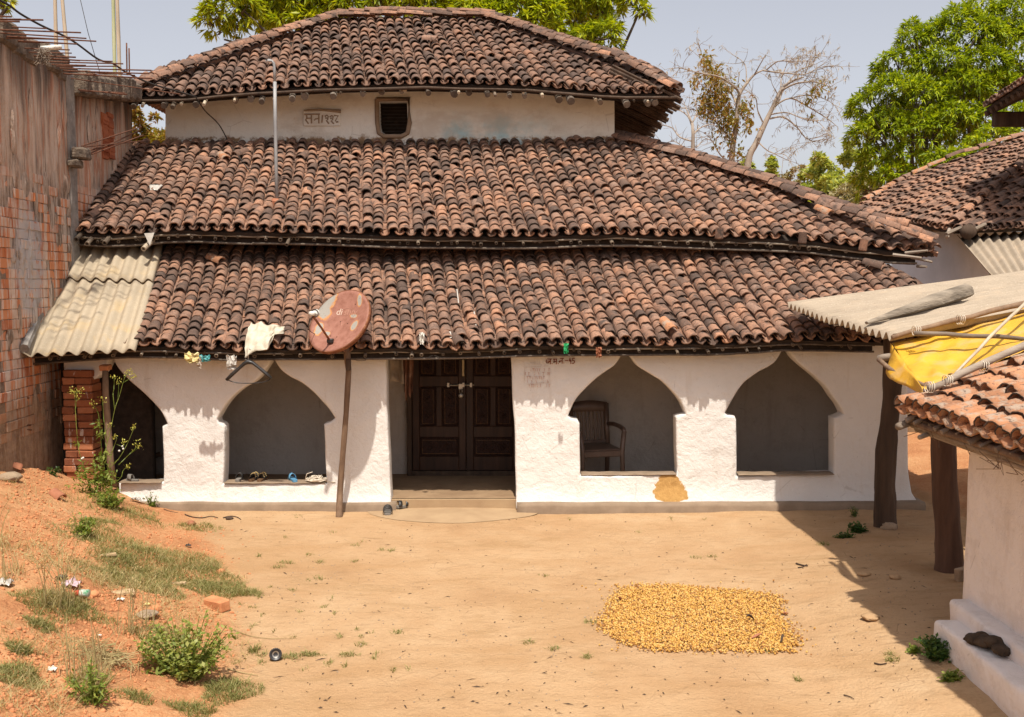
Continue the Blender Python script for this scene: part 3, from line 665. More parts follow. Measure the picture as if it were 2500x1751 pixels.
# ---- upper storey wall with its small barred window
YU = 14.0
win = [(925, 247), (993, 246), (995, 300), (990, 322), (978, 327), (940, 327), (930, 321), (926, 300)]
wallU = [(403, 360), (403, 190), (1500, 190), (1501, 360)]
def up_disp(x, y, z, front):
    d = .012*N3(x, z, 0, 1.2) + .006*N3(x, z, 4, 5)
    return (x, y + (d if front else 0), z)
o = bpy.data.objects.new('upper_wall', wall_mesh('upper_wall', [[Wp(*q, YU) for q in L] for L in (wallU, win)], YU, .22, .02, .11, M['lime_old'], up_disp)); COL.objects.link(o)
upper_wall = adopt(o, house)
XL, XR = Wp(403, 300, YU)[0], Wp(1500, 300, YU)[0]
b = MB(); b.box((XL+.01, YU+.21, 3.0), (XL+.2, 18.0, 5.02)); b.box((XR-.2, YU+.21, 3.0), (XR-.01, 18.0, 5.02)); b.box((XL+.01, 17.8, 3.0), (XR-.01, 17.99, 4.98)); b.build('side_wall', M['lime_old'], house)
b = MB()                                            # rounded mud rim round the window, then the bars
rim = [P(px, py, YU-.015) for px, py in ((920, 243), (998, 242), (1000, 300), (995, 325), (980, 333), (938, 333), (925, 325), (921, 300))]
b.tube(rim + [rim[0]], .032, 8, 0, False)
wfo = b.build('window_frame', M['clay_plinth'], house, True)
for i in range(9):
    py = 254 + i*8.4; q = MB(); q.tube([P(924, py, YU+.14), P(996, py, YU+.14)], .005, 6); q.build('window_bar', M['cable'], wfo)
b = MB(); b.box((P(915, 0, YU).x-.3, YU+.5, P(0, 345, YU).z), (P(1005, 0, YU).x+.3, YU+.55, P(0, 225, YU).z+.3)); b.build('room_shade_panel', M['thatch_and_shade'], house)  # flat dark panel painted as the unlit room behind the bars
# raised date plaque
def strokes(mb, polys, origin, ux, uz, sc, y, r, flat=.35, n=5):
    for poly in polys:
        mb.tube([Vector(origin) + ux*(x*sc) + uz*(z*sc) + Vector((0, y, 0)) for x, z in poly], r, n, 0, True)
pa, pb = P(741, 309, YU), P(831, 271, YU)
b = MB(); b.cbox((pa.x, YU-.030, pa.z), (pb.x, YU+.02, pb.z), .012); plq = b.build('date_plaque', M['lime_old'], upper_wall)
glyph = MB(); S1 = (pb.x-pa.x)/10.0
L1 = [[(.4, 3.1), (4.6, 3.15)],                                    # head line
      [(2.3, 3.1), (2.3, .7)], [(1.0, 3.0), (1.1, 2.1), (.7, 1.7), (1.5, .6)], [(1.0, 2.0), (2.3, 2.1)],        # sa
      [(4.3, 3.1), (4.3, .7)], [(4.3, 2.0), (3.4, 1.9), (3.0, 1.5)],                                          # na
      [(5.3, 2.9), (5.1, .9)],
      [(6.6, 2.2), (6.1, 2.1), (6.0, 2.6), (6.5, 2.9), (6.9, 2.5), (6.7, 1.8), (6.3, 1.5), (7.0, .6)],
      [(7.9, 2.2), (7.4, 2.0), (7.3, 2.5), (7.8, 2.8), (8.2, 2.4), (8.0, 1.7), (7.6, 1.4), (8.3, .6)],
      [(8.4, 2.8), (9.5, 2.75), (8.7, 1.3), (9.0, 1.05), (9.5, 1.15)]]
strokes(glyph, L1, (pa.x, YU-.032, pa.z), Vector((1, 0, 0)), Vector((0, 0, 1)), S1, 0, .011)
glyph.build('carved_date', M['groove'], plq)
b = MB(); b.tube([P(742, 270, YU-.03), P(780, 268, YU-.03), P(832, 272, YU-.03)], [.012, .016, .03], 6); b.build('plaque_ledge', M['groove'], upper_wall)
# painted house number and rubbed stamps beside the door
pn0 = P(1333, 889, YW-.012); S2 = (P(1405, 889, YW).x - pn0.x)/ 11.0
num = [[(.15, 1.6), (.05, .9), (.3, .45), (.9, .5), (1.3, 1.0)], [(.6, 1.1), (1.7, 1.15)], [(.6, 1.9), (2.1, 1.9)], [(1.6, 1.9), (1.6, .1)], [(2.2, .15), (2.25, .2)],
       [(2.7, 1.85), (4.0, 1.9)], [(3.0, 1.85), (3.0, .6), (2.75, .8), (3.1, 1.05)], [(3.0, 1.0), (3.85, 1.0)], [(3.85, 1.9), (3.85, .1)], [(4.5, .15), (4.55, .2)],
       [(5.3, 2.1), (6.5, 2.1)], [(6.0, 2.1), (6.0, .3)], [(6.0, 1.25), (5.1, 1.2), (4.8, .9), (5.05, .7), (5.25, .95)], [(6.6, .4), (6.65, .45)],
       [(7.1, 1.3), (8.1, 1.3)], [(8.9, 2.2), (8.6, 1.2), (9.4, 1.15)], [(9.15, 1.6), (9.2, .2)], [(10.6, 2.2), (9.9, 2.15), (9.85, 1.35), (10.4, 1.4), (10.6, .8), (10.2, .3), (9.7, .35)]]
def ribbon(mb, polys, origin, sc, y, w):
    for poly in polys:
        pts = [Vector((origin.x + x*sc, y, origin.z + z*sc)) for x, z in poly]
        for a, c in zip(pts, pts[1:]):
            d = (c-a).normalized(); e = d*w*.45; s = Vector((-d.z, 0, d.x))*w*.5
            a2, c2 = a-e, c+e; k = len(mb.v); th = Vector((0, -.0025, 0))
            mb.add([a2-s, c2-s, c2+s, a2+s, a2-s+th, c2-s+th, c2+s+th, a2+s+th], [(4,5,6,7), (0,1,5,4), (1,2,6,5), (2,3,7,6), (3,0,4,7)])
b = MB(); ribbon(b, num, P(1333, 889, YW), S2, YW-.012, .0085); b.build('painted_house_number', M['letter_red'], front_wall)
def scribble(name, px0, py0, px1, py1, rows, mat, seed, w=.005):
    r = random.Random(seed); q = MB(); L = []
    for i in range(rows):
        y = py0 + (py1-py0)*(i+.5)/rows; x = px0
        while x < px1-3:
            k = r.random(); ww = r.uniform(2, 5)
            if k < .62:
                h = (py1-py0)/rows*.34
                L.append([(x, y-h), (x + ww*.4, y + r.uniform(-h, h)), (x + ww*.3, y+h)])
                if r.random() < .6: L.append([(x, y-h), (x+ww, y-h)])
            x += ww + r.uniform(.5, 2.5)
    pts = [[(P(a, c, YW).x, P(a, c, YW).z) for a, c in pl] for pl in L]
    ribbon(q, pts, Vector((0, 0, 0)), 1.0, YW-.010, w); q.build(name, mat, front_wall)['kind'] = 'stuff'
scribble('stamped_notice', 1282, 898, 1345, 946, 5, M['stamp_red'], 5, .0045)
fr = MB(); ribbon(fr, [[(P(a, c, YW).x, P(a, c, YW).z) for a, c in pl] for pl in ([(1281, 897), (1280, 935)], [(1281, 897), (1338, 893)], [(1284, 937), (1340, 933)], [(1291, 889), (1318, 889)])], Vector((0, 0, 0)), 1.0, YW-.010, .004); fr.build('stamp_border', M['stamp_grey'], front_wall)
# ================================================================== TILED ROOFS
def tile_base(r0, r1, L, th, seg=7, arc=math.radians(84), squash=.92):
    V = []; F = []
    for (r, y) in ((r0, 0.0), (r0*.97+r1*.03, L*.12), (r1, L)):
        for i in range(seg+1):
            a = -arc + 2*arc*i/seg; V.append((r*math.sin(a), y, r*math.cos(a)*squash))
    n = seg+1
    for i in range(seg+1):
        a = -arc + 2*arc*i/seg; V.append(((r0-th)*math.sin(a), 0.0, (r0-th)*math.cos(a)*squash))
    for i in range(seg+1):
        a = -arc + 2*arc*i/seg; V.append(((r1-th)*math.sin(a), L, (r1-th)*math.cos(a)*squash))
    for i in range(seg):
        F.append((i, i+1, n+i+1, n+i)); F.append((n+i, n+i+1, 2*n+i+1, 2*n+i))        # outside
    for i in range(seg): F.append((4*n+i, 4*n+i+1, 3*n+i+1, 3*n+i))                  # inside
    for i in range(seg): F.append((3*n+i, 3*n+i+1, i+1, i))                          # rim at the low end, always the last faces
    return np.array(V), np.array(F)
def tile_variants(r0, r1, L, th, k=4, seed=1):
    """a few hand-shaped bodies: uneven rims, chipped lips"""
    out = []; r = random.Random(seed)
    for q in range(k):
        V, F = tile_base(r0*r.uniform(.94, 1.06), r1*r.uniform(.94, 1.05), L, th)
        V = V.copy(); n = 8
        for i in range(n):
            d = r.uniform(-.006, .006) - (.018 if r.random() < .07 else 0)
            V[i, 1] += d; V[3*n+i, 1] += d
            V[i, 2] += r.uniform(-.002, .002)
        V[:, 0] += V[:, 1]*r.uniform(-.02, .02)
        out.append((V, F))
    return out
def mat4(w, u, n, p):
    return np.array([[w.x, u.x, n.x, p.x], [w.y, u.y, n.y, p.y], [w.z, u.z, n.z, p.z], [0, 0, 0, 1.0]])
def inside(poly, x, y):
    c = False; j = len(poly)-1
    for i in range(len(poly)):
        xi, yi = poly[i]; xj, yj = poly[j]
        if (yi > y) != (yj > y) and x < (xj-xi)*(y-yi)/(yj-yi) + xi: c = not c
        j = i
    return c
def rim_index(nf, copies=1, seg=7):
    one = np.zeros(nf, dtype=np.int32); one[-seg:] = 1; return np.tile(one, copies)
class Roof:
    """columns of half-round tiles on a slope: eave curve, pitch, and the outline where hips cut it"""
    def __init__(s, name, parent, eave, Ye, tan, rows, expo, pitch, vp, outline, mats, seed, X0, X1, r=(.060, .050), L=None, keep=0, th=.015, sag=0.0, tilt=.115):
        s.keep = keep; rng = random.Random(seed); s.tan = tan
        ex = [((px-CX)*Ye/FPX, P(px, py, Ye).z) for px, py in eave]
        L = L or expo + .10
        s.var = tile_variants(r[0], r[1], L, th, 5, seed); s.pan = tile_variants(r[0]*.98, r[1]*1.0, L, th, 2, seed+9)
        N0 = Vector((0, -tan, 1)).normalized()
        covers = []; pans = []; strips = []
        def solve_s(E):
            pe = proj(E); want_dx = (vp[0]-pe[0])/(vp[1]-pe[1])
            lo, hi = -3.0, 3.0
            for _ in range(30):
                m = (lo+hi)/2; q = proj(E + Vector((m*.8, .8, .8*tan))); got = q[0] - (pe[0] + want_dx*(q[1]-pe[1]))
                if got > 0: hi = m
                else: lo = m
            return (lo+hi)/2
        x = X0; ci = 0
        while x <= X1:
            E = Vector((x, Ye, lerp_list(ex, x)))
            sl = solve_s(E); d = Vector((sl, 1, tan)); u = d.normalized(); w = u.cross(N0).normalized(); n = w.cross(u)
            tt = rng.uniform(-.012, .012); jx = rng.uniform(-.010, .010); got = []
            zoff = rng.uniform(-.004, .004)
            for j in range(rows):
                e = expo*(rng.uniform(.72, 1.28) if j else 1)
                p = E + u*tt + w*(jx + rng.uniform(-.008, .008) + .022*N3(E.x*1.3, tt*1.4, seed)) + n*(zoff + rng.uniform(-.003, .010) + .016*N3(E.x*1.1, tt*1.7, seed+3) - sag*math.sin(math.pi*j/rows))
                c = proj(p + u*(expo*.5) + n*.03)
                if inside(outline, *c):
                    yaw = rng.gauss(0, .045); roll = rng.gauss(0, .05); lift = 0.0
                    if rng.random() < .07: yaw += rng.uniform(-.30, .30); lift = rng.uniform(0, .025); p = p - u*rng.uniform(0, .05)
                    if rng.random() < .02: roll += rng.uniform(-.5, .5); lift += .012
                    R = Matrix.Rotation(yaw, 3, n) @ Matrix.Rotation(roll, 3, u) @ Matrix.Rotation(-(tilt + rng.uniform(-.02, .035)), 3, w)
                    covers.append((mat4(R @ w, R @ u, R @ n, p + n*(.012+lift)), rng.randrange(5), c[1], (x, j))); got.append(tt)
                q = p + w*(pitch*.5); cq = proj(q + u*(expo*.5))
                if inside(outline, *cq) and rng.random() > .015:
                    yaw = rng.gauss(0, .05); R = Matrix.Rotation(yaw, 3, n) @ Matrix.Rotation(-tilt*.9, 3, w)
                    # a hollow channel tile: the same shape turned on its back
                    pans.append((mat4(-(R @ w), R @ u, -(R @ n), q - u*rng.uniform(.015, .045) + n*(.045 - .02)), rng.randrange(2)))
                tt += e
            if got: strips.append((E + u*(min(got)-.0), E + u*(max(got)+expo+.06), n))
            ci += 1; x += pitch*rng.uniform(.965, 1.035)
        # underlay: sooty battens and leaves below the tiles
        b = MB()
        for (a, c, n) in strips:
            off = -n*.045; lo = -n*.085
            b.v += [tuple(a+off), tuple(c+off), tuple(c+lo), tuple(a+lo)]
        for i in range(len(strips)-1):
            k = i*4
            b.f += [(k, k+4, k+5, k+1), (k+1, k+5, k+6, k+2), (k+2, k+6, k+7, k+3), (k+3, k+7, k+4, k)]; b.mi += [0]*4
        if b.f: b.f += [(0, 1, 2, 3), tuple(len(b.v)-4 + i for i in (3, 2, 1, 0))]; b.mi += [0, 0]
        s.obj = b.build(name, M['thatch_and_shade'], parent); s.covers = covers; s.pans = pans; s.mats = mats; s.seed = seed
        s.finish()
    def finish(s):
        # the tiles that show largest (lowest rows, nearest the yard) are parts of their own
        order = sorted(range(len(s.covers)), key=lambda i: -s.covers[i][2]); single = set(order[:s.keep])
        if s.keep:
            mes = [np_mesh('tile', V, F, [s.mats[0], M['tile_rim']], rim_index(len(F)), True) for V, F in s.var]
            for i in order[:s.keep]:
                m, k, _, _ = s.covers[i]; o = bpy.data.objects.new('tile', mes[k]); COL.objects.link(o); o.parent = s.obj
                o.matrix_basis = Matrix(m.tolist())
        rest = [i for i in range(len(s.covers)) if i not in single]
        VV = []; FF = []; k0 = 0
        for k in range(5):
            ms = [s.covers[i][0] for i in rest if s.covers[i][1] == k]
            if not ms: continue
            V, F = replicate(*s.var[k], ms); VV.append(V); FF.append(F+k0); k0 += len(V)
        if VV:
            FA = np.concatenate(FF); nf = len(s.var[0][1])
            o = np_obj('tile_field', np.concatenate(VV), FA, [s.mats[0], M['tile_rim']], s.obj, rim_index(nf, len(FA)//nf), True); o['kind'] = 'stuff'
        VV = []; FF = []; k0 = 0
        for k in range(2):
            ms = [m for m, q in s.pans if q == k]
            if not ms: continue
            V, F = replicate(*s.pan[k], ms); VV.append(V); FF.append(F+k0); k0 += len(V)
        if VV:
            o = np_obj('channel_tile_field', np.concatenate(VV), np.concatenate(FF), s.mats[-1], s.obj, None, True); o['kind'] = 'stuff'
bpy.context.view_layer.update()
def ridge_run(parent, pts, n, r, L, mats, seed, tiltout=0.0, second=None):
    """big half-round tiles butted along a hip or ridge"""
    rng = random.Random(seed); V, F = tile_base(r, r*.86, L, .015, 7, math.radians(86), .95)
    mes = [np_mesh('ridge_tile', V, F, [m, M['tile_rim']], rim_index(len(F)), True) for m in mats]
    seglen = [(b-a).length for a, b in zip(pts, pts[1:])]; tot = sum(seglen)
    def at(t):
        for a, b, l in zip(pts, pts[1:], seglen):
            if t <= l or b is pts[-1]: return a + (b-a)*(t/l), (b-a).normalized()
            t -= l
    for i in range(n):
        p, d = at(tot*i/n); u = d      # lower end first: points run upwards
        w = u.cross(Vector((0, 0, 1))).normalized(); nn = w.cross(u)
        for lay in range(2 if second else 1):
            R = Matrix.Rotation(rng.gauss(0, .05), 3, nn) @ Matrix.Rotation(-.05 + rng.gauss(0, .02), 3, w) @ Matrix.Rotation(rng.gauss(0, .1), 3, u)
            q = p + nn*rng.uniform(0, .012) + u*rng.uniform(-.03, .03)
            if lay: q = q + Vector(second) + u*.08
            o = bpy.data.objects.new('ridge_tile', mes[rng.randrange(len(mes))]); COL.objects.link(o); o.parent = parent
            o.matrix_basis = Matrix(mat4(R @ w, R @ u, R @ nn, q).tolist())
def cane_ends(parent, eave, Ye, tan, X0, X1, n, seed, r=(.014, .022), below=.085, out=.10, name='rafter', mat='bamboo', hollow=True, L=.9, skew=-.12):
    rng = random.Random(seed); ex = [((px-CX)*Ye/FPX, P(px, py, Ye).z) for px, py in eave]
    for i in range(n):
        x = X0 + (X1-X0)*(i + rng.uniform(.05, .95))/n; z = lerp_list(ex, x)
        u = Vector((skew + rng.gauss(0, .05), 1, tan + rng.gauss(0, .03))).normalized()
        p = Vector((x, Ye - (rng.uniform(-.03, out) if out > 0 else out + rng.uniform(-.03, .03)), z - below - rng.uniform(-.008, .018))); p.z += (p.y-Ye)*tan
        rr = rng.uniform(*r); b = MB()
        if hollow: b.pipe(p, p + u*L, rr, rr*.6, 9)
        else:
            k = rng.uniform(.9, 1.1); b.tube([p, p + u*.25, p + u*L], [rr*k, rr, rr], 10, 0, True, .06)
        b.build(name, M[mat] if rng.random() < .85 else M['bamboo'], parent, False)
def eave_poles(parent, eave, Ye, X0, X1, drops, r, seed, mat='bamboo', fwd=0.0):
    rng = random.Random(seed); ex = [((px-CX)*Ye/FPX, P(px, py, Ye).z) for px, py in eave]
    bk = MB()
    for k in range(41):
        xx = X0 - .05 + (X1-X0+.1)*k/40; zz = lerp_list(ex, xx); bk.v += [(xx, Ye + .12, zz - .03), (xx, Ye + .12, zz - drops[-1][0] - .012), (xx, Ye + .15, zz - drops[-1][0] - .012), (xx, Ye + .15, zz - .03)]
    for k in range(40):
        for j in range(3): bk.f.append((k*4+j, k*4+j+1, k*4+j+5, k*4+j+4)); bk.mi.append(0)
    bk.build('eave_shade_strip', M['thatch_and_shade'], parent)  # added dark strip, painted shade between and behind the eave poles
    for dz, fy in drops:
        x = X0 - .1
        while x < X1 - .3:
            l = min(rng.uniform(1.8, 3.2), X1 - x + .05); pts = []
            for i in range(7):
                xx = x + l*i/6; pts.append((xx, Ye + fy + rng.uniform(-.008, .008), lerp_list(ex, xx) - dz + rng.uniform(-.006, .006)))
            b = MB(); b.tube(pts, [r*rng.uniform(.9, 1.1) for _ in pts], 7, 0, True, .05); b.build('eave_pole', M['log_grey' if mat == 'rafter_wood' and dz < .1 and rng.random() < .7 else mat], parent, True)
            x += l - .12
# ---- lower tier
E1 = [(60, 858), (315, 838), (566, 847), (726, 846), (909, 843), (1066, 846), (1298, 836), (1639, 834), (1779, 834), (1935, 822), (2162, 828), (2420, 836)]
T1 = math.tan(math.radians(30)); Y1 = 10.22
out1 = [(300, 900), (322, 815), (355, 720), (398, 603), (420, 603), (1000, 608), (1500, 604), (2085, 600), (2105, 625), (2180, 655), (2250, 697), (2440, 860), (2440, 900)]
roof1 = Roof('lower_roof', house, E1, Y1, T1, 19, .122, .1395, (862, -710), out1, [M['tile'], M['tile']], 11, (300-CX)*Y1/FPX, (2420-CX)*Y1/FPX, (.060, .051), None, 300, .015, .012)
# ---- middle tier
E2 = [(150, 560), (210, 564), (278, 568), (435, 555), (592, 560), (775, 562), (961, 570), (1275, 572), (1500, 565), (1709, 573), (1953, 580), (2162, 606), (2284, 612)]
T2 = .55; Y2 = 11.5
out2 = [(172, 640), (176, 560), (250, 430), (288, 366), (330, 349), (563, 346), (988, 343), (1233, 338), (1440, 330), (1475, 328), (1700, 388), (1900, 455), (2050, 512), (2180, 557), (2285, 592), (2310, 640)]
roof2 = Roof('middle_roof', house, E2, Y2, T2, 22, .152, .1485, (900, -640), out2, [M['tile'], M['tile']], 23, (178-CX)*Y2/FPX, (2290-CX)*Y2/FPX, (.064, .054), None, 0, .015, .015)
# ---- upper tier
E3 = [(300, 232), (450, 229), (620, 215), (818, 203), (1016, 199), (1294, 204), (1477, 222), (1665, 224)]
T3 = .60; Y3 = 13.4
out3 = [(305, 270), (312, 198), (420, 153), (560, 115), (700, 76), (822, 42), (1000, 39), (1196, 39), (1310, 68), (1432, 107), (1545, 142), (1685, 200), (1690, 270)]
roof3 = Roof('upper_roof', house, E3, Y3, T3, 17, .200, .1495, (800, -520), out3, [M['tile_dark'], M['tile_dark']], 37, (312-CX)*Y3/FPX, (1655-CX)*Y3/FPX, (.064, .054), None, 0, .015, .015)
# far slopes and hip ends, so the roofs close behind their hips
def slab(name, pts, mat, parent, th=.05, nu=24, ripple=.03):
    a, b_, c, d = [Vector(p) for p in pts]; n = (b_-a).cross(d-a).normalized()
    k = MB(); W = (b_-a).length; per = W/.134
    k.grid(lambda u, v: (a*(1-u)+b_*u)*(1-v) + (d*(1-u)+c*u)*v + n*ripple*abs(math.sin(math.pi*u*per)), max(8, int(per*4)), 6)
    return k.build(name, mat, parent, False, th)
def at3(px, py): 
    """point of the upper roof plane seen at px, py"""
    return plane_hit(px, py, Y3, P(1000, 200, Y3).z, T3)
def plane_hit(px, py, Ye, ze, tan):
    d = ray(px, py); o = Vector((0, 0, H_CAM)); t = (ze - o.z - tan*Ye) / (d.z - tan*d.y)
    return o + d*t
rl, rr_ = at3(822, 45), at3(1192, 45)
rl.z += .03; rr_.z += .03
cl, cr = P(308, 222, Y3), P(1660, 222, Y3)
YBK = 2*rl.y - Y3
bl, br = Vector((cl.x, YBK, cl.z)), Vector((cr.x, YBK, cr.z - .05))
down = Vector((0, 0, -.05))
slab('hip_slope', [cr+down, br+down, rr_+down, rr_+down*1.01+Vector((-.02, 0, 0))], M['tile_dark'], roof3.obj)
slab('hip_slope', [bl+down, cl+down, rl+down, rl+down*1.01+Vector((.02, 0, 0))], M['tile_dark'], roof3.obj)
slab('back_slope', [br+down, bl+down, rl+down, rr_+down], M['tile_dark'], roof3.obj)
# ragged sooty underside of the right-hand overhang
rng = random.Random(4)
for i in range(26):
    f = i/25; p = cr*(1-f) + br*f; q = MB()
    q.tube([p + Vector((.06 + rng.uniform(-.05, .05), 0, -.12)), p + Vector((-.9, 0, .33))], rng.uniform(.02, .035), 6, 0, True, .1); q.build('rafter', M['wood_dark'], roof3.obj)
ridge_run(roof3.obj, [cr + Vector((-.03, 0, .05)), at3(1530, 150) + Vector((0, 0, .045)), at3(1300, 76) + Vector((0, 0, .04)), rr_ + Vector((0, 0, .04))], 22, .068, .27, [M['tile_dark'], M['tile_dark'], M['tile']], 3, second=(-.035, -.11, -.060))
ridge_run(roof3.obj, [cl + Vector((.03, 0, .05)), at3(560, 122) + Vector((0, 0, .035)), rl + Vector((0, 0, .04))], 18, .068, .27, [M['tile_dark'], M['tile']], 5, second=(.02, -.11, -.060))
ridge_run(roof3.obj, [rl + Vector((0, 0, .05)), rl*.6 + rr_*.4 + Vector((0, 0, .08)), rr_ + Vector((0, 0, .05))], 11, .072, .32, [M['tile'], M['tile_dark']], 6, second=(0, -.10, -.075))
cane_ends(roof3.obj, E3, Y3, T3, (330-CX)*Y3/FPX, (1640-CX)*Y3/FPX, 25, 8, (.030, .050), .150, .07, 'rafter', 'rafter_wood', False, .8)
cane_ends(roof3.obj, E3, Y3, T3, (330-CX)*Y3/FPX, (1640-CX)*Y3/FPX, 16, 9, (.016, .024), .12, .12, 'peg', 'bamboo_new', False, .3)
eave_poles(roof3.obj, E3, Y3, (330-CX)*Y3/FPX, (1650-CX)*Y3/FPX, [(.090, -.03)], .020, 5, 'wood_dark')
# middle hip, its caps, and the slope beyond it
ze2 = P(1000, 570, Y2).z
def at2(px, py): return plane_hit(px, py, Y2, ze2, T2)
c2 = P(2290, 602, Y2); tops = at2(1475, 328)
hip2 = [c2 + Vector((-.03, 0, .07)), at2(2180, 557) + Vector((0, 0, .06)), at2(2050, 513) + Vector((0, 0, .06)), at2(1900, 455) + Vector((0, 0, .05)), at2(1700, 389) + Vector((0, 0, .05)), tops + Vector((0, 0, .05))]
ridge_run(roof2.obj, hip2, 27, .074, .28, [M['tile'], M['tile_dark'], M['tile_dark']], 7, second=(-.03, -.12, -.065))
slab('hip_slope', [c2+down*2, Vector((c2.x, 18.6, c2.z-.1)), Vector((tops.x, 18.0, tops.z))+down, tops+down], M['tile'], roof2.obj)
cane_ends(roof2.obj, E2, Y2, T2, (190-CX)*Y2/FPX, (2080-CX)*Y2/FPX, 64, 12, (.015, .024), .118, -.02, 'rafter', 'bamboo', True, .5)
eave_poles(roof2.obj, E2, Y2, (190-CX)*Y2/FPX, (2230-CX)*Y2/FPX, [(.078, .05), (.160, .07)], .013, 15, 'rafter_wood')
for (px, py, ln, r) in ((186, 585, .35, .026), (212, 596, .42, .026), (255, 594, .40, .028), (350, 608, .55, .030), (700, 598, .3, .02), (1740, 604, .3, .018)):
    p = P(px, py, Y2-.10); b = MB(); b.pipe(p, p + Vector((.14 if px == 350 else -.02, 1, .48)).normalized()*(ln+.3), r, r*.62, 10); b.build('rafter', M['bamboo_new' if px in (350, 1625, 1165) else 'bamboo'], roof2.obj)
for (a, c) in (((2210, 618), (2265, 612)), ((2225, 628), (2276, 640)), ((2180, 622), (2250, 630)), ((2240, 650), (2262, 652))):
    b = MB(); b.tube([P(*a, 11.4), P(*c, 11.25)], [.022, .014], 6); b.build('eave_splinter', M['wood_grey'], roof2.obj)
for (px, py) in ((1755, 583), (1958, 594), (2105, 612)):
    p = P(px, py, Y2-.05); V, F = tile_base(.050, .045, .13, .012)
    R = Matrix.Translation(p) @ Matrix.Rotation(random.uniform(-.3, .3), 4, 'Y') @ Matrix.Rotation(1.75, 4, 'X')
    o = np_obj('wedged_tile', (np.asarray([R @ Vector(v) for v in V])), F, M['tile'], roof2.obj, None, True)
# lower tier trim
cane_ends(roof1.obj, E1, Y1, T1, (95-CX)*Y1/FPX, (2110-CX)*Y1/FPX, 52, 17, (.013, .021), .108, -.02, 'rafter', 'bamboo', True, .45)
eave_poles(roof1.obj, E1, Y1, (80-CX)*Y1/FPX, (2130-CX)*Y1/FPX, [(.072, .05), (.140, .07)], .011, 19, 'rafter_wood')
c1a, c1b = P(2110, 640, 11.9), P(2400, 845, Y1)
slab('hip_slope', [c1b+down*1.5, Vector((c1b.x+.15, 12.6, c1b.z-.02)), Vector((c1a.x+.3, 12.6, c1a.z-.05)), c1a+down*1.5], M['tile'], roof1.obj)
# loose tiles lying on the courses
for (px, py, ze, Ye, tn, yaw, mt, par) in ((555, 405, ze2, Y2, T2, .5, 'tile_orange', roof2), (575, 395, ze2, Y2, T2, -.7, 'tile', roof2), (545, 655, P(700, 848, Y1).z, Y1, T1, .9, 'tile_orange', roof1), (1710, 625, P(1700, 836, Y1).z, Y1, T1, 1.2, 'tile_orange', roof1), (2150, 668, P(2100, 830, Y1).z, Y1, T1, .9, 'tile', roof1), (2205, 560, ze2, Y2, T2, 1.3, 'tile', roof2), (2215, 565, ze2, Y2, T2, .9, 'tile', roof2), (1068, 112, P(1000, 200, Y3).z, Y3, T3, 1.2, 'tile', roof3), (1640, 825, P(1700, 836, Y1).z, Y1, T1, .25, 'tile_orange', roof1), (2025, 540, ze2, Y2, T2, .5, 'tile_orange', roof2), (520, 410, ze2, Y2, T2, 1.1, 'tile', roof2)):
    p = plane_hit(px, py, Ye, ze, tn); n = Vector((0, -tn, 1)).normalized(); u = Vector((-.1, 1, tn)).normalized(); w = u.cross(n)
    R = Matrix.Rotation(yaw, 3, n); V, F = tile_base(.062, .054, .22, .012)
    mm = mat4(R @ w, R @ u, R @ n, p + n*.085); VV, FF = replicate(V, F, [mm]); np_obj('loose_tile', VV, FF, M[mt], par.obj, None, True)
# ---- corrugated cement sheet closing the left end of the lower tier
def corrugated(fn, W, pitch, amp, nl, mat, name, parent, per=8, th=.007):
    b = MB(); k = int(W/pitch*per)
    b.grid(lambda u, v: fn(u, v, amp*math.cos(2*math.pi*u*W/pitch)), k, nl)
    return b.build(name, mat, parent, True, th)
q00, q10, q01, q11 = P(56, 868, 10.02), P(330, 856, 10.02), P(185, 590, 12.0), P(398, 606, 11.92)
def sheet_fn(u, v, a):
    p = (q00*(1-u)+q10*u)*(1-v) + (q01*(1-u)+q11*u)*v
    return p + Vector((0, -.5, .87))*a + Vector((0, 0, .006*N3(p.x, p.y, 3, 1.4)))
corrugated(sheet_fn, 1.16, .158, .027, 14, M['cement_sheet'], 'cement_roof_sheet', roof1.obj)
r00, r10, r01, r11 = P(160, 690, 11.2), P(372, 680, 11.2), P(205, 572, 12.1), P(408, 582, 12.1)
for q in (r00, r10): q += Vector((0, -.02, .035))
def sheet_fn2(u, v, a):
    f = .62 + .38*v
    p = (q00*(1-u)+q10*u)*(1-f) + (q01*(1-u)+q11*u)*f
    return p + Vector((0, -.5, .87))*(a + .030) + Vector((0, 0, .02*v))
corrugated(sheet_fn2, 1.16, .158, .027, 6, M['cement_sheet'], 'cement_roof_sheet', roof1.obj)
b = MB()                                             # cement fillet against the brick wall
fil = [P(66, 858, 10.0), P(92, 790, 10.5), P(118, 725, 10.95), P(145, 670, 11.3), P(178, 600, 11.95)]
b.tube([p + Vector((-.03, 0, .03)) for p in fil], [.05, .07, .08, .08, .06], 8, 0, True, .25); b.build('cement_fillet', M['cement'], roof1.obj)
# ================================================================== UNPLASTERED BRICK BUILDING ON THE LEFT
bb = thing('brick_building', 'tall unfinished brick side wall with rusty rods sticking out of its top', 'building', (-5.2, 10.5, 0))
def xw(Y): return -4.96 - .057*(Y-10.1)
def wall_pt(Y, z, out=0.0): return Vector((xw(Y) + out, Y, z))
b = MB()
def core(u, v):
    Y = 5.0 + 8.75*u; z = -.2 + 5.1*v
    return wall_pt(Y, z, .010*N3(Y, z, 0, 1.5) + .008*N3(Y, z, 2, 6))
b.grid(core, 120, 80); b.build('masonry', M['mortar'], bb, True)
b = MB(); b.box((-6.2, 5.0, -.2), (-5.30, 13.70, 4.75)); b.build('inner_masonry', M['mortar'], bb)
rng = random.Random(12)
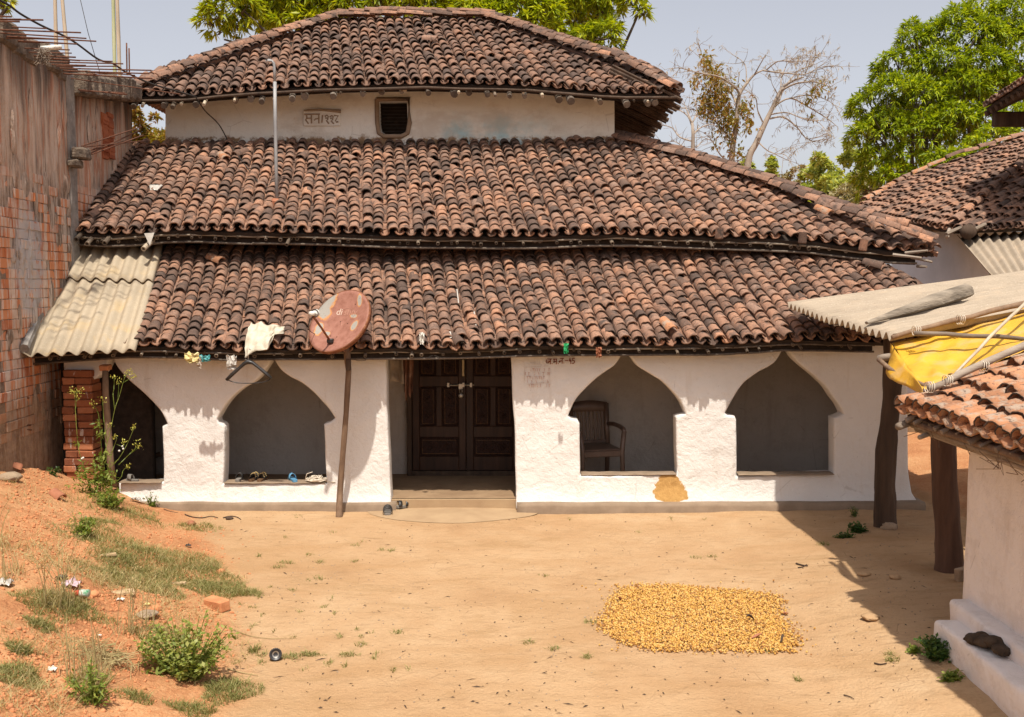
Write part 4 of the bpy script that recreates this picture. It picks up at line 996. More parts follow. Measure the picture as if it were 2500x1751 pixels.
# bricks: nine courses to the metre, laid in bond, each a little uneven
meB = []
for k in range(5):
    q = MB(); q.cbox((-.03, -.1182, -.0465), (.012, .1182, .0465), .005, 0, None, .003); meB.append(q.mesh('brick', M['brick']))
cnt = 0
def lay(Y, z, k, l=1.0):
    o = bpy.data.objects.new('brick', meB[k]); COL.objects.link(o)
    p = wall_pt(Y, z, .010*N3(Y, z, 0, 1.5) - .004 + rng.uniform(-.009, .008))
    R = Matrix.Translation(p) @ Matrix.Rotation(.057 + rng.gauss(0, .012), 4, 'Z') @ Matrix.Rotation(rng.gauss(0, .008), 4, 'X') @ Matrix.Scale(l, 4, (0, 1, 0))
    o.matrix_basis = Matrix.Translation(Vector(bb.location)).inverted() @ R; o.parent = bb
course = .100; z = .92; row = 0
holes = {(14, 1)}
while z < 3.62:
    Y = 9.62 + (.12 if row % 2 else 0); i = 0
    while Y < 11.36:
        vis = proj(wall_pt(Y, z))
        if vis[0] > -30 and not (z > 3.1 and rng.random() < (z-3.0)*1.1) and not (row*7 + i) % 53 == 5 and z > .55 + (Y-9.6)*.2: lay(Y, z, rng.randrange(5)); cnt += 1
        Y += .238; i += 1
    Y = 11.68 + (.12 if row % 2 else 0)
    while Y < 12.4 and z > 2.9 and cnt < 292:
        lay(Y, z, rng.randrange(5)); cnt += 1; Y += .238
    z += course; row += 1
q = MB()                                             # smears of mortar left proud of the bricks
for i in range(75):
    Y = rng.uniform(9.5, 13.1); zz = rng.uniform(1.0, 4.5); hh = rng.uniform(.05, .26); ww = rng.uniform(.03, .10); c = wall_pt(Y, zz, .010); k0 = len(q.v); n = 14
    q.v.append((c.x + .012, c.y, c.z))
    for f in (.6, 1.0):
        for j in range(n):
            a = 2*math.pi*j/n; rr = f*(1 + .35*N3(math.cos(a)*1.5 + i, math.sin(a)*1.5, i*.7)); q.v.append((xw(Y + ww*rr*math.cos(a)) + (.016 if f < 1 else .004), Y + ww*rr*math.cos(a), zz + hh*rr*math.sin(a)))
    for j in range(n): q.f.append((k0, k0+1+j, k0+1+(j+1) % n)); q.f.append((k0+1+j, k0+1+n+j, k0+1+n+(j+1) % n, k0+1+(j+1) % n)); q.mi += [0, 0]
q.build('mortar_smear', M['mortar'], bb, True)['kind'] = 'stuff'
# concrete post between the bays, slab edge, bracket
b = MB()
b.cbox((xw(11.5)-.1, 11.42, -.1), (xw(11.5)+.030, 11.60, 4.80), .015, 0, None, .006); b.build('concrete_post', M['cement'], bb)
b = MB()
for i in range(22):
    Y = 5.2 + i*.285; b.cbox((xw(Y)-.5, Y, 4.72 + rng.uniform(-.05, .08)), (xw(Y) + rng.uniform(-.01, .05), Y+.32, 4.93 + rng.uniform(-.05, .09)), .03, 0, None, .025)
b.build('slab_edge', M['cement_old'], bb)
b = MB(); p0, p1 = P(196, 208, 11.6), P(330, 228, 13.25)
for i in range(9):
    f = i/9; g = (i+1.05)/9; a = p0.lerp(p1, f); c = p0.lerp(p1, g)
    b.cbox((a.x-.25, a.y, a.z-.10 + rng.uniform(-.02, .02)), (c.x+.06 + rng.uniform(-.02, .03), c.y, c.z+.13 + rng.uniform(-.03, .03)), .03, 0, None, .02)
b.build('slab_beam', M['cement_old'], bb)
b = MB(); p = P(196, 375, 11.48); b.cbox((p.x-.06, p.y-.1, p.z-.07), (p.x+.10, p.y+.08, p.z+.06), .02, 0, None, .012); p = P(188, 396, 11.42); b.cbox((p.x-.08, p.y-.08, p.z-.06), (p.x+.04, p.y+.08, p.z+.02), .015, 0, None, .01); b.build('concrete_bracket', M['cement_old'], bb)
# brick infill patch of a blocked opening, exposed red
meR = []
for k in range(3):
    q = MB(); q.cbox((-.03, -.1165, -.0465), (.012, .1165, .0465), .006, 0, None, .004); meR.append(q.mesh('brick', M['brick_fresh']))
rg = random.Random(3); cnt2 = 0
for i in range(13):
    for j in range(2):
        px = 262 + j*13 + rg.uniform(-2, 2); py = 282 + i*8.4
        Y = 12.62 + j*.19; z = P(px, py, Y).z
        o = bpy.data.objects.new('brick', meR[rg.randrange(3)]); COL.objects.link(o); p = wall_pt(Y, z, .02 + rg.uniform(-.012, .012))
        o.matrix_basis = Matrix.Translation(Vector(bb.location)).inverted() @ Matrix.Translation(p) @ Matrix.Rotation(.05, 4, 'Z') @ Matrix.Scale(.78, 4, (0, 1, 0)) @ Matrix.Scale(.6, 4, (0, 0, 1)); o.parent = bb
# reinforcing rods lying across the wall head and poking towards the house
def rod(a, c, r=.0075, sag=.0, name='rebar'):
    q = MB(); a, c = Vector(a), Vector(c); pts = [a.lerp(c, f) + Vector((0, 0, -sag*4*f*(1-f))) for f in (0, .25, .5, .75, 1)]
    q.tube(pts, r, 6); return q.build(name, M['rebar'], bb, True)
R_ = [((-60, 40), (28, 41), 8.9), ((-60, 46), (52, 47), 9.0), ((-60, 47), (106, 49), 9.1), ((-60, 52), (48, 53), 9.2), ((30, 66), (114, 70), 9.4), ((-20, 72), (198, 80), 9.5), ((-40, 78), (211, 94), 9.6), ((-40, 86), (235, 101), 9.8), ((-30, 92), (180, 97), 9.8), ((0, 97), (188, 108), 10.0), ((40, 102), (187, 108), 10.1), ((60, 118), (170, 122), 10.2), ((70, 128), (175, 130), 10.4), ((80, 136), (185, 140), 10.5), ((90, 141), (195, 148), 10.5), ((60, 143), (275, 150), 10.6), ((80, 150), (301, 156), 10.8), ((100, 157), (210, 160), 10.9), ((90, 162), (290, 162), 11.0), ((110, 166), (370, 172), 11.1), ((120, 172), (365, 180), 11.2), ((130, 170), (330, 184), 11.2), ((120, 178), (372, 192), 11.3), ((140, 182), (300, 180), 11.4), ((150, 188), (440, 230), 11.5), ((190, 219), (310, 231), 11.55), ((195, 222), (305, 227), 11.55)]
for (a, c, Y) in R_: rod(P(*a, Y), P(*c, Y + .25), rng.uniform(.006, .009))
for (a, c) in (((200, 357), (345, 310)), ((205, 382), (342, 318)), ((204, 359), (352, 344)), ((208, 383), (350, 330)), ((200, 372), (305, 345))): rod(P(*a, 11.55), P(*c, 12.9), .008, .0)
for (a, c) in (((310, 184), (309, 105)), ((316, 184), (315, 118))): rod(P(*a, 12.8), P(*c, 12.8), .009)
for (a, c) in (((0, 970), (64, 972)), ((0, 976), (40, 979)), ((0, 1036), (68, 1038)), ((0, 1043), (70, 1050))): rod(P(*a, 9.72) + Vector((.03, 0, 0)), P(*c, 10.15) + Vector((.03, 0, 0)), .006)
b = MB(); b.tube([P(100, 118, 10.0), P(150, 115, 10.1)], .022, 8); b.build('plastic_pipe', M['lime_old'], bb, True)
# dry roots and trash hanging from the wall head
b = MB()
for i in range(160):
    p = P(92 + rng.gauss(0, 5), 120 + rng.uniform(0, 34), 9.95) + Vector((rng.uniform(.02, .1), 0, 0)); d = Vector((rng.gauss(0, 1), rng.gauss(0, 1), rng.gauss(-.3, 1))).normalized()*.045
    b.tube([p, p + d], .003, 3, 0, False)
rt = b.build('dry_root', M['wood_grey']); tag(rt, 'tangle of dry roots hanging below the rods on the brick wall head', 'roots')
# bamboo poles standing behind the wall
for (px0, py0, px1, py1, m, lab) in ((138, 150, 133, -60, 'bamboo_new', 'bamboo pole left of the two that lean together above the brick wall'), (166, 160, 147, -60, 'bamboo_new', 'bamboo pole leaning right, second above the brick wall'), (281, 205, 275, -60, 'bamboo_green', 'greenish bamboo pole beside the upright rods'), (293, 205, 284, -60, 'bamboo_new', 'pale bamboo pole tied to the upright rods')):
    Y = 14.0; a, c = P(px0, py0, Y), P(px1, py1, Y); base = a + (a-c).normalized()*(a.z/((a-c).normalized().z*-1 if (a-c).z < 0 else 1)); q = MB(); pts = [base.lerp(c, f) for f in [i/24 for i in range(25)]]
    rs = [.024*(1.0 if i % 3 else 1.13) for i in range(25)]; q.tube(pts, rs, 9); o = q.build('bamboo_pole', M[m], None, True); tag(o, lab, 'pole', 'bamboo poles above the brick wall')
# sagging cables
def cable(name, pts, Y, r, lab, m='cable', sag=.0, wob=.0):
    q = MB(); L = [P(x, y, (Y if not isinstance(Y, (list, tuple)) else Y[0] + (Y[1]-Y[0])*i/(len(pts)-1))) for i, (x, y) in enumerate(pts)]
    q.tube(L, r, 6); o = q.build(name, M[m], None, True); tag(o, lab, 'cable'); return o
cable('power_cable', smooth_curve([(-40, -20), (20, 12), (50, 34), (100, 62), (150, 85), (185, 105), (240, 145), (275, 155), (310, 178), (370, 205), (430, 222), (478, 237)], 4), (9.3, 13.2), .011, 'black power cable sagging from the brick wall to the upper eave')
cable('drop_wire', smooth_curve([(478, 237), (500, 270), (535, 305), (560, 352)], 5), (13.3, 13.85), .008, 'thin black wire drooping down the cream upper wall')
cable('roof_wire', smooth_curve([(560, 352), (585, 385), (615, 425), (650, 470), (672, 498)], 5), (13.7, 12.05), .007, 'black wire lying across the middle tiles to the pipe mast')
cable('stay_wire', [(194, -10), (215, 80), (243, 175)], 12.5, .004, 'fine stay wire slanting against the sky above the brick wall')
# ---- galvanised mast on the middle roof
an = thing('pipe_mast', 'tall bent grey galvanised pipe standing on the middle roof', 'mast', plane_hit(676, 505, Y2, ze2, T2))
base = plane_hit(676, 505, Y2, ze2, T2); Ym = base.y; q = MB()
q.tube([base + Vector((0, 0, -.05))] + [P(x, y, Ym) for x, y in ((674, 400), (672, 300), (671, 200))], .021, 10); q.build('lower_pipe', M['galv'], an, True)
q = MB(); q.tube([P(x, y, Ym) for x, y in ((671, 202), (670, 170), (668.5, 155), (664, 149), (655, 147), (649, 148))], .0165, 10); q.build('bent_pipe', M['galv'], an, True)
q = MB(); q.cbox((base.x-.06, base.y-.05, base.z-.03), (base.x+.07, base.y+.06, base.z+.10), .03, 0, None, .02); q.build('mortar_foot', M['clay_red'], an)
# ================================================================== BRICK PILLAR AND PROP UNDER THE BROKEN ARCH
pil = thing('brick_pillar', 'stack of rough red bricks holding up the broken end of the veranda wall', 'pillar', (-4.55, 10.55, .1))
rng = random.Random(21); zt = P(190, 915, 10.5).z; z = .02; row = 0
while z < zt:
    xa, xb = P(152 + row*.2, 1000, 10.5).x, P(226 + row*0, 1000, 10.5).x; off = rng.uniform(-.012, .012)
    cut = [(0, .42), (.435, 1)] if row % 2 else ([(0, 1)] if row % 4 else [(0, .46), (.47, 1)])
    for (u0, u1) in cut:
        q = MB(); dx = rng.uniform(-.01, .014)
        q.cbox((xa + (xb-xa)*u0 + off + dx, 10.49 + rng.uniform(-.015, .015), z), (xa + (xb-xa)*u1 + off + dx - .004, 10.74, z+.074), .009, 0, None, .004)
        q.build('brick', M['brick_pillar'], pil)
    z += .0785; row += 1
q = MB(); q.tube([P(x, y, 10.42) for x, y in ((257, 905), (258, 960), (263, 1040), (269, 1120), (276, 1186))], [.030, .033, .037, .038, .036], 10, 0, True, .03)
tag(q.build('wooden_prop', M['wood_brown'], None, True), 'slim wooden prop wedged under the tip of the broken arch', 'post')
q = MB(); p = P(256, 898, 10.44); q.cbox((p.x-.05, p.y-.04, p.z-.03), (p.x+.05, p.y+.08, p.z+.03), .008, 0, None, .006); tag(q.build('brick_wedge', M['brick_loose']), 'orange brick wedge between the prop and the broken arch', 'brick')
q = MB(); q.tube([P(345, 1128, 11.2), P(392, 1108, 11.3)], .03, 8); q.tube([P(345, 1128, 11.2), P(300, 1160, 11.2)], .03, 8); tag(q.build('leaning_stick', M['wood_dark'], None, True), 'dark stick leaning inside the broken left arch', 'stick')
# ================================================================== THINGS ON AND IN THE HOUSE
# satellite dish on its branch pole
dish = thing('satellite_dish', 'rusty satellite dish on a crooked branch pole beside the doorway', 'satellite dish', G(828, 1262))
du = Vector((0, 0, 1)).cross(dn).normalized(); du = -du if du.x < 0 else du
dv = dn.cross(du); dv = dv if dv.z > 0 else -dv; RD = .362
def dpt(x, y, h=0.0):
    rr = (x*x+y*y)/(RD*RD); return DC + du*x + dv*y + dn*(.055*(rr-1) + h)
q = MB(); prof = [(RD*i/10) for i in range(11)]; k = 40
for r in prof:
    for j in range(k): a = 2*math.pi*j/k; q.v.append(tuple(dpt(r*math.cos(a)*.95, r*math.sin(a)*1.02)))
for i in range(10):
    for j in range(k): q.f.append((i*k+j, i*k+(j+1) % k, (i+1)*k+(j+1) % k, (i+1)*k+j)); q.mi.append(0)
q.build('reflector', M['rust'], dish, True, .004)
q = MB(); ring = [dpt(RD*math.cos(2*math.pi*j/k)*.95, RD*math.sin(2*math.pi*j/k)*1.02) for j in range(k)]
out = [p + (p-DC).normalized()*.008 for p in ring]
for L, o_ in ((ring, 0.004), (out, .002), ([p + (p-DC).normalized()*.004 for p in ring], -.045), ([p - (p-DC).normalized()*.008 for p in ring], -.045)): q.v += [tuple(p + dn*o_) for p in L]
for i in range(3):
    for j in range(k): q.f.append((i*k+j, i*k+(j+1) % k, (i+1)*k+(j+1) % k, (i+1)*k+j)); q.mi.append(0)
q.build('rim', M['rust_rim'], dish, True)
tip = P(765, 773, 9.62); foot = P(806, 833, 9.95)
q = MB(); q.tube([foot, foot.lerp(tip, .5) + Vector((0, 0, .005)), tip], .011, 8); q.build('feed_arm', M['rust_rim'], dish, True)
q = MB(); q.cbox((foot.x-.03, foot.y-.03, foot.z-.02), (foot.x+.035, foot.y+.04, foot.z+.025), .008); q.build('arm_bracket', M['black_plastic'], dish)
dl = (DC + dn*.1 - tip).normalized(); RM = Matrix.Translation(tip + Vector((0, 0, .03))) @ dl.to_track_quat('Z', 'Y').to_matrix().to_4x4()
q = MB(); q.lathe([(0, -.05), (.022, -.05), (.024, .0), (.018, .012), (.018, .022), (.036, .03), (.040, .055), (.034, .062), (0, .064)], 18, RM); ln = q.build('feed_horn', M['fluff'], dish, True)
q = MB(); q.lathe([(.041, .020), (.041, .032), (.0, .033)], 14, RM); q.build('clamp', M['black_plastic'], ln, True)
q = MB(); q.tube([P(x, y, 9.68 + i*.05) for i, (x, y) in enumerate(smooth_curve([(757, 781), (753, 795), (757, 808), (770, 816), (788, 818), (795, 832), (800, 850), (812, 866)], 3))], .0035, 5); q.build('feed_cable', M['cable'], dish, True)
q = MB(); q.tube([P(842, 846, 10.20), P(848, 830, 10.22), P(836, 800, 10.12)], .022, 8); q.build('mount', M['rust_rim'], dish, True)
gp = G(828, 1262)
q = MB(); pts = [P(x, y, Yq) for x, y, Yq in ((846, 842, 10.2), (848, 875, 10.2), (851, 905, 10.2), (848, 960, 10.21), (845, 1010, 10.22), (841, 1060, 10.24), (837, 1110, 10.26), (832, 1170, 10.28), (829, 1220, 10.3))] + [gp + Vector((0, 0, .02)), gp + Vector((0, 0, -.06))]
q.tube(pts, [.035, .034, .029, .030, .028, .031, .029, .032, .033, .037, .04], 11, 0, True, .05); q.build('branch_pole', M['wood_brown'], dish, True)
q = MB(); q.cbox((P(843, 0, 10.2).x-.03, 10.13, P(0, 892, 10.2).z-.05), (P(843, 0, 10.2).x+.02, 10.17, P(0, 892, 10.2).z+.07), .006); q.build('splint', M['wood_dark'], dish)
def dish_text(s_, size, px, py, mat):
    """lettering laid on the curved face of the dish"""
    d = ray(px, py); o = Vector((0, 0, H_CAM)); p = o + d*((DC-o).dot(dn)/d.dot(dn)); x0, y0 = (p-DC).dot(du), (p-DC).dot(dv)
    cu = bpy.data.curves.new('tmp', 'FONT'); cu.body = s_; cu.size = size
    tmp = bpy.data.objects.new('tmp', cu); COL.objects.link(tmp); dg = bpy.context.evaluated_depsgraph_get()
    me = bpy.data.meshes.new_from_object(tmp.evaluated_get(dg)); bpy.data.objects.remove(tmp); bpy.data.curves.remove(cu)
    for v in me.vertices: v.co = dpt(x0 + v.co.x, y0 + v.co.y, .004)
    me.materials.clear(); me.materials.append(mat); me.name = 'printed_name'
    o = bpy.data.objects.new('printed_name', me); COL.objects.link(o); adopt(o, dish)
dish_text('di', .105, 814, 763, M['faded_print']); dish_text('shtv', .105, 832, 763, M['faded_print2'])
q = MB(); q.tube([dpt((DCx), (DCy), .003) for DCx, DCy in [(.02 + .11*math.cos(a*.28-.9), .10 + .075*math.sin(a*.28-.9)) for a in range(12)]], .002, 4); q.build('printed_swoosh', M['faded_print2'], dish)
for (x, y) in ((-.02, .02), (.08, .0), (-.06, -.16), (.02, -.17), (.10, .22)):
    q = MB(); q.lathe([(0, .004), (.006, .003), (.007, 0)], 8, Matrix.Translation(dpt(x, y, .002)) @ dn.to_track_quat('Z', 'Y').to_matrix().to_4x4()); q.build('bolt', M['rebar'], dish, True)
# cloth, hanger and scraps at the eave
rng = random.Random(8)
zeA = P(700, 848, Y1).z
def roofpt(px, py, off=.10): return plane_hit(px, py, Y1, zeA, T1) + Vector((0, -.5, .86))*off
C0, C1 = roofpt(618, 812, .13), roofpt(699, 822, .13)
CB = [P(597, 874, 10.04), P(608, 868, 10.04), P(628, 856, 10.02), P(655, 853, 10.02), roofpt(672, 842, .12), roofpt(697, 838, .12)]
def clothfn(u, v):
    kb = min(4, int(u*5)); bt = CB[kb].lerp(CB[kb+1], u*5-kb)
    p = (C0*(1-u) + C1*u)*(1-v) + bt*v
    sag = math.sin(math.pi*v)*.05*(1-u)
    return p + Vector((.012*N3(u*7, v*7, 1), -sag - .05*abs(N3(u*4, v*2.5, 5)) - .016*math.sin(u*19 + v*4 + 2*N3(u*3, v*3, 2)), sag*.9 + .030*N3(u*5, v*5, 9)))
q = MB(); q.grid(clothfn, 34, 26); o = q.build('cream_cloth', M['cloth_white'], None, True, .004); tag(o, 'crumpled cream cloth thrown over the eave tiles above the hanger', 'cloth')
hg = thing('coat_hanger', 'black plastic coat hanger hanging from the eave beside the second arch', 'hanger', P(607, 868, 10.0))
q = MB(); L = [P(x, y, 10.02) for x, y in ((553, 928), (566, 915), (585, 898), (596, 888), (606, 883), (617, 886), (630, 896), (647, 910), (662, 924))]
q.tube(L, [.020, .024, .021, .024, .032, .023, .019, .023, .021], 8, 0, True, 0, .8); q.build('shoulder', M['black_plastic'], hg, True)
q = MB(); q.tube([P(x, y, 10.03) for x, y in smooth_curve([(556, 928), (575, 934), (605, 936), (640, 934), (660, 926)], 3)], .0055, 6); q.build('trouser_bar', M['black_plastic'], hg, True)
q = MB(); q.tube([P(x, y, 10.03) for x, y in smooth_curve([(607, 884), (606, 870), (608, 862), (612, 857), (609, 851)], 3)], .006, 6); q.build('hook', M['steel'], hg, True)
def scrap(name, px, py, w, h, Y, m, lab, seed, n=7, cat='scrap'):
    r = random.Random(seed); c = P(px, py, Y); q = MB()
    q.grid(lambda u, v: c + Vector(((u-.5)*w*(1 - .35*v*r.random()), .05*N3(u*4 + seed, v*4, 1), -v*h + .03*N3(u*5, v*5, seed))), n, n)
    o = q.build(name, M[m], None, False, .002); tag(o, lab, cat); return o
scrap('polythene_scrap', 565, 868, .11, .14, 10.03, 'poly', 'clear polythene scrap hanging from the eave left of the hanger', 3)
scrap('wrapper', 468, 862, .15, .10, 10.05, 'yellow_scrap', 'pale yellow wrapper stuffed under the eave poles', 4)
scrap('wrapper', 500, 868, .11, .06, 10.06, 'teal', 'teal plastic scrap beside the yellow wrapper under the eave', 5)
scrap('rag', 486, 870, .05, .12, 10.06, 'sack', 'narrow grey rag hanging between the yellow and teal scraps', 6)
scrap('cloth_strip', 1382, 838, .05, .10, 10.03, 'green_plastic', 'green rag knotted to the eave above the number 45', 7)
scrap('cloth_strip', 1462, 848, .06, .10, 10.05, 'clay_red', 'red strip tucked under the eave beside the third arch', 8)
scrap('paper_scrap', 1030, 812, .05, .12, 10.06, 'fluff', 'thin white strip caught in the lowest tiles above the door', 31)
def flat_cloth(name, px, py, w, l, m, lab, seed, ze, Ye, tn, lift=.085):
    u = Vector((-.1, 1, tn)).normalized(); c = plane_hit(px, py, Ye, ze, tn) + Vector((0, -.5, .86))*lift; q = MB(); r = random.Random(seed)
    q.grid(lambda a, b_: c + Vector(((a-.5)*w*(1-.5*b_), 0, 0)) - u*(b_*l) + Vector((0, -.5, .86))*(.02*N3(a*5, b_*5, seed) - .02*abs(a-.5)), 8, 8)
    o = q.build(name, M[m], None, True, .003); tag(o, lab, 'cloth')
flat_cloth('plastic_sheet', 384, 466, .17, .16, 'poly', 'whitish plastic sheet patched among the tiles of the middle roof', 5, ze2, Y2, T2)
q = MB(); p0 = P(352, 570, Y2-.05); q.add([p0, P(377, 568, Y2-.06), P(366, 600, Y2-.10), P(360, 588, Y2-.04)], [(0, 1, 2), (0, 2, 3)]); o = q.build('plastic_pennant', M['poly'], None, False, .002); tag(o, 'white plastic rag hanging in a point from the middle eave', 'rag')
# curtain and sacking in the doorway
cx = P(990, 0, 10.85).x
def curtain(u, v):
    x = P(975, 0, 10.85).x + (P(1003, 0, 10.85).x - P(975, 0, 10.85).x)*u; z = P(0, 860, 10.85).z - (.50 + .10*N3(u*6, 0, 4))*v*(1 - .25*abs(u-.45))
    return Vector((x + .03*v*(.5-u), 10.85 + .035*math.sin(u*14 + v*2) + .02*N3(u*5, v*6, 2), z))
q = MB(); q.grid(curtain, 16, 22); tag(q.build('door_curtain', M['cloth_brown'], None, True, .003), 'stained brown rag hanging at the left of the doorway', 'curtain')
def sack(u, v): return Vector((P(945, 0, 11.2).x + .17*u + .02*N3(v*4, u*3, 1), 11.2 + .05*math.sin(u*5) + .03*N3(u*4, v*4, 3), P(0, 858, 11.2).z - .34*v - .03*u))
q = MB(); q.grid(sack, 10, 12); tag(q.build('sacking', M['sack'], None, True, .003), 'pale sacking hung behind the brown rag in the doorway', 'sacking')
# plastic armchair seen through the third arch
ch = thing('plastic_chair', 'brown plastic armchair with slatted back behind the third arch', 'chair', (.96, 11.36, .12))
CM = Matrix.Translation((.965, 11.36, .12)) @ Matrix.Rotation(math.radians(14), 4, 'Z')      # the sitter faces -y, turned a little to the right
def cq(*p): return CM @ Vector(p)
q = MB(); q.cbox((-.235, -.235, .405), (.235, .20, .430), .012, 0, CM); q.cbox((-.225, -.248, .345), (.225, -.225, .412), .008, 0, CM); q.build('seat', M['chair'], ch)
for s in (-1, 1):
    q = MB(); q.tube([cq(s*.250, -.235, 0), cq(s*.243, -.238, .22), cq(s*.235, -.235, .40), cq(s*.262, -.225, .63)], [.024, .027, .030, .028], 8, 0, True, 0, 1.0); q.build('front_leg', M['chair'], ch, True)
    q = MB(); q.tube([cq(s*.235, .27, 0), cq(s*.225, .235, .22), cq(s*.215, .20, .41)], [.025, .028, .030], 8); q.build('rear_leg', M['chair'], ch, True)
    q = MB(); q.tube([cq(s*.215, .195, .40), cq(s*.215, .235, .62), cq(s*.222, .29, .89)], [.030, .030, .034], 8); q.build('back_post', M['chair'], ch, True)
    q = MB(); q.tube([cq(s*.225, .23, .655), cq(s*.262, .12, .665), cq(s*.275, -.06, .66), cq(s*.268, -.19, .645), cq(s*.262, -.235, .615)], [.026, .026, .027, .028, .026], 8, 0, True, 0, 1.0); q.build('armrest', M['chair'], ch, True)
for i in range(8):
    x = -.165 + i*.047; q = MB(); q.cbox((x-.0155, -.006, 0), (x+.0155, .006, .40), .004, 0, CM @ Matrix.Translation((0, .205, .445)) @ Matrix.Rotation(-.165, 4, 'X')); q.build('slat', M['chair'], ch)
q = MB(); K = 12
q.grid(lambda u, v: cq(-.235 + .47*u, .268 + .03*v, .80 + .10*v + .028*v*math.sin(math.pi*u)), K, 2); q.build('top_rail', M['chair'], ch, True, .03)
q = MB(); q.cbox((-.20, .19, .43), (.20, .215, .475), .008, 0, CM); q.build('lower_rail', M['chair'], ch)
# sandals
def sandal(name, loc, rz, lab, sole_m, strap_m, L=.255, straps=((.62, .034), (.30, .05)), stud=None, group=None, tiltx=0.0):
    t = thing(name, lab, 'sandal', loc, group); X = Matrix.Translation(loc) @ Matrix.Rotation(rz, 4, 'Z') @ Matrix.Rotation(tiltx, 4, 'X')
    q = MB(); prof = [(0, .0), (.03, .028), (.15, .036), (.35, .033), (.55, .034), (.75, .045), (.9, .040), (.98, .02), (1, .0)]
    up = [(p*L, w*L/.255) for p, w in prof]; ring = [(x_, -w) for x_, w in up] + [(x_, w) for x_, w in reversed(up[1:-1])]
    n = len(ring); k = len(q.v); q.v += [tuple(X @ Vector((w, x_, .0))) for x_, w in ring] + [tuple(X @ Vector((w*1.02, x_, .024))) for x_, w in ring]
    q.f += [tuple(reversed(range(n))), tuple(range(n, 2*n))] + [(i, (i+1) % n, n+(i+1) % n, n+i) for i in range(n)]; q.mi += [0]*(n+2)
    q.build('sole', M[sole_m], t)
    for (y, wd) in straps:
        q = MB(); w = .046*L/.255
        q.grid(lambda u, v: X @ Vector((-w*math.cos(math.pi*u), y*L + (v-.5)*wd + .012*math.sin(math.pi*u), .02 + .055*math.sin(math.pi*u))), 10, 2); so = q.build('strap', M[strap_m], t, True, .005)
        if stud:
            q = MB()
            for i in range(1, 9):
                c = X @ Vector((-w*math.cos(math.pi*i/9.), y*L + .012*math.sin(math.pi*i/9), .027 + .055*math.sin(math.pi*i/9))); q.cbox((c.x-.005, c.y-.012, c.z-.004), (c.x+.005, c.y+.012, c.z+.004), .002)
            q.build('stud', M[stud], so)
    return t
ga, gb = G(948, 1258), G(976, 1247)
sandal('sandal', ga + Vector((0, -.05, .005)), .12, 'left sandal of the black strapped pair beside the door', 'sole_grey', 'black_plastic', .27, ((.68, .05), (.42, .03), (.12, .04)), None, 'black sandals by the door')
sandal('sandal', gb + Vector((-.04, -.01, .03)), -1.0, 'right sandal of the black strapped pair beside the door, turned sideways', 'sole_grey', 'black_plastic', .27, ((.68, .05), (.40, .03), (.12, .04)), None, 'black sandals by the door')
zs = P(0, 1182, YW).z + .014
sandal('sandal', (P(581, 1170, 10.58).x, 10.545, zs), .05, 'single dark slipper on the sill of the second arch', 'sole_grey', 'dark_rubber', .20, ((.60, .07),))
sandal('sandal', (P(612, 1170, 10.58).x, 10.545, zs), -.25, 'left slipper of the gold studded pair on the sill', 'leather', 'dark_rubber', .20, ((.62, .06), (.35, .03)), 'gold', 'gold studded slippers')
sandal('sandal', (P(634, 1170, 10.58).x, 10.535, zs), -.15, 'right slipper of the gold studded pair on the sill', 'leather', 'dark_rubber', .20, ((.62, .06), (.35, .03)), 'gold', 'gold studded slippers')
sandal('sandal', (P(724, 1170, 10.58).x, 10.53, zs), .5, 'blue rubber slipper left of the twine heap on the sill', 'blue_rubber', 'blue_rubber', .20, ((.6, .05),))
sandal('sandal', (P(787, 1170, 10.58).x, 10.53, zs), -.7, 'blue slipper right of the twine heap in the corner of the arch', 'dark_rubber', 'blue_rubber', .20, ((.6, .06),))
sandal('sandal', (P(340, 1170, 10.58).x, 10.55, zs), 1.2, 'grey slipper on the sill of the broken left arch', 'sole_grey', 'sole_grey', .16, ((.6, .05),))
q = MB(); r = random.Random(2); cxx = P(753, 0, 10.5).x
for i in range(16):
    pts = []; a = r.uniform(0, 6); R0 = r.uniform(.03, .115)
    for j in range(12): pts.append((cxx + R0*math.cos(a + j*.62)*1.05 + r.gauss(0, .008), 10.56 + R0*.55*math.sin(a + j*.62) + r.gauss(0, .006), zs + .008 + r.uniform(0, .085)*(1-R0/.16)))
    q.tube(pts, .0048, 5)
q.tube([(cxx-.12, 10.53, zs+.02), (cxx-.10, 10.53, zs+.09), (cxx-.04, 10.54, zs+.11)], .004, 5); q.tube([(cxx+.10, 10.53, zs+.01), (cxx+.17, 10.50, zs+.012), (cxx+.21, 10.5, zs+.01)], .0045, 5)
tag(q.build('twine_heap', M['twine'], None, True), 'loose heap of cream twine between two blue slippers', 'twine')
# ================================================================== LEAN-TO: CORRUGATED CANOPY, POSTS, TARPAULIN
cp = thing('canopy_sheet', 'grey corrugated canopy sheet reaching over the right end of the tiles', 'canopy', (4.5, 10.6, 2.0))
A0, B0 = P(1922, 744, 10.39), P(2181, 830, 7.49)
A1, B1 = A0 + Vector((3.6, .55, .44)), B0 + Vector((2.4, .40, .42))
Wc = (B0-A0).length; kk = 20
def sheet_z(x, y):
    f = (A0.y-y)/(A0.y-B0.y); return A0.z + (B0.z-A0.z)*f + (x-2.87)*(.122 + .05*f)
for part, (f0, f1, lift) in enumerate(((0, .53, 0), (.50, 1.0, .014))):
    q = MB(); n = int(240*(f1-f0))
    def cs(u, v):
        f = f0 + (f1-f0)*u; p = (A0.lerp(B0, f))*(1-v) + (A1.lerp(B1, f))*v
        return p + Vector((0, 0, lift + .030*math.cos(2*math.pi*f*kk) - .05*math.sin(math.pi*f)*(1-v)*.4 + .012*N3(p.x, p.y, 1, 1.3)))
    q.grid(cs, n, 24); q.build('corrugated_sheet', M['cement_sheet_grey'], cp, True, .006)
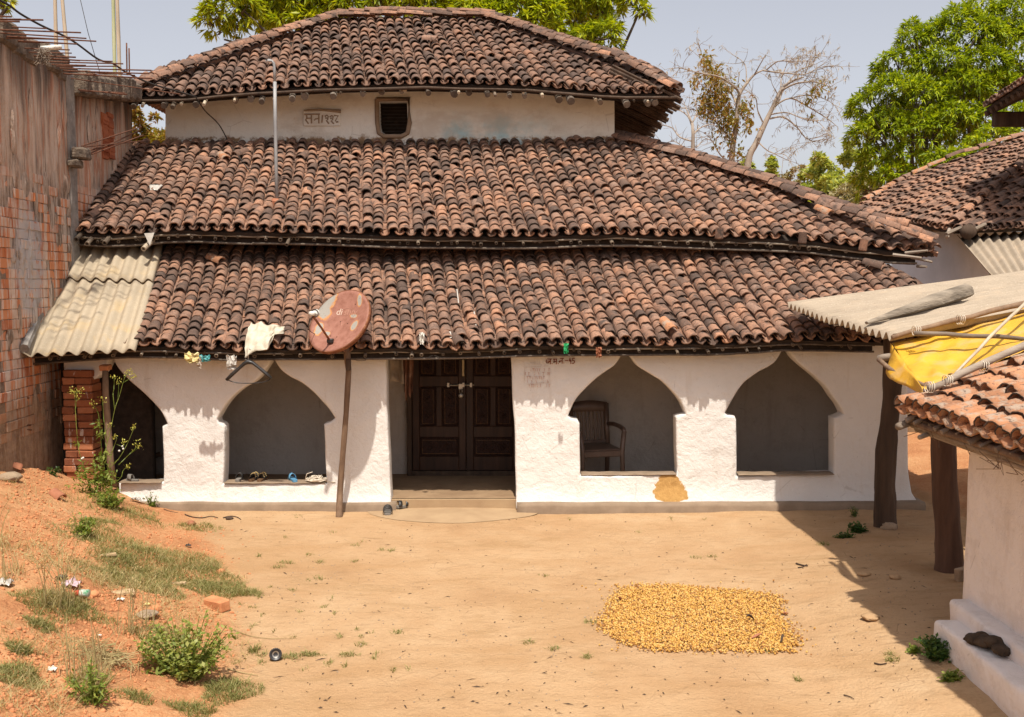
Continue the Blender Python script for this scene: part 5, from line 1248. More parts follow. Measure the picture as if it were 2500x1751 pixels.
q = MB(); L0, L1 = P(2115, 797, 8.15), P(2357, 731, 8.75); L0.z = sheet_z(L0.x, L0.y) + .05; L1.z = sheet_z(L1.x, L1.y) + .10
def grooved(q, pts, rad, n, amp, seed, flat=1.0):
    """a cleft trunk: ridges and splits running along it"""
    r = random.Random(seed); gr = [r.uniform(-amp, amp) for _ in range(n)]; K = len(pts); k0 = len(q.v); t = (pts[-1]-pts[0]).normalized(); a = t.cross(Vector((0, 0, 1))).normalized(); b_ = a.cross(t)
    for i, (p, rr) in enumerate(zip(pts, rad)):
        for j in range(n):
            an = 2*math.pi*j/n; w = rr*(1 + gr[j] + .06*N3(j*1.3, i*.25, seed)); q.v.append(tuple(p + a*(w*math.cos(an)) + b_*(w*math.sin(an)*flat)))
    for i in range(K-1):
        for j in range(n): q.f.append((k0+i*n+j, k0+i*n+(j+1) % n, k0+(i+1)*n+(j+1) % n, k0+(i+1)*n+j)); q.mi.append(0)
    q.f.append(tuple(k0 + j for j in range(n-1, -1, -1))); q.f.append(tuple(k0 + (K-1)*n + j for j in range(n))); q.mi += [0, 0]
grooved(q, [L0.lerp(L1, i/24) for i in range(25)], [.016 + .064*min(1, (i/24)*1.5) for i in range(25)], 20, .10, 5, .8)
lg = q.build('split_log', M['log_grey'], None, False); tag(lg, 'split grey log lying across the corrugated canopy sheet', 'log')
def post(name, spine, rad, m, lab, groove=.12, n=22, seed=1):
    """barked trunk: grooves run along it"""
    r = random.Random(seed); K = len(spine); gr = [r.uniform(-groove, groove) for _ in range(n)]; q = MB()
    P_ = []; Rr = []
    for i in range(K-1):
        for s in range(5): P_.append(spine[i].lerp(spine[i+1], s/5)); Rr.append(rad[i] + (rad[i+1]-rad[i])*s/5)
    P_.append(spine[-1]); Rr.append(rad[-1]); k = len(P_)
    for i, (p, rr) in enumerate(zip(P_, Rr)):
        for j in range(n):
            a = 2*math.pi*j/n; w = rr*(1 + gr[(j + (i//9)) % n]*.7 + .10*N3(j*.9, i*.16, seed) + .05*N3(math.cos(a)*2, i*.35, seed+3)); q.v.append((p.x + w*math.cos(a), p.y + w*math.sin(a), p.z))
    for i in range(k-1):
        for j in range(n): q.f.append((i*n+j, i*n+(j+1) % n, (i+1)*n+(j+1) % n, (i+1)*n+j)); q.mi.append(0)
    q.f.append(tuple(reversed(range(n)))); q.f.append(tuple((k-1)*n+j for j in range(n))); q.mi += [0, 0]
    o = q.build(name, M[m], None, True); tag(o, lab, 'post'); return o
g1 = G(2163, 1288); g2 = G(2318, 1392)
post('wooden_post', [g1 + Vector((0, 0, -.1))] + [P(x, y, g1.y) for x, y in ((2161, 1250), (2160, 1180), (2163, 1100), (2171, 1030), (2178, 960), (2181, 900), (2182, 838), (2182, 745))], [.115, .104, .098, .098, .088, .090, .098, .10, .10], 'wood_dark', 'dark furrowed timber post under the tip of the corrugated canopy', .11, 22, 4)
post('wooden_post', [g2 + Vector((0, 0, -.1))] + [P(x, y, g2.y) for x, y in ((2318, 1380), (2314, 1300), (2309, 1220), (2305, 1150), (2303, 1060), (2302, 930), (2302, 812))], [.13, .112, .098, .098, .094, .096, .095, .095], 'trunk_red', 'reddish brown trunk post standing behind the right-hand white wall', .05, 22, 9)
q = MB(); tp = [P(x, y, Y) for x, y, Y in ((2178, 838, 7.62), (2330, 800, 7.72), (2540, 742, 7.82))]; bt = [P(x, y, Y) for x, y, Y in ((2262, 954, 6.50), (2390, 905, 6.55), (2540, 838, 6.62))]
def tarp(u, v):
    u2 = u*2; i = min(1, int(u2)); f = u2 - i; a = tp[i].lerp(tp[i+1], f); c = bt[i].lerp(bt[i+1], f); p = a.lerp(c, v)
    return p + Vector((.02*N3(u*6, v*7, 5)*(1-u), 0, -.035*math.sin(math.pi*v) + .018*N3(u*5, v*4, 1) + .010*N3(u*13, v*9, 2) + .007*math.sin(14*v + 20*u)*(1-u) - .0))
q.grid(tarp, 44, 30)
tarpo = q.build('yellow_tarpaulin', M['tarp'], None, True, .003); tag(tarpo, 'yellow tarpaulin stretched between branch poles beside the corrugated canopy', 'tarpaulin')
q = MB()
def flap(u, v):
    p = tp[0].lerp(bt[0], u*.95); return p + Vector((-.02 - .10*v*math.sin(math.pi*min(1, u*1.25)), -.02, -.16*v*(1-.6*u) + .012*N3(u*8, v*3, 3)))
q.grid(flap, 20, 5); fl = q.build('folded_flap', M['tarp'], tarpo, True, .003)
def stick(name, a, c, r0, r1, lab, m='wood_grey', bend=.02, seed=0):
    r = random.Random(seed); q = MB(); pts = []; rs = []
    for i in range(9): f = i/8; pts.append(a.lerp(c, f) + Vector((0, 0, bend*math.sin(math.pi*f) + r.uniform(-.006, .006)))); rs.append((r0 + (r1-r0)*f)*r.uniform(.92, 1.1))
    q.tube(pts, rs, 8, 0, True, .04); o = q.build(name, M[m], None, True); tag(o, lab, 'pole', 'poles holding the yellow tarpaulin'); return o
lift = Vector((0, 0, .05))
PO = [stick('branch_pole', P(2178, 826, 7.40) + lift*.2, P(2560, 732, 7.6) + lift*.2, .017, .024, 'brown branch pole along the upper edge of the yellow tarpaulin', 'wood_brown', .01, 1),
stick('branch_pole', P(2268, 958, 6.42) + lift*.3, P(2560, 830, 6.5) + lift*.6, .024, .027, 'thick grey pole along the lower edge of the yellow tarpaulin', 'wood_grey', .01, 2)]
stick('branch_pole', P(2232, 820, 7.3) + lift*.4, P(2560, 852, 6.9) + lift, .018, .015, 'grey pole lying flat across the middle of the yellow tarpaulin', 'wood_grey', .01, 3)
stick('branch_pole', P(2332, 930, 6.5) + lift, P(2540, 720, 7.5) + lift, .010, .014, 'thin split cane slanting across the yellow tarpaulin', 'bamboo_new', .01, 4)
stick('branch_pole', P(2143, 877, 7.6), P(2260, 858, 7.4), .026, .024, 'short stub of pole poking out left of the furrowed post', 'wood_grey', 0, 5)
stick('branch_pole', P(2146, 880, 7.5), P(2262, 942, 6.6), .018, .014, 'thin bent stick below the left corner of the tarpaulin', 'wood_brown', -.02, 6)
for (px, py, Y, own) in ((2236, 813, 7.35, PO[0]), (2344, 786, 7.45, PO[0]), (2312, 936, 6.4, PO[1]), (2400, 900, 6.45, PO[1]), (2268, 952, 6.4, PO[1])):
    q = MB(); p = P(px, py, Y) + lift*.3; pts = []
    for j in range(22): a = j*.9; pts.append(p + Vector((.0022*j - .02, .036*math.sin(a), .036*math.cos(a))))
    q.tube(pts, .0032, 4, 0, False); q.build('lashing', M['twine'], own, True)
# ================================================================== NEAR WHITE HOUSE ON THE RIGHT
nh = thing('near_house', 'white house corner at the right edge with stepped plinth and orange tiles', 'house', (4.2, 5.2, 0))
def soft_box(lo, hi, name, mat, parent, seed, n=(4, 40, 16), amp=.012, bev=.03, batter=0.0):
    bm = bmesh.new(); bmesh.ops.create_cube(bm, size=1)
    for v in bm.verts: v.co = Vector([lo[i] + (hi[i]-lo[i])*(v.co[i]+.5) for i in range(3)])
    bmesh.ops.bevel(bm, geom=list(bm.edges), offset=bev, segments=3, affect='EDGES', profile=.5)
    for ax in range(3):
        for i in range(1, n[ax]):
            co = [0]*3; co[ax] = lo[ax] + (hi[ax]-lo[ax])*i/n[ax]; no = [0]*3; no[ax] = 1
            bmesh.ops.bisect_plane(bm, geom=bm.verts[:]+bm.edges[:]+bm.faces[:], plane_co=co, plane_no=no, dist=1e-5)
    for v in bm.verts:
        p = v.co.copy(); f = (p.z-lo[2])/(hi[2]-lo[2])
        v.co += Vector((amp*N3(p.y, p.z, seed, 3) + amp*.5*N3(p.y, p.z, seed+4, 11) + batter*(1-f)*(-1), amp*N3(p.x, p.z, seed+1, 3), amp*.7*N3(p.x, p.y, seed+2, 3)))
    me = bpy.data.meshes.new(name); bm.to_mesh(me); bm.free(); me.materials.append(mat); me.polygons.foreach_set('use_smooth', [True]*len(me.polygons))
    o = bpy.data.objects.new(name, me); COL.objects.link(o); return adopt(o, parent)
soft_box((2.95, 3.0, -.05), (6.2, 6.37, 1.70), 'plastered_wall', M['lime_pink'], nh, 3, (3, 44, 22), .008, .03, .02)
soft_box((2.82, 3.0, -.05), (3.4, 6.30, .400), 'upper_step', M['lime_pink'], nh, 13, (3, 50, 4), .014, .03)
soft_box((2.68, 3.0, -.05), (3.2, 6.20, .300), 'lower_step', M['lime_pink'], nh, 23, (3, 50, 4), .016, .03)
q = MB(); q.box((3.3, 6.39, 0), (6.2, 6.45, 1.5)); q.build('far_wall', M['lime'], nh)
# orange tiles: eave along the yard side, rising to the right
def near_roof():
    rng = random.Random(77); t = .37; x0 = 2.60; z0 = 1.60; Yf = 6.60; pitch = .140; expo = .195; rows = 8
    var = tile_variants(.068, .056, .30, .013, 5, 5); pan = tile_variants(.067, .065, .30, .013, 2, 8)
    N0 = Vector((-t, 0, 1)).normalized(); top = []; deck = MB(); me_t = [np_mesh('tile', V, F, [M['tile_orange'], M['tile_rim']], rim_index(len(F)), True) for V, F in var]; me_p = [np_mesh('channel_tile', V, F, M['tile_orange'], None, True) for V, F in pan]
    dk = MB(); E0, E1_ = Vector((x0+.04, Yf, z0-.05)), Vector((x0+.04, 3.4, z0-.09)); U = Vector((1, 0, t)).normalized()
    a, b_, c, d = E0, E1_, E1_ + U*1.9, E0 + U*1.9
    dk.v += [tuple(v) for v in (a, b_, c, d)] + [tuple(v - N0*.04) for v in (a, b_, c, d)]; dk.f += [(0, 3, 2, 1), (4, 5, 6, 7), (0, 1, 5, 4), (1, 2, 6, 5), (2, 3, 7, 6), (3, 0, 4, 7)]; dk.mi += [0]*6
    rf = dk.build('tiled_roof', M['wood_dark'], nh)
    i = 0; Y = Yf
    while Y > 3.4:
        u = Vector((1, .22 + rng.gauss(0, .012), t)).normalized(); w = u.cross(N0).normalized(); n = w.cross(u); tt = rng.uniform(-.02, .02)
        ez = z0 + .010*(Yf-Y)*0 + .012*N3(Y, 0, 5, 2)
        for j in range(rows):
            p = Vector((x0, Y, ez)) + u*tt + w*rng.uniform(-.008, .008) + n*rng.uniform(-.003, .008)
            yaw = rng.gauss(0, .05); roll = rng.gauss(0, .06)
            R = Matrix.Rotation(yaw, 3, n) @ Matrix.Rotation(roll, 3, u) @ Matrix.Rotation(-(.13 + rng.uniform(-.03, .05)), 3, w)
            o = bpy.data.objects.new('tile', me_t[rng.randrange(5)]); COL.objects.link(o); o.parent = rf; o.matrix_basis = Matrix(mat4(R @ w, R @ u, R @ n, p + n*.02).tolist())
            q_ = p + w*(pitch*.5) - u*.03; R = Matrix.Rotation(rng.gauss(0, .04), 3, n) @ Matrix.Rotation(-.08, 3, w)
            o = bpy.data.objects.new('channel_tile', me_p[rng.randrange(2)]); COL.objects.link(o); o.parent = rf; o.matrix_basis = Matrix(mat4(-(R @ w), R @ u, -(R @ n), q_ + n*.03).tolist())
            tt += expo*rng.uniform(.82, 1.18)
        Y -= pitch*rng.uniform(.96, 1.04); i += 1
    # eave timbers and splinters below the tiles
    for (a, c, r) in ((P(2193, 1042, 6.5), P(2245, 1022, 6.7), .026), (P(2245, 1068, 6.3), P(2300, 1048, 6.5), .016)):
        q = MB(); q.tube([a, c + (c-a)*.8], r, 7); q.build('eave_stick', M['wood_grey'], rf, True)
    for k in range(3):
        q = MB(); q.tube([Vector((x0+.05+.03*k, y, z0-.085-.03*k + .02*N3(y, k, 3, 2))) for y in [6.60 - .25*i for i in range(14)]], .022, 7, 0, True, .08); q.build('eave_pole', M['wood_grey' if k else 'wood_brown'], rf, True)
    for k in range(26):
        y = 6.5 - k*.13; q = MB(); p = Vector((x0 + rng.uniform(-.02, .05), y, z0-.075)); q.tube([p, p + Vector((.5, .05, .22))], rng.uniform(.010, .02), 6); q.build('rafter', M['wood_grey'], rf)
    q = MB()
    for k in range(26):
        p = Vector((x0 + rng.uniform(.0, .12), rng.uniform(4.6, 6.5), z0-.10)); q.tube([p, p + Vector((rng.gauss(0, .04), rng.gauss(0, .08), rng.uniform(-.10, .0))), p + Vector((rng.gauss(0, .06), rng.gauss(0, .1), rng.uniform(-.1, 0)))], .0025, 3, 0, False)
    q.build('straw_wisps', M['wood_brown'], rf)['kind'] = 'stuff'
near_roof()
q = MB()
def blob(c, r, n, seed, flat=.6):
    bm = bmesh.new(); bmesh.ops.create_icosphere(bm, subdivisions=3, radius=1)
    vs = [(c[0] + v.co.x*r*(1 + .25*N3(v.co.x*2, v.co.y*2, v.co.z*2 + seed) + .2*N3(v.co.x*5, v.co.y*5, v.co.z*5 + seed)), c[1] + v.co.y*r*(1 + .25*N3(v.co.x*2+4, v.co.y*2, v.co.z*2 + seed)), c[2] + v.co.z*r*flat*(1 + .2*N3(v.co.x*3, v.co.y*3+7, v.co.z*2 + seed))) for v in bm.verts]
    fs = [tuple(v.index for v in f.verts) for f in bm.faces]; bm.free(); return vs, fs
dc = P(2470, 1632, 6.0); 
for i, (dx, dy, r) in enumerate(((-.10, .10, .055), (-.04, .04, .06), (.03, .0, .06), (.08, -.05, .055), (.02, -.07, .05), (-.02, .09, .04))): q.add(*blob((2.78 + dx*.45, 5.62 + dy*1.2, .30 + .03 + .012*(i % 3)), r, 0, i*3.1, .62))
tag(q.build('cow_dung', M['dung'], None, True), 'dark lump of drying dung on the lowest white step', 'dung')
# ================================================================== NEIGHBOUR'S HOUSE BEHIND
ne = thing('neighbour_house', 'grey-blue walled house with a long tiled roof behind the main house', 'house', (9, 18, 0))
b = MB(); b.grid(lambda u, v: (lerp_list([(0, 5.2), (.4, 7.35), (1, 14)], u), lerp_list([(0, 19.1), (.4, 16.35), (1, 16.2)], u) + .02*N3(u*9, v*3, 1), lerp_list([(0, 3.45), (.4, 3.25), (1, 3.3)], u)*v), 40, 12); b.build('plastered_wall', M['lime_blue'], ne, True)
b = MB(); b.cbox((7.5, 16.5, 0), (14, 20, 3.2), .03); b.build('inner_masonry', M['lime_blue'], ne)
q0, q1 = G(2225, 1062), G(2420, 1160)
b = MB(); b.grid(lambda u, v: Vector((5.2 + 2.6*u + .02*N3(u*8, v, 4), 14.6 - 1.9*u + (.9*max(0, v-.5)*2), gh(5.2+2.6*u, 14.6) + .33*min(1, v*2) - .02)), 20, 8); b.build('mud_ledge', M['clay_floor'], ne, True)
# left-hand slope, then the front slope with its hip between them
nC, nL, nR, nT = P(2328, 556, 15.6), P(2140, 516, 17.6), P(2560, 548, 15.2), P(2540, 318, 19.2)
def patch_roof(name, E0, E1_, up0, up1, ncol, nrow, mat, seed, parent, keep=0, r=.062, expo=None):
    """tiles on a ruled slope between two eave ends and two top ends"""
    rng = random.Random(seed); ms = [[] for _ in range(5)]; mp = [[] for _ in range(2)]; L = ((up0-E0).length + (up1-E1_).length)/2/nrow
    var = tile_variants(r, r*.84, L+.11, .014, 5, seed); pan = tile_variants(r, r, L+.11, .014, 2, seed+1)
    dk = MB(); nn = (E1_-E0).cross(up0-E0).normalized(); nn = nn if nn.z > 0 else -nn
    dk.v += [tuple(p - nn*o_) for o_ in (.05, .10) for p in (E0, E1_, up1, up0)]; dk.f += [(0, 1, 2, 3), (7, 6, 5, 4), (0, 4, 5, 1), (1, 5, 6, 2), (2, 6, 7, 3), (3, 7, 4, 0)]; dk.mi += [0]*6
    rf = dk.build(name, M['thatch_and_shade'], parent)
    for i in range(ncol):
        a = E0.lerp(E1_, (i+.5)/ncol); c = up0.lerp(up1, (i+.5)/ncol); u = (c-a).normalized(); w = u.cross(nn).normalized(); n = w.cross(u); Lc = (c-a).length; tt = rng.uniform(-.03, .03); k = 0
        half = (E1_-E0).length/ncol*.5
        while tt < Lc - .05:
            p = a + u*tt + w*rng.uniform(-.012, .012) + n*(rng.uniform(0, .012) + .02*N3(a.x*2, tt*2, seed))
            R = Matrix.Rotation(rng.gauss(0, .07), 3, n) @ Matrix.Rotation(rng.gauss(0, .07), 3, u) @ Matrix.Rotation(-.09 + rng.gauss(0, .02), 3, w)
            ms[rng.randrange(5)].append((mat4(R @ w, R @ u, R @ n, p), proj(p)[1]))
            q_ = p + w*half - u*.04; mp[rng.randrange(2)].append(mat4(-(R @ w), R @ u, -(R @ n), q_ + n*.018)); tt += L*rng.uniform(.75, 1.25); k += 1
    allc = sorted(((y, k, m) for k in range(5) for (m, y) in ms[k]), key=lambda t_: -t_[0]); mes = [np_mesh('tile', V, F, M[mat], None, True) for V, F in var] if keep else None
    for (y, k, m) in allc[:keep]:
        o = bpy.data.objects.new('tile', mes[k]); COL.objects.link(o); o.parent = rf; o.matrix_basis = Matrix(m.tolist())
    VV = []; FF = []; k0 = 0
    for k in range(5):
        mm = [m for (y, kk_, m) in allc[keep:] if kk_ == k]
        if mm: V, F = replicate(*var[k], mm); VV.append(V); FF.append(F+k0); k0 += len(V)
    if VV: np_obj('tile_field', np.concatenate(VV), np.concatenate(FF), M[mat], rf, None, True)['kind'] = 'stuff'
    VV = []; FF = []; k0 = 0
    for k in range(2):
        if mp[k]: V, F = replicate(*pan[k], mp[k]); VV.append(V); FF.append(F+k0); k0 += len(V)
    if VV: np_obj('channel_tile_field', np.concatenate(VV), np.concatenate(FF), M[mat], rf, None, True)['kind'] = 'stuff'
    return rf
nT2 = P(2620, 292, 20.2)
leftr = patch_roof('left_roof', P(2080, 512, 18.6), nC, P(2215, 436, 20.2), nT2, 30, 15, 'tile', 41, ne, 0, .066)
frontr = patch_roof('front_roof', nC + Vector((.02, 0, .0)), nR, nC.lerp(nT2, .9), nC.lerp(nT2, .9) + Vector((3.2, .2, .1)), 15, 15, 'tile', 43, ne, 90, .066)
ridge_run(leftr, [nC + Vector((0, 0, .10)), nT2 + Vector((0, 0, .08))], 16, .085, .34, [M['tile_dark'], M['tile']], 4)
ridge_run(leftr, [P(2110, 490, 18.9), P(2215, 432, 20.2), P(2330, 380, 20.0), nT2], 16, .08, .34, [M['tile_orange'], M['tile']], 14)
q = MB(); q.tube([P(2363, 566, 15.2), P(2380, 558, 17.5)], .115, 14, 0, True, .04); q.build('log_end', M['wood_dark'], ne, True)
for (a, c) in (((2310, 572), (2345, 556)), ((2380, 560), (2405, 548)), ((2312, 580), (2318, 560))):
    q = MB(); q.tube([P(*a, 15.3), P(*c, 15.5)], .03, 6); q.build('eave_splinter', M['wood_grey'], ne)
s0, s1, s2, s3 = P(2415, 672, 13.6), P(2640, 690, 13.2), P(2335, 578, 15.9), P(2600, 560, 15.6)
corrugated(lambda u, v, a: (s0*(1-u)+s1*u)*(1-v) + (s2*(1-u)+s3*u)*v + Vector((0, -.4, .9))*a, 1.9, .17, .03, 10, M['cement_sheet_grey'], 'porch_sheet', ne)
# its upper roof end looking over the trees
u0, u1 = P(2404, 258, 17.0), P(2545, 170, 14.3); u1.z = u0.z + .05
ur = patch_roof('upper_roof', u0, u1, u0 + Vector((2.4, .1, 1.25)), u1 + Vector((2.4, .1, 1.25)), 20, 11, 'tile_dark', 47, ne, 0, .066)
q = MB(); q.box((u0.x+1.1, 14.0, 3.4), (u0.x+4, 17.2, u0.z+.4)); q.build('upper_wall', M['thatch_and_shade'], ne)
for i in range(11):
    q = MB(); a = u0.lerp(u1, i/10) + Vector((.05, .05, -.13)); q.tube([a, a + Vector((1.3, 0, .62))], .05, 7, 0, True, .06); q.build('rafter', M['wood_dark'], ne)
q = MB(); q.cbox((u0.x+.12, 16.85, u0.z-.36), (u0.x+1.4, 17.0, u0.z-.12), .02); q.build('tie_beam', M['wood_dark'], ne)
# ================================================================== TREES
def leaf_cloud(centres, normals, n_leaf, L, W, droop, seed, spread=.9, out=.55, up=0.0):
    """rosettes of long leaves: one diamond per leaf, folded at its middle"""
    r = np.random.RandomState(seed); C = np.repeat(np.asarray(centres), n_leaf, 0); Nn = np.repeat(np.asarray(normals), n_leaf, 0); m = len(C)
    d = Nn*out + r.normal(0, spread, (m, 3)); d[:, 2] += up - droop; d /= np.linalg.norm(d, axis=1)[:, None]
    l = L*r.uniform(.65, 1.2, m)[:, None]; w = W*r.uniform(.7, 1.2, m)[:, None]
    ref = r.normal(0, .35, (m, 3)); ref[:, 2] += 1; s = np.cross(d, ref); s /= np.linalg.norm(s, axis=1)[:, None] + 1e-9
    base = C + r.normal(0, .012, (m, 3)); mid = base + d*l*.48; tip = base + d*l; tip[:, 2] -= (l[:, 0]*droop*.55); mid[:, 2] -= l[:, 0]*droop*.08
    V = np.stack([base, mid + s*w, tip, mid - s*w], 1).reshape(-1, 3); F = np.arange(m*4).reshape(m, 4)
    return V, F
def crown_points(clumps, per, seed, shell=.78):
    """rosette seats on the outside of overlapping clumps (x, y, z, radius)"""
    r = np.random.RandomState(seed); Cs = []; Ns = []
    cl = np.asarray(clumps)
    for (x, y, z, R) in clumps:
        n = int(per*(R/.8)**2); v = r.normal(0, 1, (n, 3)); v[:, 2] = np.where(r.rand(n) < .72, np.abs(v[:, 2]), v[:, 2]); v /= np.linalg.norm(v, axis=1)[:, None]
        rad = R*r.uniform(shell, 1.06, n)[:, None]*(1 + .12*np.sin(v[:, :1]*7 + x*3)*np.cos(v[:, 1:2]*6))
        p = np.array([x, y, z]) + v*rad*np.array([1, 1, .85])
        dd = np.linalg.norm(p[:, None] - cl[None, :, :3], axis=2); ins = (dd < cl[None, :, 3]*.62).sum(1)
        k = ins < 1; Cs.append(p[k]); Ns.append(v[k])
    return np.concatenate(Cs), np.concatenate(Ns)
def branch(mb, a, b, r0, r1, bend, seed, n=6, sides=7, m=0):
    r = random.Random(seed); d = (b-a); s = Vector((r.gauss(0, 1), r.gauss(0, 1), r.gauss(0, .6))).normalized()*d.length*bend
    pts = [a.lerp(b, i/n) + s*math.sin(math.pi*i/n) + Vector((r.gauss(0, 1), r.gauss(0, 1), r.gauss(0, 1)))*d.length*.012 for i in range(n+1)]
    mb.tube(pts, [r0 + (r1-r0)*i/n for i in range(n+1)], sides, m, True); return pts
def mango(name, lab, base, clumps, per, mat, seed, nleaf=8, L=.20, W=.024, fork=2.2):
    t = thing(name, lab, 'tree', base, 'mango trees behind the houses'); base = Vector(base)
    C, Nn = crown_points(clumps, per, seed); V, F = leaf_cloud(C, Nn, nleaf, L, W, .34, seed+1, .62, .8)
    np_obj('crown', V, F, M[mat], t)
    tr = MB(); top = base + Vector((0, 0, fork)); tr.tube([base + Vector((0, 0, -.2)), base + Vector((.05, 0, fork*.5)), top], [.42, .34, .30], 12, 0, True, .05); tr.build('trunk', M['bark'], t, True)
    b = MB(); r = random.Random(seed); cs = list(clumps); r.shuffle(cs)
    for i, (x, y, z, R) in enumerate(cs[:26]): branch(b, top + Vector((0, 0, r.uniform(-.3, .3))), Vector((x, y, z)), r.uniform(.09, .15), .02, .10, seed+i)
    for i, (x, y, z, R) in enumerate(cs):
        for k in range(3): branch(b, Vector((x, y, z - R*.3)), Vector((x + r.uniform(-R, R)*.8, y + r.uniform(-R, R)*.8, z + r.uniform(-.6, .7)*R)), .022, .006, .1, seed*3+i*3+k, 4, 5)
    b.build('limbs', M['bark'], t, True); return t
def clumps_from(px_list, seed, extra=0):
    r = random.Random(seed); out = []
    for (px, py, Y, R) in px_list:
        p = P(px, py, Y); out.append((p.x, p.y, p.z, R))
        for k in range(extra): out.append((p.x + r.uniform(-R, R)*.8, p.y + r.uniform(.1, R*1.6), p.z + r.uniform(-R, R)*.5, R*r.uniform(.6, .9)))
    return out
back = [(545, 25, 21.5, .42), (520, 50, 21.7, .36), (590, 18, 21.3, .38), (560, -20, 21.6, .5), (535, 75, 21.8, .24), (580, 66, 21.6, .22), (640, -15, 22.5, .6), (690, 20, 22.6, .45), (700, 62, 22.3, .33), (650, 55, 22.9, .30), (745, 52, 22.1, .34), (735, -10, 22.4, .6), (800, 8, 22.2, .5), (845, 22, 22.0, .45), (880, -10, 22.3, .55), (930, 8, 22.0, .45), (985, 12, 21.9, .42), (1040, 10, 21.9, .42), (1060, -30, 22.5, .6), (960, -40, 22.6, .6), (1100, 2, 22.4, .4), (1150, 25, 21.7, .38), (1190, 42, 21.5, .36), (1205, -10, 21.8, .48), (1250, 40, 21.4, .40), (1290, 62, 21.3, .36), (1270, 5, 21.5, .45), (1330, 40, 21.4, .40), (1345, 78, 21.2, .28), (1330, -15, 21.8, .55), (1390, 20, 22.2, .50), (1420, -15, 22.0, .5), (1440, 45, 22.3, .42), (1470, 85, 21.2, .32), (1430, 95, 21.2, .28), (1480, 20, 22.0, .36), (1490, 110, 21.3, .20), (1400, 105, 21.3, .26), (1500, -10, 21.7, .36), (1545, 8, 21.5, .26), (1570, 30, 21.4, .18), (1530, -30, 21.8, .34), (1495, 70, 21.5, .18), (700, -60, 23, .9), (850, -70, 23, 1.0), (1000, -90, 23, 1.1), (1180, -80, 23, 1.0), (1350, -80, 23, .9), (1480, -70, 22.6, .6), (600, -70, 22.4, .7), (780, 40, 23.2, .5), (1060, 30, 23.2, .5), (1230, 10, 23.4, .7), (1400, 60, 23.3, .6), (640, 25, 23.6, .5)]
mango('mango_tree', 'broad mango tree rising behind the ridge of the upper roof', (-1.4, 24.0, 0), clumps_from(back, 5), 260, 'mango', 5, 9, .22, .026, 4.2)
right = [(2165, 330, 25.5, .75), (2140, 260, 26, .62), (2185, 235, 25.4, .62), (2120, 330, 26, .50), (2150, 395, 25.8, .55), (2210, 390, 25.4, .62), (2260, 330, 25.2, .75), (2240, 250, 25.3, .66), (2195, 160, 26, .55), (2235, 110, 26, .5), (2290, 95, 26, .55), (2300, 170, 25.6, .70), (2250, 165, 26.2, .55), (2340, 60, 26, .55), (2390, 35, 26.2, .5), (2385, 100, 25.7, .7), (2440, 60, 26.1, .6), (2480, 40, 26, .55), (2460, 120, 25.8, .7), (2400, 170, 25.4, .66), (2350, 230, 25.3, .70), (2430, 225, 25.3, .6), (2490, 170, 25.5, .6), (2330, 300, 25, .60), (2400, 300, 25, .55), (2300, 400, 24.4, .42), (2350, 400, 24.2, .45), (2395, 365, 24.2, .42), (2270, 440, 24.2, .34), (2330, 435, 24.0, .34), (2440, 340, 24.2, .5), (2190, 440, 25.2, .5), (2130, 450, 26.2, .5), (2230, 470, 25, .4), (2540, 90, 26, .9), (2560, 220, 26, .9), (2530, 320, 25, .7), (2095, 280, 26.3, .28), (2090, 345, 26.3, .26), (2165, 195, 26.2, .4), (2225, 75, 26.2, .28), (2480, 290, 24.6, .4), (2300, 250, 27.5, 1.1), (2400, 250, 27.5, 1.1), (2200, 330, 27.5, 1.0), (2300, 360, 27, 1.0)]
mango('mango_tree', 'dense rounded mango tree beyond the neighbouring tiled roof at right', (11.6, 27.2, 0), clumps_from(right, 9), 215, 'mango_dark', 9, 10, .19, .023, 2.6)
lt = mango('mango_tree', 'leafy twig end of a tree peeping over the brick wall in the top left corner', (-13.2, 21.0, 0), clumps_from([(4, 8, 20, .17), (-25, 20, 20.2, .3), (-50, 0, 20.4, .45), (10, 22, 20.0, .10), (-20, -25, 20.1, .35)], 3), 240, 'mango', 15, 8, .17, .020, 4.6)
# bare tree with a few autumn leaves
bt_ = thing('bare_tree', 'almost leafless tree with pale forked limbs between the two mango trees', 'tree', (6.9, 30.5, 0)); YT = 30.0
def px_pts(L, Y=YT, jy=0.0): return [P(x, y, Y + jy*i) for i, (x, y) in enumerate(L)]
tr = MB()
limbs = {
 'a': ([(1782, 560), (1786, 400), (1790, 350), (1798, 300), (1801, 255), (1806, 230), (1822, 205), (1842, 182), (1862, 172)], .105, .02),
 'b': ([(1822, 560), (1826, 400), (1846, 350), (1866, 305), (1884, 268), (1906, 222), (1930, 200), (1962, 188)], .115, .025)}
trunkpts = []
for k, (L, r0, r1) in limbs.items(): tr.tube(px_pts(smooth_curve(L, 4)), [r0 + (r1-r0)*i/((len(L)-1)*4) for i in range((len(L)-1)*4+1)], 8)
tr.tube([P(1800, 1000, YT), P(1796, 700, YT), P(1800, 556, YT)], [.26, .22, .20], 9)
tr.build('trunk', M['bark_pale'], bt_, True)
br = MB(); tips = []; r = random.Random(31)
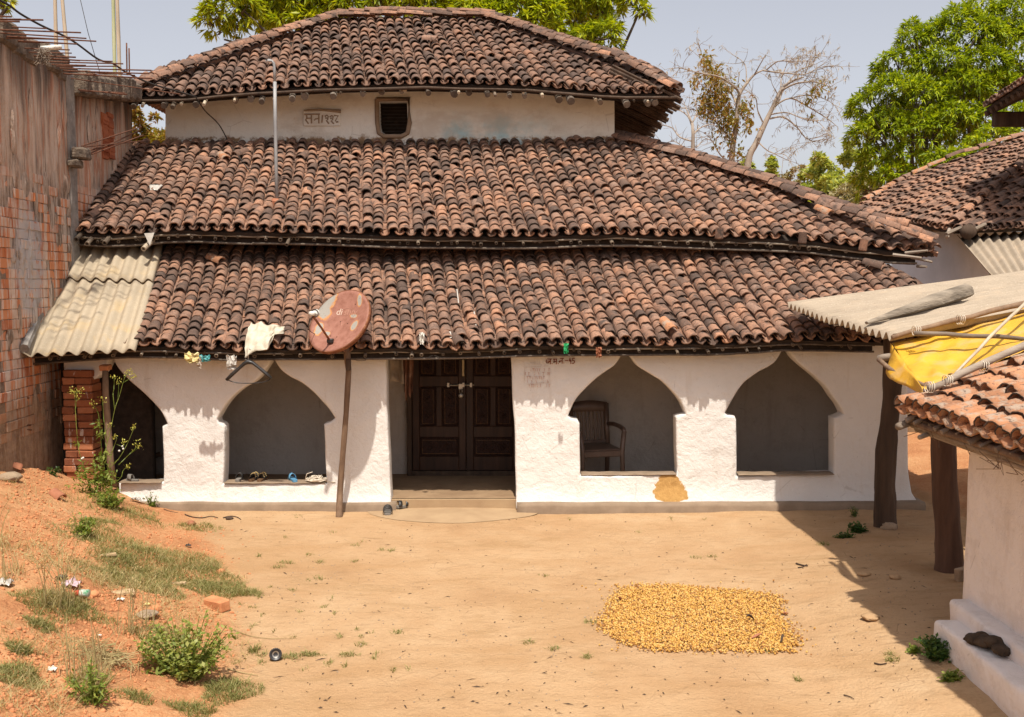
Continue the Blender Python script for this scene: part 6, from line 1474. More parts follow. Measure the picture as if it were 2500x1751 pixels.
sec = [([(1806, 230), (1796, 215), (1770, 195), (1745, 185), (1715, 180), (1690, 174), (1660, 166), (1640, 168)], .05), ([(1800, 260), (1780, 218), (1740, 170), (1716, 140), (1706, 108)], .05), ([(1790, 350), (1775, 330), (1750, 300), (1735, 290), (1700, 270), (1660, 262)], .05), ([(1862, 172), (1890, 176), (1930, 180), (1965, 182), (2000, 165), (2030, 162)], .04), ([(1884, 268), (1900, 250), (1915, 215), (1950, 172), (1980, 160), (2000, 128)], .05), ([(1906, 222), (1940, 205), (1980, 200), (2010, 205), (2040, 220)], .05), ([(1890, 260), (1930, 240), (1980, 265), (2020, 290), (2045, 310)], .045), ([(1880, 290), (1912, 286), (1945, 310), (1965, 335), (1985, 345), (2002, 348)], .045), ([(1880, 280), (1920, 275), (1960, 290), (2000, 300), (2030, 340)], .035), ([(1850, 345), (1870, 365), (1890, 375), (1920, 380), (1940, 420)], .03), ([(1866, 305), (1850, 270), (1845, 240), (1820, 220), (1790, 210)], .03), ([(1842, 182), (1860, 150), (1870, 135)], .03), ([(1822, 205), (1820, 160), (1800, 140)], .03), ([(1965, 182), (1985, 140), (2008, 130)], .025), ([(1906, 222), (1908, 190), (1920, 160), (1935, 140)], .03), ([(1900, 232), (1885, 205), (1880, 180)], .022), ([(1870, 172), (1900, 150), (1940, 150), (1990, 150)], .03), ([(1930, 240), (1975, 232), (2020, 245), (2045, 265)], .03), ([(1786, 400), (1760, 380), (1742, 350), (1728, 330)], .04), ([(1838, 372), (1815, 385), (1800, 395)], .03), ([(1880, 370), (1920, 390), (1950, 400)], .02)]
for i, (L, r0) in enumerate(sec):
    jy = r.uniform(-.10, .10); pts = px_pts(smooth_curve(L, 4), YT, jy); r0 *= .7; br.tube(pts, [r0*(1-.75*j/(len(pts)-1)) for j in range(len(pts))], 6)
    for j in range(4, len(pts)-1):
        for _ in range(2):
            if r.random() < .5:
                d = (pts[j+1]-pts[j]).normalized(); e = (d*.7 + Vector((r.gauss(0, .8), r.gauss(0, .7), r.gauss(.25, .6)))).normalized(); ln = r.uniform(.25, .75); p1 = pts[j] + e*ln
                q = branch(br, pts[j], p1, .009, .004, .10, i*50+j+_*7, 4, 4)
                for kk in range(2):
                    e2 = (e + Vector((r.gauss(0, .8), r.gauss(0, .8), r.gauss(0, .7)))).normalized(); s0_ = q[r.randrange(1, 5)]; p2 = s0_ + e2*r.uniform(.12, .4); branch(br, s0_, p2, .006, .0035, .1, i*91+j*3+kk, 3, 3); tips.append(p2)
                tips.append(p1)
    tips.append(pts[-1])
br.build('branches', M['bark_pale'], bt_, True)
tp_ = np.array([tuple(p) for p in tips]); keep = np.random.RandomState(2).rand(len(tp_)) < .45
V, F = leaf_cloud(tp_[keep], np.zeros((keep.sum(), 3)) + [0, 0, -.2], 6, .14, .009, .5, 3, .7, .3); np_obj('dry_leaf_tufts', V, F, M['twig_tuft'], bt_)['kind'] = 'stuff'
rs = np.random.RandomState(8); Lc = []
for (px, py, rx, ry, n) in ((1724, 150, 14, 20, 90), (1738, 185, 26, 26, 190), (1755, 220, 30, 30, 240), (1735, 245, 28, 22, 170), (1765, 265, 28, 24, 170), (1722, 270, 22, 20, 100), (1822, 265, 16, 20, 90), (1828, 300, 12, 20, 70), (1780, 320, 22, 30, 90), (1700, 200, 14, 20, 50), (1790, 300, 16, 20, 60), (1990, 225, 20, 12, 40), (1975, 245, 10, 8, 20), (1980, 285, 8, 8, 18), (1770, 290, 30, 18, 90), (1750, 330, 12, 26, 40), (1800, 370, 16, 14, 40), (2010, 205, 20, 14, 30)):
    for _ in range(n): p = P(px + rs.normal(0, rx*.6), py + rs.normal(0, ry*.6), YT + rs.normal(0, .35)); Lc.append(tuple(p))
V, F = leaf_cloud(np.array(Lc), np.zeros((len(Lc), 3)), 2, .15, .030, .25, 5, .8, .2); np_obj('leaf_sprays', V, F, M['sparse_leaf'], bt_)['kind'] = 'stuff'
sp = thing('bare_tree', 'thin bare sapling seen between the upper eave and the hip of the middle roof', 'tree', (4.7, 26.5, 0)); br = MB(); YS = 26.0; r = random.Random(77)
tr = MB(); tr.tube([P(1690, 900, YS), P(1690, 420, YS), P(1692, 330, YS), P(1690, 300, YS)], [.10, .07, .045, .035], 7); tr.build('trunk', M['bark_pale'], sp, True)
for i, L in enumerate(([(1690, 310), (1680, 285), (1660, 270), (1640, 268), (1610, 250)], [(1690, 345), (1660, 335), (1640, 312), (1615, 305), (1590, 295)], [(1690, 300), (1700, 280), (1698, 250), (1690, 230)], [(1692, 330), (1710, 312), (1740, 305), (1770, 330)], [(1690, 300), (1675, 265), (1668, 245)], [(1690, 345), (1700, 360), (1720, 340), (1745, 345)], [(1655, 268), (1640, 240), (1620, 225)], [(1690, 370), (1670, 360), (1645, 345), (1620, 352)])):
    pts = [P(x, y, YS + .1*j) for j, (x, y) in enumerate(smooth_curve(L, 4))]; br.tube(pts, [.024*(1-.8*j/(len(pts)-1)) for j in range(len(pts))], 5)
    for j in range(3, len(pts)):
        e = Vector((r.gauss(0, .8), r.gauss(0, .6), r.gauss(.4, .5))).normalized(); branch(br, pts[j], pts[j] + e*r.uniform(.2, .6), .008, .003, .1, i*9+j, 4, 3)
br.build('branches', M['bark_pale'], sp, True)
# far pale trees and a dry bush
def far_tree(name, lab, px, py_top, py_bot, wpx, Y, mat, seed, n=14, L=.32, W=.10):
    r = random.Random(seed); top = P(px, py_top, Y); bot = P(px, py_bot, Y); w = wpx*Y/FPX; t = thing(name, lab, 'tree' if 'tree' in name else 'bush', (top.x, Y, 0), 'far trees past the roofs'); cl = []
    Hh = top.z - max(.5, bot.z)
    for i in range(n):
        f = r.random(); z = bot.z + (top.z-bot.z)*f; k = (1 - abs(f-.35)*1.15); R = w*.30*r.uniform(.55, 1.0)*max(.35, k); cl.append((top.x + r.uniform(-.5, .5)*w*max(.15, k), Y + r.uniform(-.5, .5)*w, z - R*.7, R))
    C, Nn = crown_points(cl, 130*(.8**2)/((w*.2)**2)*1.3, seed, .6); V, F = leaf_cloud(C, Nn, 4, L, W, .15, seed, .8, .5); np_obj('crown', V, F, M[mat], t)
    b = MB(); b.tube([(top.x, Y, -.2), (top.x + .1, Y, top.z*.5), (top.x, Y, top.z*.85)], [w*.05, w*.04, w*.015], 7); b.build('trunk', M['bark'], t, True)
far_tree('pale_tree', 'tall pale green tree beside the dense mango tree, highest of the far trees', 2078, 350, 520, 120, 66, 'pale_tree', 1, 22)
far_tree('pale_tree', 'pale yellow-green tree with a pointed top right of the bare tree limbs', 2000, 378, 520, 130, 62, 'pale_tree', 2, 20)
far_tree('pale_tree', 'small pale tree showing just right of the bare tree foot', 1880, 385, 500, 60, 64, 'pale_tree', 3, 12)
far_tree('pale_tree', 'lowest pale tree just above the hip tiles under the bare tree', 1815, 392, 470, 70, 66, 'pale_tree', 4, 10)
far_tree('pale_tree', 'hazy grey-green tree between two pale yellow-green trees', 1935, 405, 500, 90, 90, 'dry_bush', 5, 14, .3, .09)
far_tree('pale_tree', 'low yellow-green tree nearest the neighbouring roof', 2040, 425, 540, 130, 52, 'pale_tree', 6, 18)
far_tree('dry_bush', 'brown dry bush at the foot of the dense mango tree', 2085, 420, 540, 110, 40, 'dry_bush', 7, 18, .3, .05)
far_tree('dry_bush', 'sunlit shrub seen through the gap under the upper eave', 368, 262, 420, 130, 19, 'sparse_leaf', 8, 26, .10, .025)
far_tree('green_bush', 'bright green leaves below the dark right-hand overhang', 1530, 300, 380, 70, 21, 'mango', 9, 8, .16, .03)
# wooded rise closing the view behind everything
hz = MB(); r = random.Random(5)
def hill(u, v):
    a = -1.2 + 2.4*u; R = 420; return Vector((R*math.sin(a)*1.6, R*math.cos(a) + 60*v, -3 + (9 + 5*N3(u*9, 0, 2) + 2*N3(u*40, 1, 2))*v))
hz.grid(hill, 160, 4); o = hz.build('hills', M['dry_bush'], None, True); o['kind'] = 'structure'
# ================================================================== PLANTS ON THE YARD
def blades(patches, seed, hmin, hmax, lean=.5, wid=.006, dens=1.0):
    """grass blades on the soil: (px, py, rx, ry, n)"""
    r = np.random.RandomState(seed); V = []; 
    for (px, py, rx, ry, n) in patches:
        c = G(px, py); e = G(px+rx, py); f = G(px, py-ry); ax, ay = (e-c).length, max(.04, (f-c).length*.8)
        for _ in range(int(n*dens)):
            a = r.uniform(0, 6.283); q = math.sqrt(r.rand())*(1 + .25*math.sin(a*3 + px)); x = c.x + ax*q*math.cos(a); y = c.y + ay*q*math.sin(a); z = gh(x, y) - .004
            h = r.uniform(hmin, hmax)*(1.1-.5*q); l = r.normal(0, lean, 2)*h; s = r.uniform(0, 3.14); w = wid*r.uniform(.6, 1.3); dx, dy = w*math.cos(s), w*math.sin(s)
            mx, my, mz = x+l[0]*.4, y+l[1]*.4, z+h*.6; tx, ty, tz = x+l[0], y+l[1], z+h*r.uniform(.75, 1)
            V += [(x-dx, y-dy, z), (x+dx, y+dy, z), (mx+dx*.8, my+dy*.8, mz), (mx-dx*.8, my-dy*.8, mz), (mx-dx*.8, my-dy*.8, mz), (mx+dx*.8, my+dy*.8, mz), (tx+dx*.12, ty+dy*.12, tz), (tx-dx*.12, ty-dy*.12, tz)]
    V = np.array(V); return V, np.arange(len(V)).reshape(-1, 4)
V, F = blades([(430, 1385, 120, 46, 2600), (330, 1425, 110, 40, 1500), (255, 1320, 60, 34, 900), (520, 1440, 80, 24, 900), (300, 1375, 60, 30, 700), (130, 1470, 60, 34, 800), (190, 1490, 60, 26, 500), (100, 1530, 36, 18, 300), (50, 1590, 30, 12, 260), (40, 1650, 50, 40, 700), (600, 1450, 40, 10, 220), (400, 1560, 60, 40, 500), (560, 1690, 70, 40, 600), (330, 1700, 30, 10, 150), (280, 1240, 50, 18, 500), (330, 1260, 40, 14, 300), (480, 1290, 60, 14, 260), (240, 1280, 40, 20, 400), (470, 1735, 60, 20, 250), (620, 1590, 14, 8, 60), (350, 1215, 60, 16, 300)], 3, .02, .075, .75, .0022, 2.2)
o = np_obj('grass', V, F, M['grass']); o['kind'] = 'stuff'
V, F = blades([(430, 1380, 130, 46, 900), (300, 1430, 130, 44, 800), (80, 1700, 100, 60, 400), (150, 1600, 130, 80, 500), (450, 1500, 100, 60, 400), (200, 1400, 160, 60, 500), (120, 1330, 120, 60, 300), (500, 1600, 120, 90, 350), (60, 1200, 60, 30, 200)], 4, .03, .11, 1.2, .0017, 1.3)
o = np_obj('dry_grass', V, F, M['straw']); o['kind'] = 'stuff'
yard = []; r = random.Random(9)
for _ in range(46): yard.append((r.uniform(560, 1020), r.uniform(1270, 1640), r.uniform(5, 12), 4, r.randrange(8, 26)))
yard += [(x, y, rx, 5, n) for x, y, rx, n in ((700, 1375, 22, 60), (680, 1385, 20, 50), (780, 1415, 14, 30), (750, 1600, 40, 150), (700, 1605, 30, 100), (850, 1600, 26, 80), (880, 1575, 16, 40), (970, 1545, 16, 40), (640, 1600, 14, 40), (1290, 1570, 16, 40), (1350, 1585, 16, 40), (1435, 1605, 14, 40), (1440, 1520, 18, 40), (1880, 1592, 22, 40), (2010, 1330, 18, 60), (2180, 1612, 20, 80), (2170, 1598, 14, 40), (1950, 1662, 10, 40), (1330, 1405, 12, 20), (1700, 1362, 18, 30), (1740, 1360, 14, 30), (570, 1245, 8, 12), (1390, 1268, 8, 12), (1640, 1268, 8, 12), (1720, 1268, 8, 12), (725, 1262, 12, 16), (1560, 1300, 10, 12))]
V, F = blades(yard, 6, .012, .045, .9, .0026, 1.3); o = np_obj('yard_weeds', V, F, M['grass']); o['kind'] = 'stuff'
def stalks(name, lab, pxs, seed, h, m, head=None, cat='grass', lean=.25, rad=.0022, group=None):
    r = random.Random(seed); q = MB(); hd = []; base = None
    for (px, py, n) in pxs:
        c = G(px, py); base = base or c
        for _ in range(n):
            x, y = c.x + r.gauss(0, .05), c.y + r.gauss(0, .05); z = gh(x, y); H_ = h*r.uniform(.55, 1.1); dx, dy = r.gauss(0, lean)*H_, r.gauss(0, lean*.6)*H_
            pts = [Vector((x + dx*f*f, y + dy*f*f, z + H_*f*(1-.12*f))) for f in (0, .3, .6, .85, 1)]
            q.tube(pts, [rad*1.3, rad*1.1, rad, rad*.8, rad*.5], 4, 0, False)
            if head: hd.append((pts[-1], (pts[-1]-pts[-2]).normalized()))
    t = thing(name, lab, cat, base, group); q.build('stems', M[m], t)
    if head and hd:
        C = []; Nn = []
        for p, d in hd:
            for k in range(9): C.append(tuple(p - d*.018*k*.6)); Nn.append(tuple(d))
        V, F = leaf_cloud(np.array(C), np.array(Nn), 2, .028, .003, .1, seed, .45, .9); np_obj('seed_heads', V, F, M[head], t)['kind'] = 'stuff'
    V, F = blades([(px, py, 26, 12, 26*max(1, n//3)) for px, py, n in pxs], seed, .05, h*.4, .6, .0022, 1.5); np_obj('blades', V, F, M['straw' if m == 'straw' else 'grass'], t)['kind'] = 'stuff'
    return t
stalks('dry_grass_tussock', 'tall dry grass tussock beside the faded pink wrapper', [(140, 1475, 11), (120, 1480, 7), (170, 1470, 5)], 3, .46, 'straw', 'straw')
stalks('dry_grass_tussock', 'lone tall straw stalks standing above the green bush', [(318, 1545, 6), (340, 1520, 4)], 5, .48, 'straw', 'straw', 'grass', .12)
stalks('dry_grass_tussock', 'long dry stems leaning at the left edge above the white litter', [(18, 1420, 5), (6, 1330, 4), (40, 1400, 3)], 6, .40, 'straw', 'straw', 'grass', .4)
stalks('dry_grass_tussock', 'spindly dry stems rising out of the dark weed at the bottom', [(205, 1670, 12), (230, 1680, 10), (250, 1660, 6)], 8, .42, 'straw', None, 'grass', .2)
def leafy(name, lab, px, py, wpx, hpx, nst, mat, seed, L=.045, W=.016, cat='weed', per=14):
    c = G(px, py); k = c.y/FPX; w, h = wpx*k, hpx*k; r = random.Random(seed); t = thing(name, lab, cat, c); q = MB(); C = []; Nn = []
    for i in range(nst):
        a = r.uniform(0, 6.283); d = math.sqrt(r.random()); e = Vector((math.cos(a)*d*w*.56, math.sin(a)*d*w*.42, h*r.uniform(.30, 1.15)*(1-.25*d))); b0 = c + Vector((e.x*.25, e.y*.25, -.01))
        pts = [b0 + Vector((e.x*.75*f**1.4, e.y*.75*f**1.4, e.z*f)) for f in (0, .25, .5, .75, 1)]; q.tube(pts, [.004, .0035, .003, .0025, .0015], 4, 0, False)
        for j in range(per):
            f = r.uniform(.15, 1); kx = min(3, int(f*4)); p = pts[kx].lerp(pts[kx+1], f*4-kx); C.append(tuple(p)); o_ = Vector((r.gauss(0, 1), r.gauss(0, 1), .4)).normalized(); Nn.append(tuple(o_))
    q.build('stems', M['weed'], t); V, F = leaf_cloud(np.array(C), np.array(Nn), 2, L, W, .12, seed, .45, .9); np_obj('foliage', V, F, M[mat], t); return t
leafy('leafy_weed', 'bright green leafy weed spreading at the foot of the orange bank', 455, 1655, 230, 170, 64, 'weed_pale', 3, .036, .011, 'weed', 15)
leafy('leafy_weed', 'dark low weed at the bottom of the bank under the dry stems', 222, 1715, 110, 120, 22, 'weed', 5, .045, .006, 'weed', 8)
leafy('leafy_weed', 'green weed patch on the shady ground beside the lowest white step', 2290, 1605, 110, 70, 40, 'weed_dark', 7, .035, .010)
leafy('leafy_weed', 'small green tuft left of the shady weed patch by the white step', 2228, 1592, 30, 18, 12, 'weed', 8, .025, .009)
leafy('leafy_weed', 'small yellow-green weed below the shady weed patch', 2322, 1660, 36, 24, 14, 'weed', 9, .028, .012)
leafy('leafy_weed', 'dark leafy plant on the bare ground left of the furrowed post', 2096, 1300, 40, 26, 16, 'weed_dark', 11, .032, .014)
leafy('leafy_weed', 'creeping shoots left of the dark leafy plant in the shade', 2062, 1314, 44, 12, 12, 'weed_dark', 12, .03, .01)
leafy('leafy_weed', 'thin dark sprout at the plinth below the fourth arch', 2088, 1262, 24, 30, 8, 'weed_dark', 13, .02, .006)
leafy('leafy_weed', 'small green weed holding the bright green scrap on the bank', 200, 1310, 70, 60, 18, 'weed', 14, .035, .009)
leafy('leafy_weed', 'low grassy weed on the crest of the bank below the brick pillar', 262, 1240, 90, 50, 22, 'weed', 15, .04, .010)
leafy('leafy_weed', 'short seedling beside the plinth left of the dish pole', 370, 1236, 26, 36, 7, 'weed', 16, .025, .009)
leafy('leafy_weed', 'fine weedy sprig at the foot of the brick wall', 128, 1160, 30, 26, 7, 'weed_dark', 18, .03, .008)
# tall thistly weed with yellow heads in front of the brick pillar
tw = thing('tall_weed', 'tall spindly weed with yellow flower heads before the brick pillar', 'weed', G(235, 1215)); q = MB(); hd = []; r = random.Random(4); YWd = G(235, 1215).y + .05
for L in ([(232, 1205), (250, 1130), (262, 1080), (272, 1040), (280, 1000), (292, 965), (300, 935), (306, 918)], [(262, 1080), (254, 1030), (252, 1000), (250, 975)], [(250, 1130), (245, 1060), (240, 1010), (228, 990)], [(280, 1000), (276, 965), (278, 950), (279, 922)], [(280, 1000), (288, 970), (290, 932)], [(225, 1205), (195, 1110), (188, 1060), (184, 1000), (183, 958)], [(184, 1000), (188, 972)], [(183, 960), (176, 956)], [(183, 960), (198, 956)], [(240, 1205), (262, 1150), (290, 1120), (310, 1085), (325, 1050), (328, 1044)], [(290, 1135), (315, 1110), (335, 1090), (332, 1084)], [(315, 1110), (340, 1092)], [(262, 1150), (275, 1100), (285, 1070), (278, 1068)], [(285, 1085), (300, 1090), (303, 1080)], [(230, 1190), (260, 1120), (255, 1065), (268, 1040)], [(232, 1205), (290, 1172), (300, 1150), (310, 1140)], [(306, 918), (316, 908)], [(300, 935), (325, 920)]):
    pts = [P(x, y, YWd + r.uniform(-.02, .02)) for x, y in smooth_curve(L, 3)]; q.tube(pts, [.0042*(1-.5*i/(len(pts)-1)) for i in range(len(pts))], 5, 0, False); hd.append(pts[-1])
q.build('stems', M['weed'], tw)
C = [tuple(p + Vector((r.gauss(0, .014), r.gauss(0, .01), r.gauss(0, .012)))) for p in hd for _ in range(9)]; V, F = leaf_cloud(np.array(C), np.zeros((len(C), 3)) + [0, 0, 1], 2, .020, .006, 0, 3, .5, .8); np_obj('flower_heads', V, F, M['flower'], tw)['kind'] = 'stuff'
C = []; Nn = []
for (x, y, s, n) in ((245, 1170, 22, 60), (215, 1150, 22, 40), (262, 1160, 26, 50), (225, 1190, 40, 120), (200, 1205, 40, 60), (255, 1195, 30, 60), (245, 1065, 8, 10), (236, 1035, 8, 10), (252, 1110, 12, 16), (240, 1130, 14, 20), (195, 1155, 16, 20), (187, 1080, 8, 6)):
    for _ in range(n): C.append(tuple(P(x + r.gauss(0, s*.5), y + r.gauss(0, s*.45), YWd + r.gauss(0, .05)))); Nn.append((r.gauss(0, 1), r.gauss(0, .5), r.gauss(.2, .5)))
V, F = leaf_cloud(np.array(C), np.array(Nn), 2, .055, .010, .15, 7, .4, .8); np_obj('foliage', V, F, M['weed'], tw)
q = MB()
for (x, y) in ((299, 1090), (301, 1096), (291, 1101), (200, 1120), (203, 1118)): q.lathe([(0, -.011), (.008, -.008), (.011, 0), (.008, .008), (0, .011)], 8, Matrix.Translation(P(x, y, YWd)))
q.build('seed_fluff', M['fluff'], tw, True)
# ================================================================== DRYING BLOSSOM HEAP, LITTER, STONES
rs = np.random.RandomState(3); poly_px = [(1512, 1436), (1560, 1432), (1640, 1434), (1720, 1440), (1800, 1448), (1860, 1452), (1900, 1462), (1900, 1490), (1912, 1520), (1930, 1545), (1948, 1570), (1930, 1590), (1870, 1596), (1820, 1594), (1760, 1592), (1660, 1590), (1590, 1588), (1520, 1576), (1492, 1556), (1474, 1530), (1472, 1505), (1492, 1478), (1500, 1455)]
bm = bmesh.new(); bmesh.ops.create_icosphere(bm, subdivisions=1, radius=1); bv = np.array([tuple(v.co) for v in bm.verts]); bm.faces.ensure_lookup_table(); bf = np.array([[v.index for v in f.verts] for f in bm.faces]); bm.free()
Ms = []; polyg = [(G(x, y).x, G(x, y).y) for x, y in poly_px]; cxm = sum(p[0] for p in polyg)/len(polyg); cym = sum(p[1] for p in polyg)/len(polyg)
x0_, x1_, y0_, y1_ = min(p[0] for p in polyg)-.1, max(p[0] for p in polyg)+.1, min(p[1] for p in polyg)-.1, max(p[1] for p in polyg)+.1
n_ = 0
while n_ < 17000:
    x, y = rs.uniform(x0_, x1_), rs.uniform(y0_, y1_)
    jx, jy = x + rs.normal(0, .035), y + rs.normal(0, .035)
    if not inside(polyg, jx + .045*N3(x, y, 3, 3.5) + .035*N3(x, y, 5, 11), jy + .045*N3(x, y, 7, 3.5) + .035*N3(x, y, 9, 11)): 
        if rs.rand() > .004: continue
    n_ += 1; s = rs.uniform(.0048, .0085)*np.array([1, 1, rs.uniform(.7, 1.0)]); ax = Vector(rs.normal(0, 1, 3)).normalized(); R = Matrix.Rotation(rs.uniform(0, 6), 3, ax) @ Matrix.Diagonal((s[0], s[1], s[2]*1.25)).to_3x3()
    z = gh(x, y) + .006 + rs.uniform(0, .016); m = np.eye(4); m[:3, :3] = np.array(R); m[:3, 3] = (x, y, z); Ms.append(m)
V, F = replicate(bv, bf, Ms); o = np_obj('drying_blossom', V, F, M['blossom'], None, None, True); o['kind'] = 'stuff'
def dried_leaf(px, py, L, rz, m, lab, seed, z=.012, group=None, cat='leaf'):
    c = G(px, py); r = random.Random(seed); q = MB(); R = Matrix.Translation(c + Vector((0, 0, z))) @ Matrix.Rotation(rz, 4, 'Z')
    q.grid(lambda u, v: R @ Vector(((u-.5)*L, (v-.5)*L*.36*math.sin(math.pi*min(.98, max(.02, u)))**.7, .018*abs(v-.5)*2*math.sin(math.pi*u) + .02*math.sin(u*3 + seed) + .01)), 8, 4); o = q.build('dried_leaf', M[m], None, True, .002); tag(o, lab, cat, group); return o
dried_leaf(1832, 1524, .07, .3, 'wood_dark', 'dark curled leaf among the yellow blossom heap', 1, .03); dried_leaf(1512, 1474, .06, 1.1, 'clay_red', 'reddish leaf at the upper left of the blossom heap', 2, .03)
dried_leaf(1918, 1502, .06, 2, 'clay_red', 'reddish leaf just outside the right edge of the blossom heap', 3); dried_leaf(1846, 1566, .08, .1, 'clay_red', 'reddish leaf near the lower right of the blossom heap', 4, .03); dried_leaf(1910, 1574, .05, .8, 'wood_dark', 'dark leaf at the lower right corner of the blossom heap', 5, .03)
r = random.Random(14); q = MB()
for _ in range(520):
    px, py = r.uniform(560, 2280), r.uniform(1265, 1745); c = G(px, py)
    if c.z > .3: continue
    a = r.uniform(0, 6.28); l = r.uniform(.004, .018) if r.random() < .9 else r.uniform(.02, .045); d = Vector((math.cos(a)*l, math.sin(a)*l, 0)); w = Vector((-math.sin(a), math.cos(a), 0))*r.uniform(.0012, .0035); z = Vector((0, 0, .004 + gh(c.x, c.y) - c.z))
    q.add([c - d + z, c + w + z + Vector((0, 0, .006)), c + d + z, c - w + z], [(0, 1, 2, 3)])
o = q.build('yard_litter', M['wood_dark']); o['kind'] = 'stuff'
def gravel(seed, patches, mat, name, smin, smax):
    rs = np.random.RandomState(seed); Ms = []
    for (px, py, rx, ry, n) in patches:
        for _ in range(n):
            c = G(px + rs.normal(0, rx*.6), py + rs.normal(0, ry*.6)); s = rs.uniform(smin, smax)*rs.uniform(.5, 1); R = Matrix.Rotation(rs.uniform(0, 6), 3, Vector(rs.normal(0, 1, 3)).normalized()) @ Matrix.Diagonal((s, s*rs.uniform(.6, 1), s*rs.uniform(.4, .8))).to_3x3(); m = np.eye(4); m[:3, :3] = np.array(R); m[:3, 3] = (c.x, c.y, c.z + s*.15); Ms.append(m)
    V, F = replicate(bv, bf, Ms); o = np_obj(name, V, F, M[mat]); o['kind'] = 'stuff'
gravel(4, [(120, 1640, 200, 130, 1400), (330, 1480, 150, 100, 800), (120, 1300, 120, 120, 800), (420, 1320, 120, 60, 250), (520, 1500, 60, 120, 160), (80, 1180, 80, 60, 200)], 'brick_loose', 'clod_scatter', .006, .022)
gravel(5, [(1300, 1500, 500, 160, 260), (2150, 1400, 120, 200, 200), (800, 1450, 200, 150, 120)], 'stone', 'pebble_scatter', .004, .012)
def loose_brick(px, py, dims, rz, m, name, lab, cat, tilt=0.0, wob=.006, sink=.0):
    c = G(px, py); q = MB(); Mx = Matrix.Translation(c + Vector((0, 0, dims[2]/2 - sink))) @ Matrix.Rotation(rz, 4, 'Z') @ Matrix.Rotation(tilt, 4, 'X'); q.cbox((-dims[0]/2, -dims[1]/2, -dims[2]/2), tuple(d/2 for d in dims), min(dims)*.12, 0, Mx, wob)
    o = q.build(name, M[m]); tag(o, lab, cat); return o
loose_brick(530, 1485, (.19, .10, .085), -.55, 'brick_loose', 'loose_brick', 'single orange brick lying at the edge of the yard', 'brick', .05, .005, .01)
loose_brick(2345, 1418, (.085, .06, .10), .3, 'stone', 'stone', 'squarish stone on the ground behind the white wall corner', 'stone', .15, .012)
loose_brick(300, 1450, (.16, .05, .02), .5, 'wood_chip', 'wood_scrap', 'pale wedge of wood in the grass below the red-capped can', 'wood', .2, .004)
loose_brick(432, 1428, (.13, .035, .02), .15, 'wood_chip', 'wood_scrap', 'pale flat wood chip in the thick grass patch', 'wood', .1, .004)
loose_brick(262, 1358, (.13, .035, .02), .6, 'wood_chip', 'wood_scrap', 'pale chip of wood on the slope above the grass patch', 'wood', .2, .004)
def stone_blob(px, py, r_, m, lab, seed, name='stone', cat='stone', flat=.7):
    c = G(px, py); q = MB(); q.add(*blob((c.x, c.y, c.z + r_*.25), r_, 0, seed, flat)); o = q.build(name, M[m], None, True); tag(o, lab, cat); return o
stone_blob(2170, 1292, .075, 'stone', 'ochre stone against the foot of the furrowed post', 3); stone_blob(2110, 1405, .05, 'soil', 'half buried stone on the sunny edge of the shadow', 8, flat=.35); stone_blob(2185, 1412, .045, 'soil', 'half buried stone in the shade right of the shadow edge', 5, flat=.5)
stone_blob(2125, 1512, .06, 'soil', 'flat half buried stone in the shade near the blossom heap', 6, flat=.35); stone_blob(540, 1398, .035, 'brick_loose', 'small round orange stone above the loose brick', 7)
stone_blob(465, 1282, .05, 'clay_red', 'dull red lump of brick near the twigs by the plinth', 9); stone_blob(380, 1490, .04, 'brick_loose', 'orange clod beside the yellow scrap on the bank', 10); stone_blob(228, 1455, .04, 'brick_loose', 'orange clod right of the red-capped can', 13)
stone_blob(25, 1172, .10, 'stone', 'large tan boulder half sunk at the top of the bank', 11, flat=.5); stone_blob(360, 1505, .07, 'stone', 'long flat tan stone below the yellow scrap', 15, flat=.3)
# tin, scraps, lid
c = G(196, 1458); cn = thing('drink_can', 'crushed green and white can with a red cap lying on the bank', 'can', c); X = Matrix.Translation(c + Vector((0, 0, .028))) @ Matrix.Rotation(-.1, 4, 'Z') @ Matrix.Rotation(math.pi/2, 4, 'Y')
q = MB(); q.lathe([(0, -.0), (.024, .0), (.027, .008), (.025, .03), (.027, .055), (.024, .062), (0, .062)], 14, X); q.build('can_body', M['tin_green'], cn, True)
q = MB(); q.lathe([(0, -.032), (.018, -.032), (.021, -.012), (.020, -.002), (0, -.002)], 14, X); q.build('cap', M['red_plastic'], cn, True)
c = G(673, 1612); ld = thing('round_lid', 'ridged black round lid standing on edge in the yard', 'lid', c); X = Matrix.Translation(c + Vector((0, 0, .038))) @ Matrix.Rotation(.25, 4, 'Z') @ Matrix.Rotation(math.pi/2 - .35, 4, 'X')
q = MB(); q.lathe([(0, -.006), (.030, -.006), (.036, -.016), (.040, -.012), (.040, .014), (.036, .018), (.031, .010), (.024, .012), (.020, .006), (0, .006)], 28, X); q.build('lid_disc', M['black_plastic'], ld, True)
q = MB()
for i in range(20): a = i*math.pi/10; q.cbox((.038, -.0025, -.010), (.042, .0025, .012), .001, 0, X @ Matrix.Rotation(a, 4, 'Z'))
q.build('grip_ridge', M['dark_rubber'], ld)
q = MB(); q.lathe([(.014, .0065), (.018, .010), (.022, .0125)], 20, X); q.build('inner_ring', M['steel'], ld, True)
def litter(px, py, s, m, lab, seed, name='wrapper', cat='litter', hh=.4):
    c = G(px, py); q = MB(); q.grid(lambda u, v: c + Vector(((u-.5)*s*.75, (v-.5)*s*.6, .01 + abs(N3(u*3, v*3, seed))*s*hh + .2*s*abs(N3(u*7, v*7, seed)))), 8, 8); o = q.build(name, M[m], None, False, .002); tag(o, lab, cat); return o
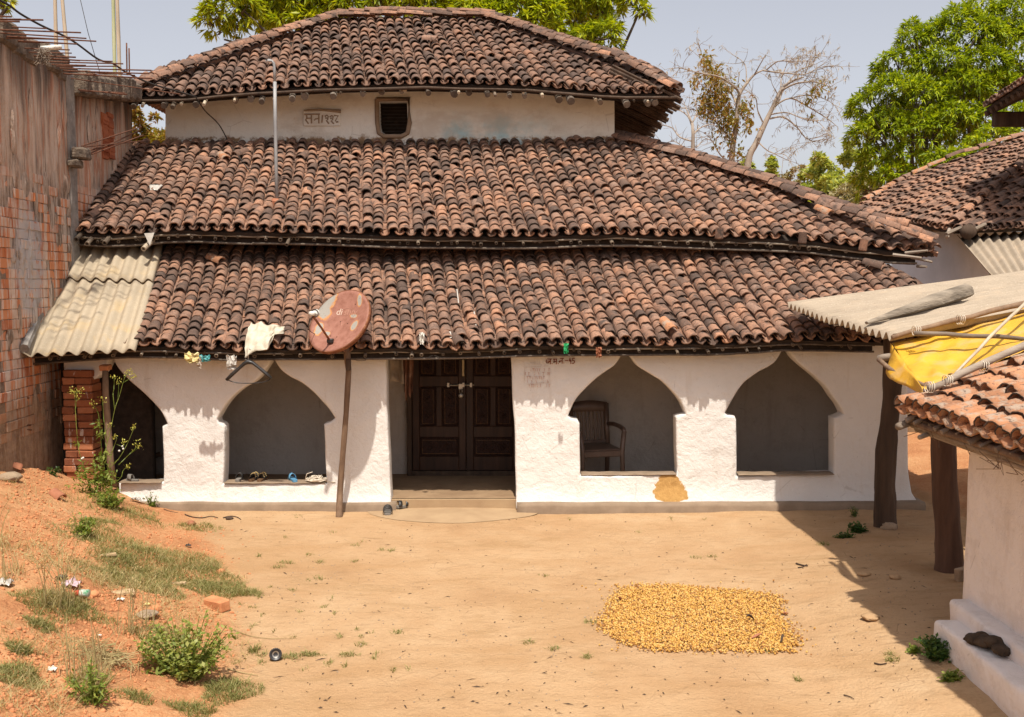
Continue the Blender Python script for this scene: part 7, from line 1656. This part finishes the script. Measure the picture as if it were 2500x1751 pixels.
litter(175, 1432, .15, 'pink_scrap', 'faded pink plastic film beside the dry tussock', 3); litter(295, 1468, .06, 'fluff', 'small white wrapper below the grass patch', 4); litter(360, 1480, .05, 'yellow_scrap', 'yellow plastic scrap above the long flat stone', 5); litter(242, 1556, .035, 'fluff', 'tiny white petal-like scrap among the dry stems', 6)
litter(128, 1640, .06, 'fluff', 'white paper scrap low on the orange bank', 7); litter(12, 1430, .12, 'poly', 'dirty white plastic litter at the left edge of the bank', 8); litter(335, 1226, .16, 'poly', 'crumpled clear bag at the foot of the low mud sill', 9); litter(200, 1302, .035, 'green_plastic', 'bright green plastic scrap on the slope', 10); litter(460, 1336, .06, 'black_plastic', 'torn black scrap on the soil right of the grass', 11)
litter(385, 1230, .05, 'teal', 'thin teal strip beside the plinth', 12); litter(150, 1415, .09, 'black_plastic', 'black plastic strip above the faded pink film', 13)
# broken pots at the foot of the brick wall
c = G(66, 1120); pot = thing('clay_pot', 'broken red clay pot lying against the foot of the brick wall', 'pot', c); X = Matrix.Translation(c + Vector((0, .05, .085))) @ Matrix.Rotation(1.2, 4, 'Z') @ Matrix.Rotation(-math.pi/2 + .25, 4, 'X')
q = MB(); q.lathe([(.05, -.13), (.09, -.09), (.10, -.02), (.085, .05), (.075, .08), (.095, .10), (.09, .105), (.068, .08), (.078, .05), (.09, -.02), (.08, -.09), (.045, -.12)], 20, X); q.build('pot_body', M['clay_red'], pot, True)
def shard(px, py, s, rz, lab, seed):
    c = G(px, py); V, F = tile_base(s*.5, s*.45, s, .012); R = Matrix.Translation(c + Vector((0, 0, .01))) @ Matrix.Rotation(rz, 4, 'Z') @ Matrix.Rotation(.5, 4, 'X'); o = np_obj('tile_shard', np.array([R @ Vector(v) for v in V]), F, M['clay_red']); tag(o, lab, 'shard')
shard(22, 1142, .17, .5, 'curved red shard half buried left of the broken pot', 1); shard(48, 1150, .14, 2.2, 'dark red shard below the broken pot', 2); shard(150, 1222, .12, 1.2, 'orange curved shard on the crest of the bank below the pillar', 3); shard(40, 1108, .10, -.6, 'pale broken neck beside the clay pot', 4)
# thin strips of plastic and wire caught between the courses
for (px, py, l, wdt, lab) in ((1118, 735, .30, .012, 'whitish plastic strip between two columns of the lower tiles above the doorway'), (1160, 790, .28, .012, 'whitish plastic strip lower right of the doorway tiles'), (1100, 830, .12, .02, 'short white plastic strip at the eave above the doorway'), (403, 520, .30, .012, 'pale plastic strip running down the middle tiles at left'), (365, 545, .22, .012, 'second pale strip among the middle tiles near the white pennant')):
    zz, YY, tn = (ze2, Y2, T2) if px < 420 else (zeA, Y1, T1); u = Vector((-.12, 1, tn)).normalized(); p = plane_hit(px, py, YY, zz, tn) + Vector((0, -.5, .86))*.065; q = MB()
    q.grid(lambda a, c_: p + u*(l*(a-.5)) + Vector((wdt*(c_-.5), 0, .008*N3(a*6, c_, px))), 8, 1); tag(q.build('plastic_strip', M['poly'], None, False, .002), lab, 'strip')
r = random.Random(41)
for i, (px, py, lab) in enumerate(((880, 872, 'thin dark wire loop dangling under the eave beside the dish pole'), (1060, 868, 'thin wire loop hanging under the eave above the door'), (812, 868, 'short wire drooping from the dish to the eave'))):
    q = MB(); q.tube([P(px + 14*math.sin(k*.5)*(1 if i != 2 else .6), py + 9*math.sin(k*.26), 10.12) for k in range(13)], .0025, 4, 0, False); tag(q.build('loose_wire', M['cable'], None, True), lab, 'wire')
# sticks on the ground
def twig(name, L, lab, r0=.006, m='wood_dark', lift_=.008, cat='stick'):
    q = MB(); pts = []
    for (x, y) in smooth_curve(L, 3): c = G(x, y); pts.append(c + Vector((0, 0, lift_)))
    q.tube(pts, [r0*(1-.5*i/(len(pts)-1)) for i in range(len(pts))], 5); o = q.build(name, M[m], None, True); tag(o, lab, cat)
twig('twig', [(452, 1258), (470, 1264), (495, 1266), (515, 1262), (532, 1266)], 'dark crooked stick on the sand before the plinth', .007)
twig('twig', [(545, 1266), (562, 1262), (578, 1264), (588, 1270)], 'short dark twig beside a tuft left of the dish pole', .006)
twig('twig', [(1944, 1378), (1958, 1382), (1972, 1384)], 'small dark stick on the sunny yard left of the shadow', .009); twig('twig', [(1948, 1388), (1960, 1386), (1970, 1380)], 'crossing dark twig on the sunny yard', .006)
twig('twig', [(2135, 1622), (2150, 1625), (2165, 1622)], 'little stick near the bottom of the sunny yard by the shadow', .006); twig('twig', [(2060, 1700), (2075, 1704), (2085, 1710)], 'thin crack-like twig at the bottom of the yard', .004)
twig('twig', [(555, 1635), (590, 1645), (630, 1652)], 'pale straw lying at the edge of the orange bank', .004, 'straw'); twig('twig', [(570, 1540), (610, 1555), (660, 1562), (700, 1560)], 'long thin straw curving over the sand', .003, 'straw'); twig('twig', [(85, 1725), (105, 1745)], 'pale straw at the bottom left of the bank', .004, 'straw')
twig('twig', [(400, 1245), (415, 1250), (435, 1254)], 'thin wire-like twig by the clear bag', .004); stone_blob(560, 1268, .04, 'wood_dark', 'dark dry tuft lying by the twigs before the plinth', 19, 'dry_tuft', 'tuft', .5)
q = MB(); r = random.Random(3); c0 = G(262, 1620)
for i in range(120):
    a = r.uniform(0, 6.28); p = c0 + Vector((r.gauss(0, .09), r.gauss(0, .05), 0)); p.z = gh(p.x, p.y) + r.uniform(.004, .05); d = Vector((math.cos(a), math.sin(a), r.gauss(0, .2)))*r.uniform(.04, .12); q.tube([p-d, p + Vector((0, 0, .012)), p+d], .0022, 3, 0, False)
o = q.build('straw_heap', M['straw']); tag(o, 'small heap of dry straw stalks between the green weed and the dark weed', 'straw')
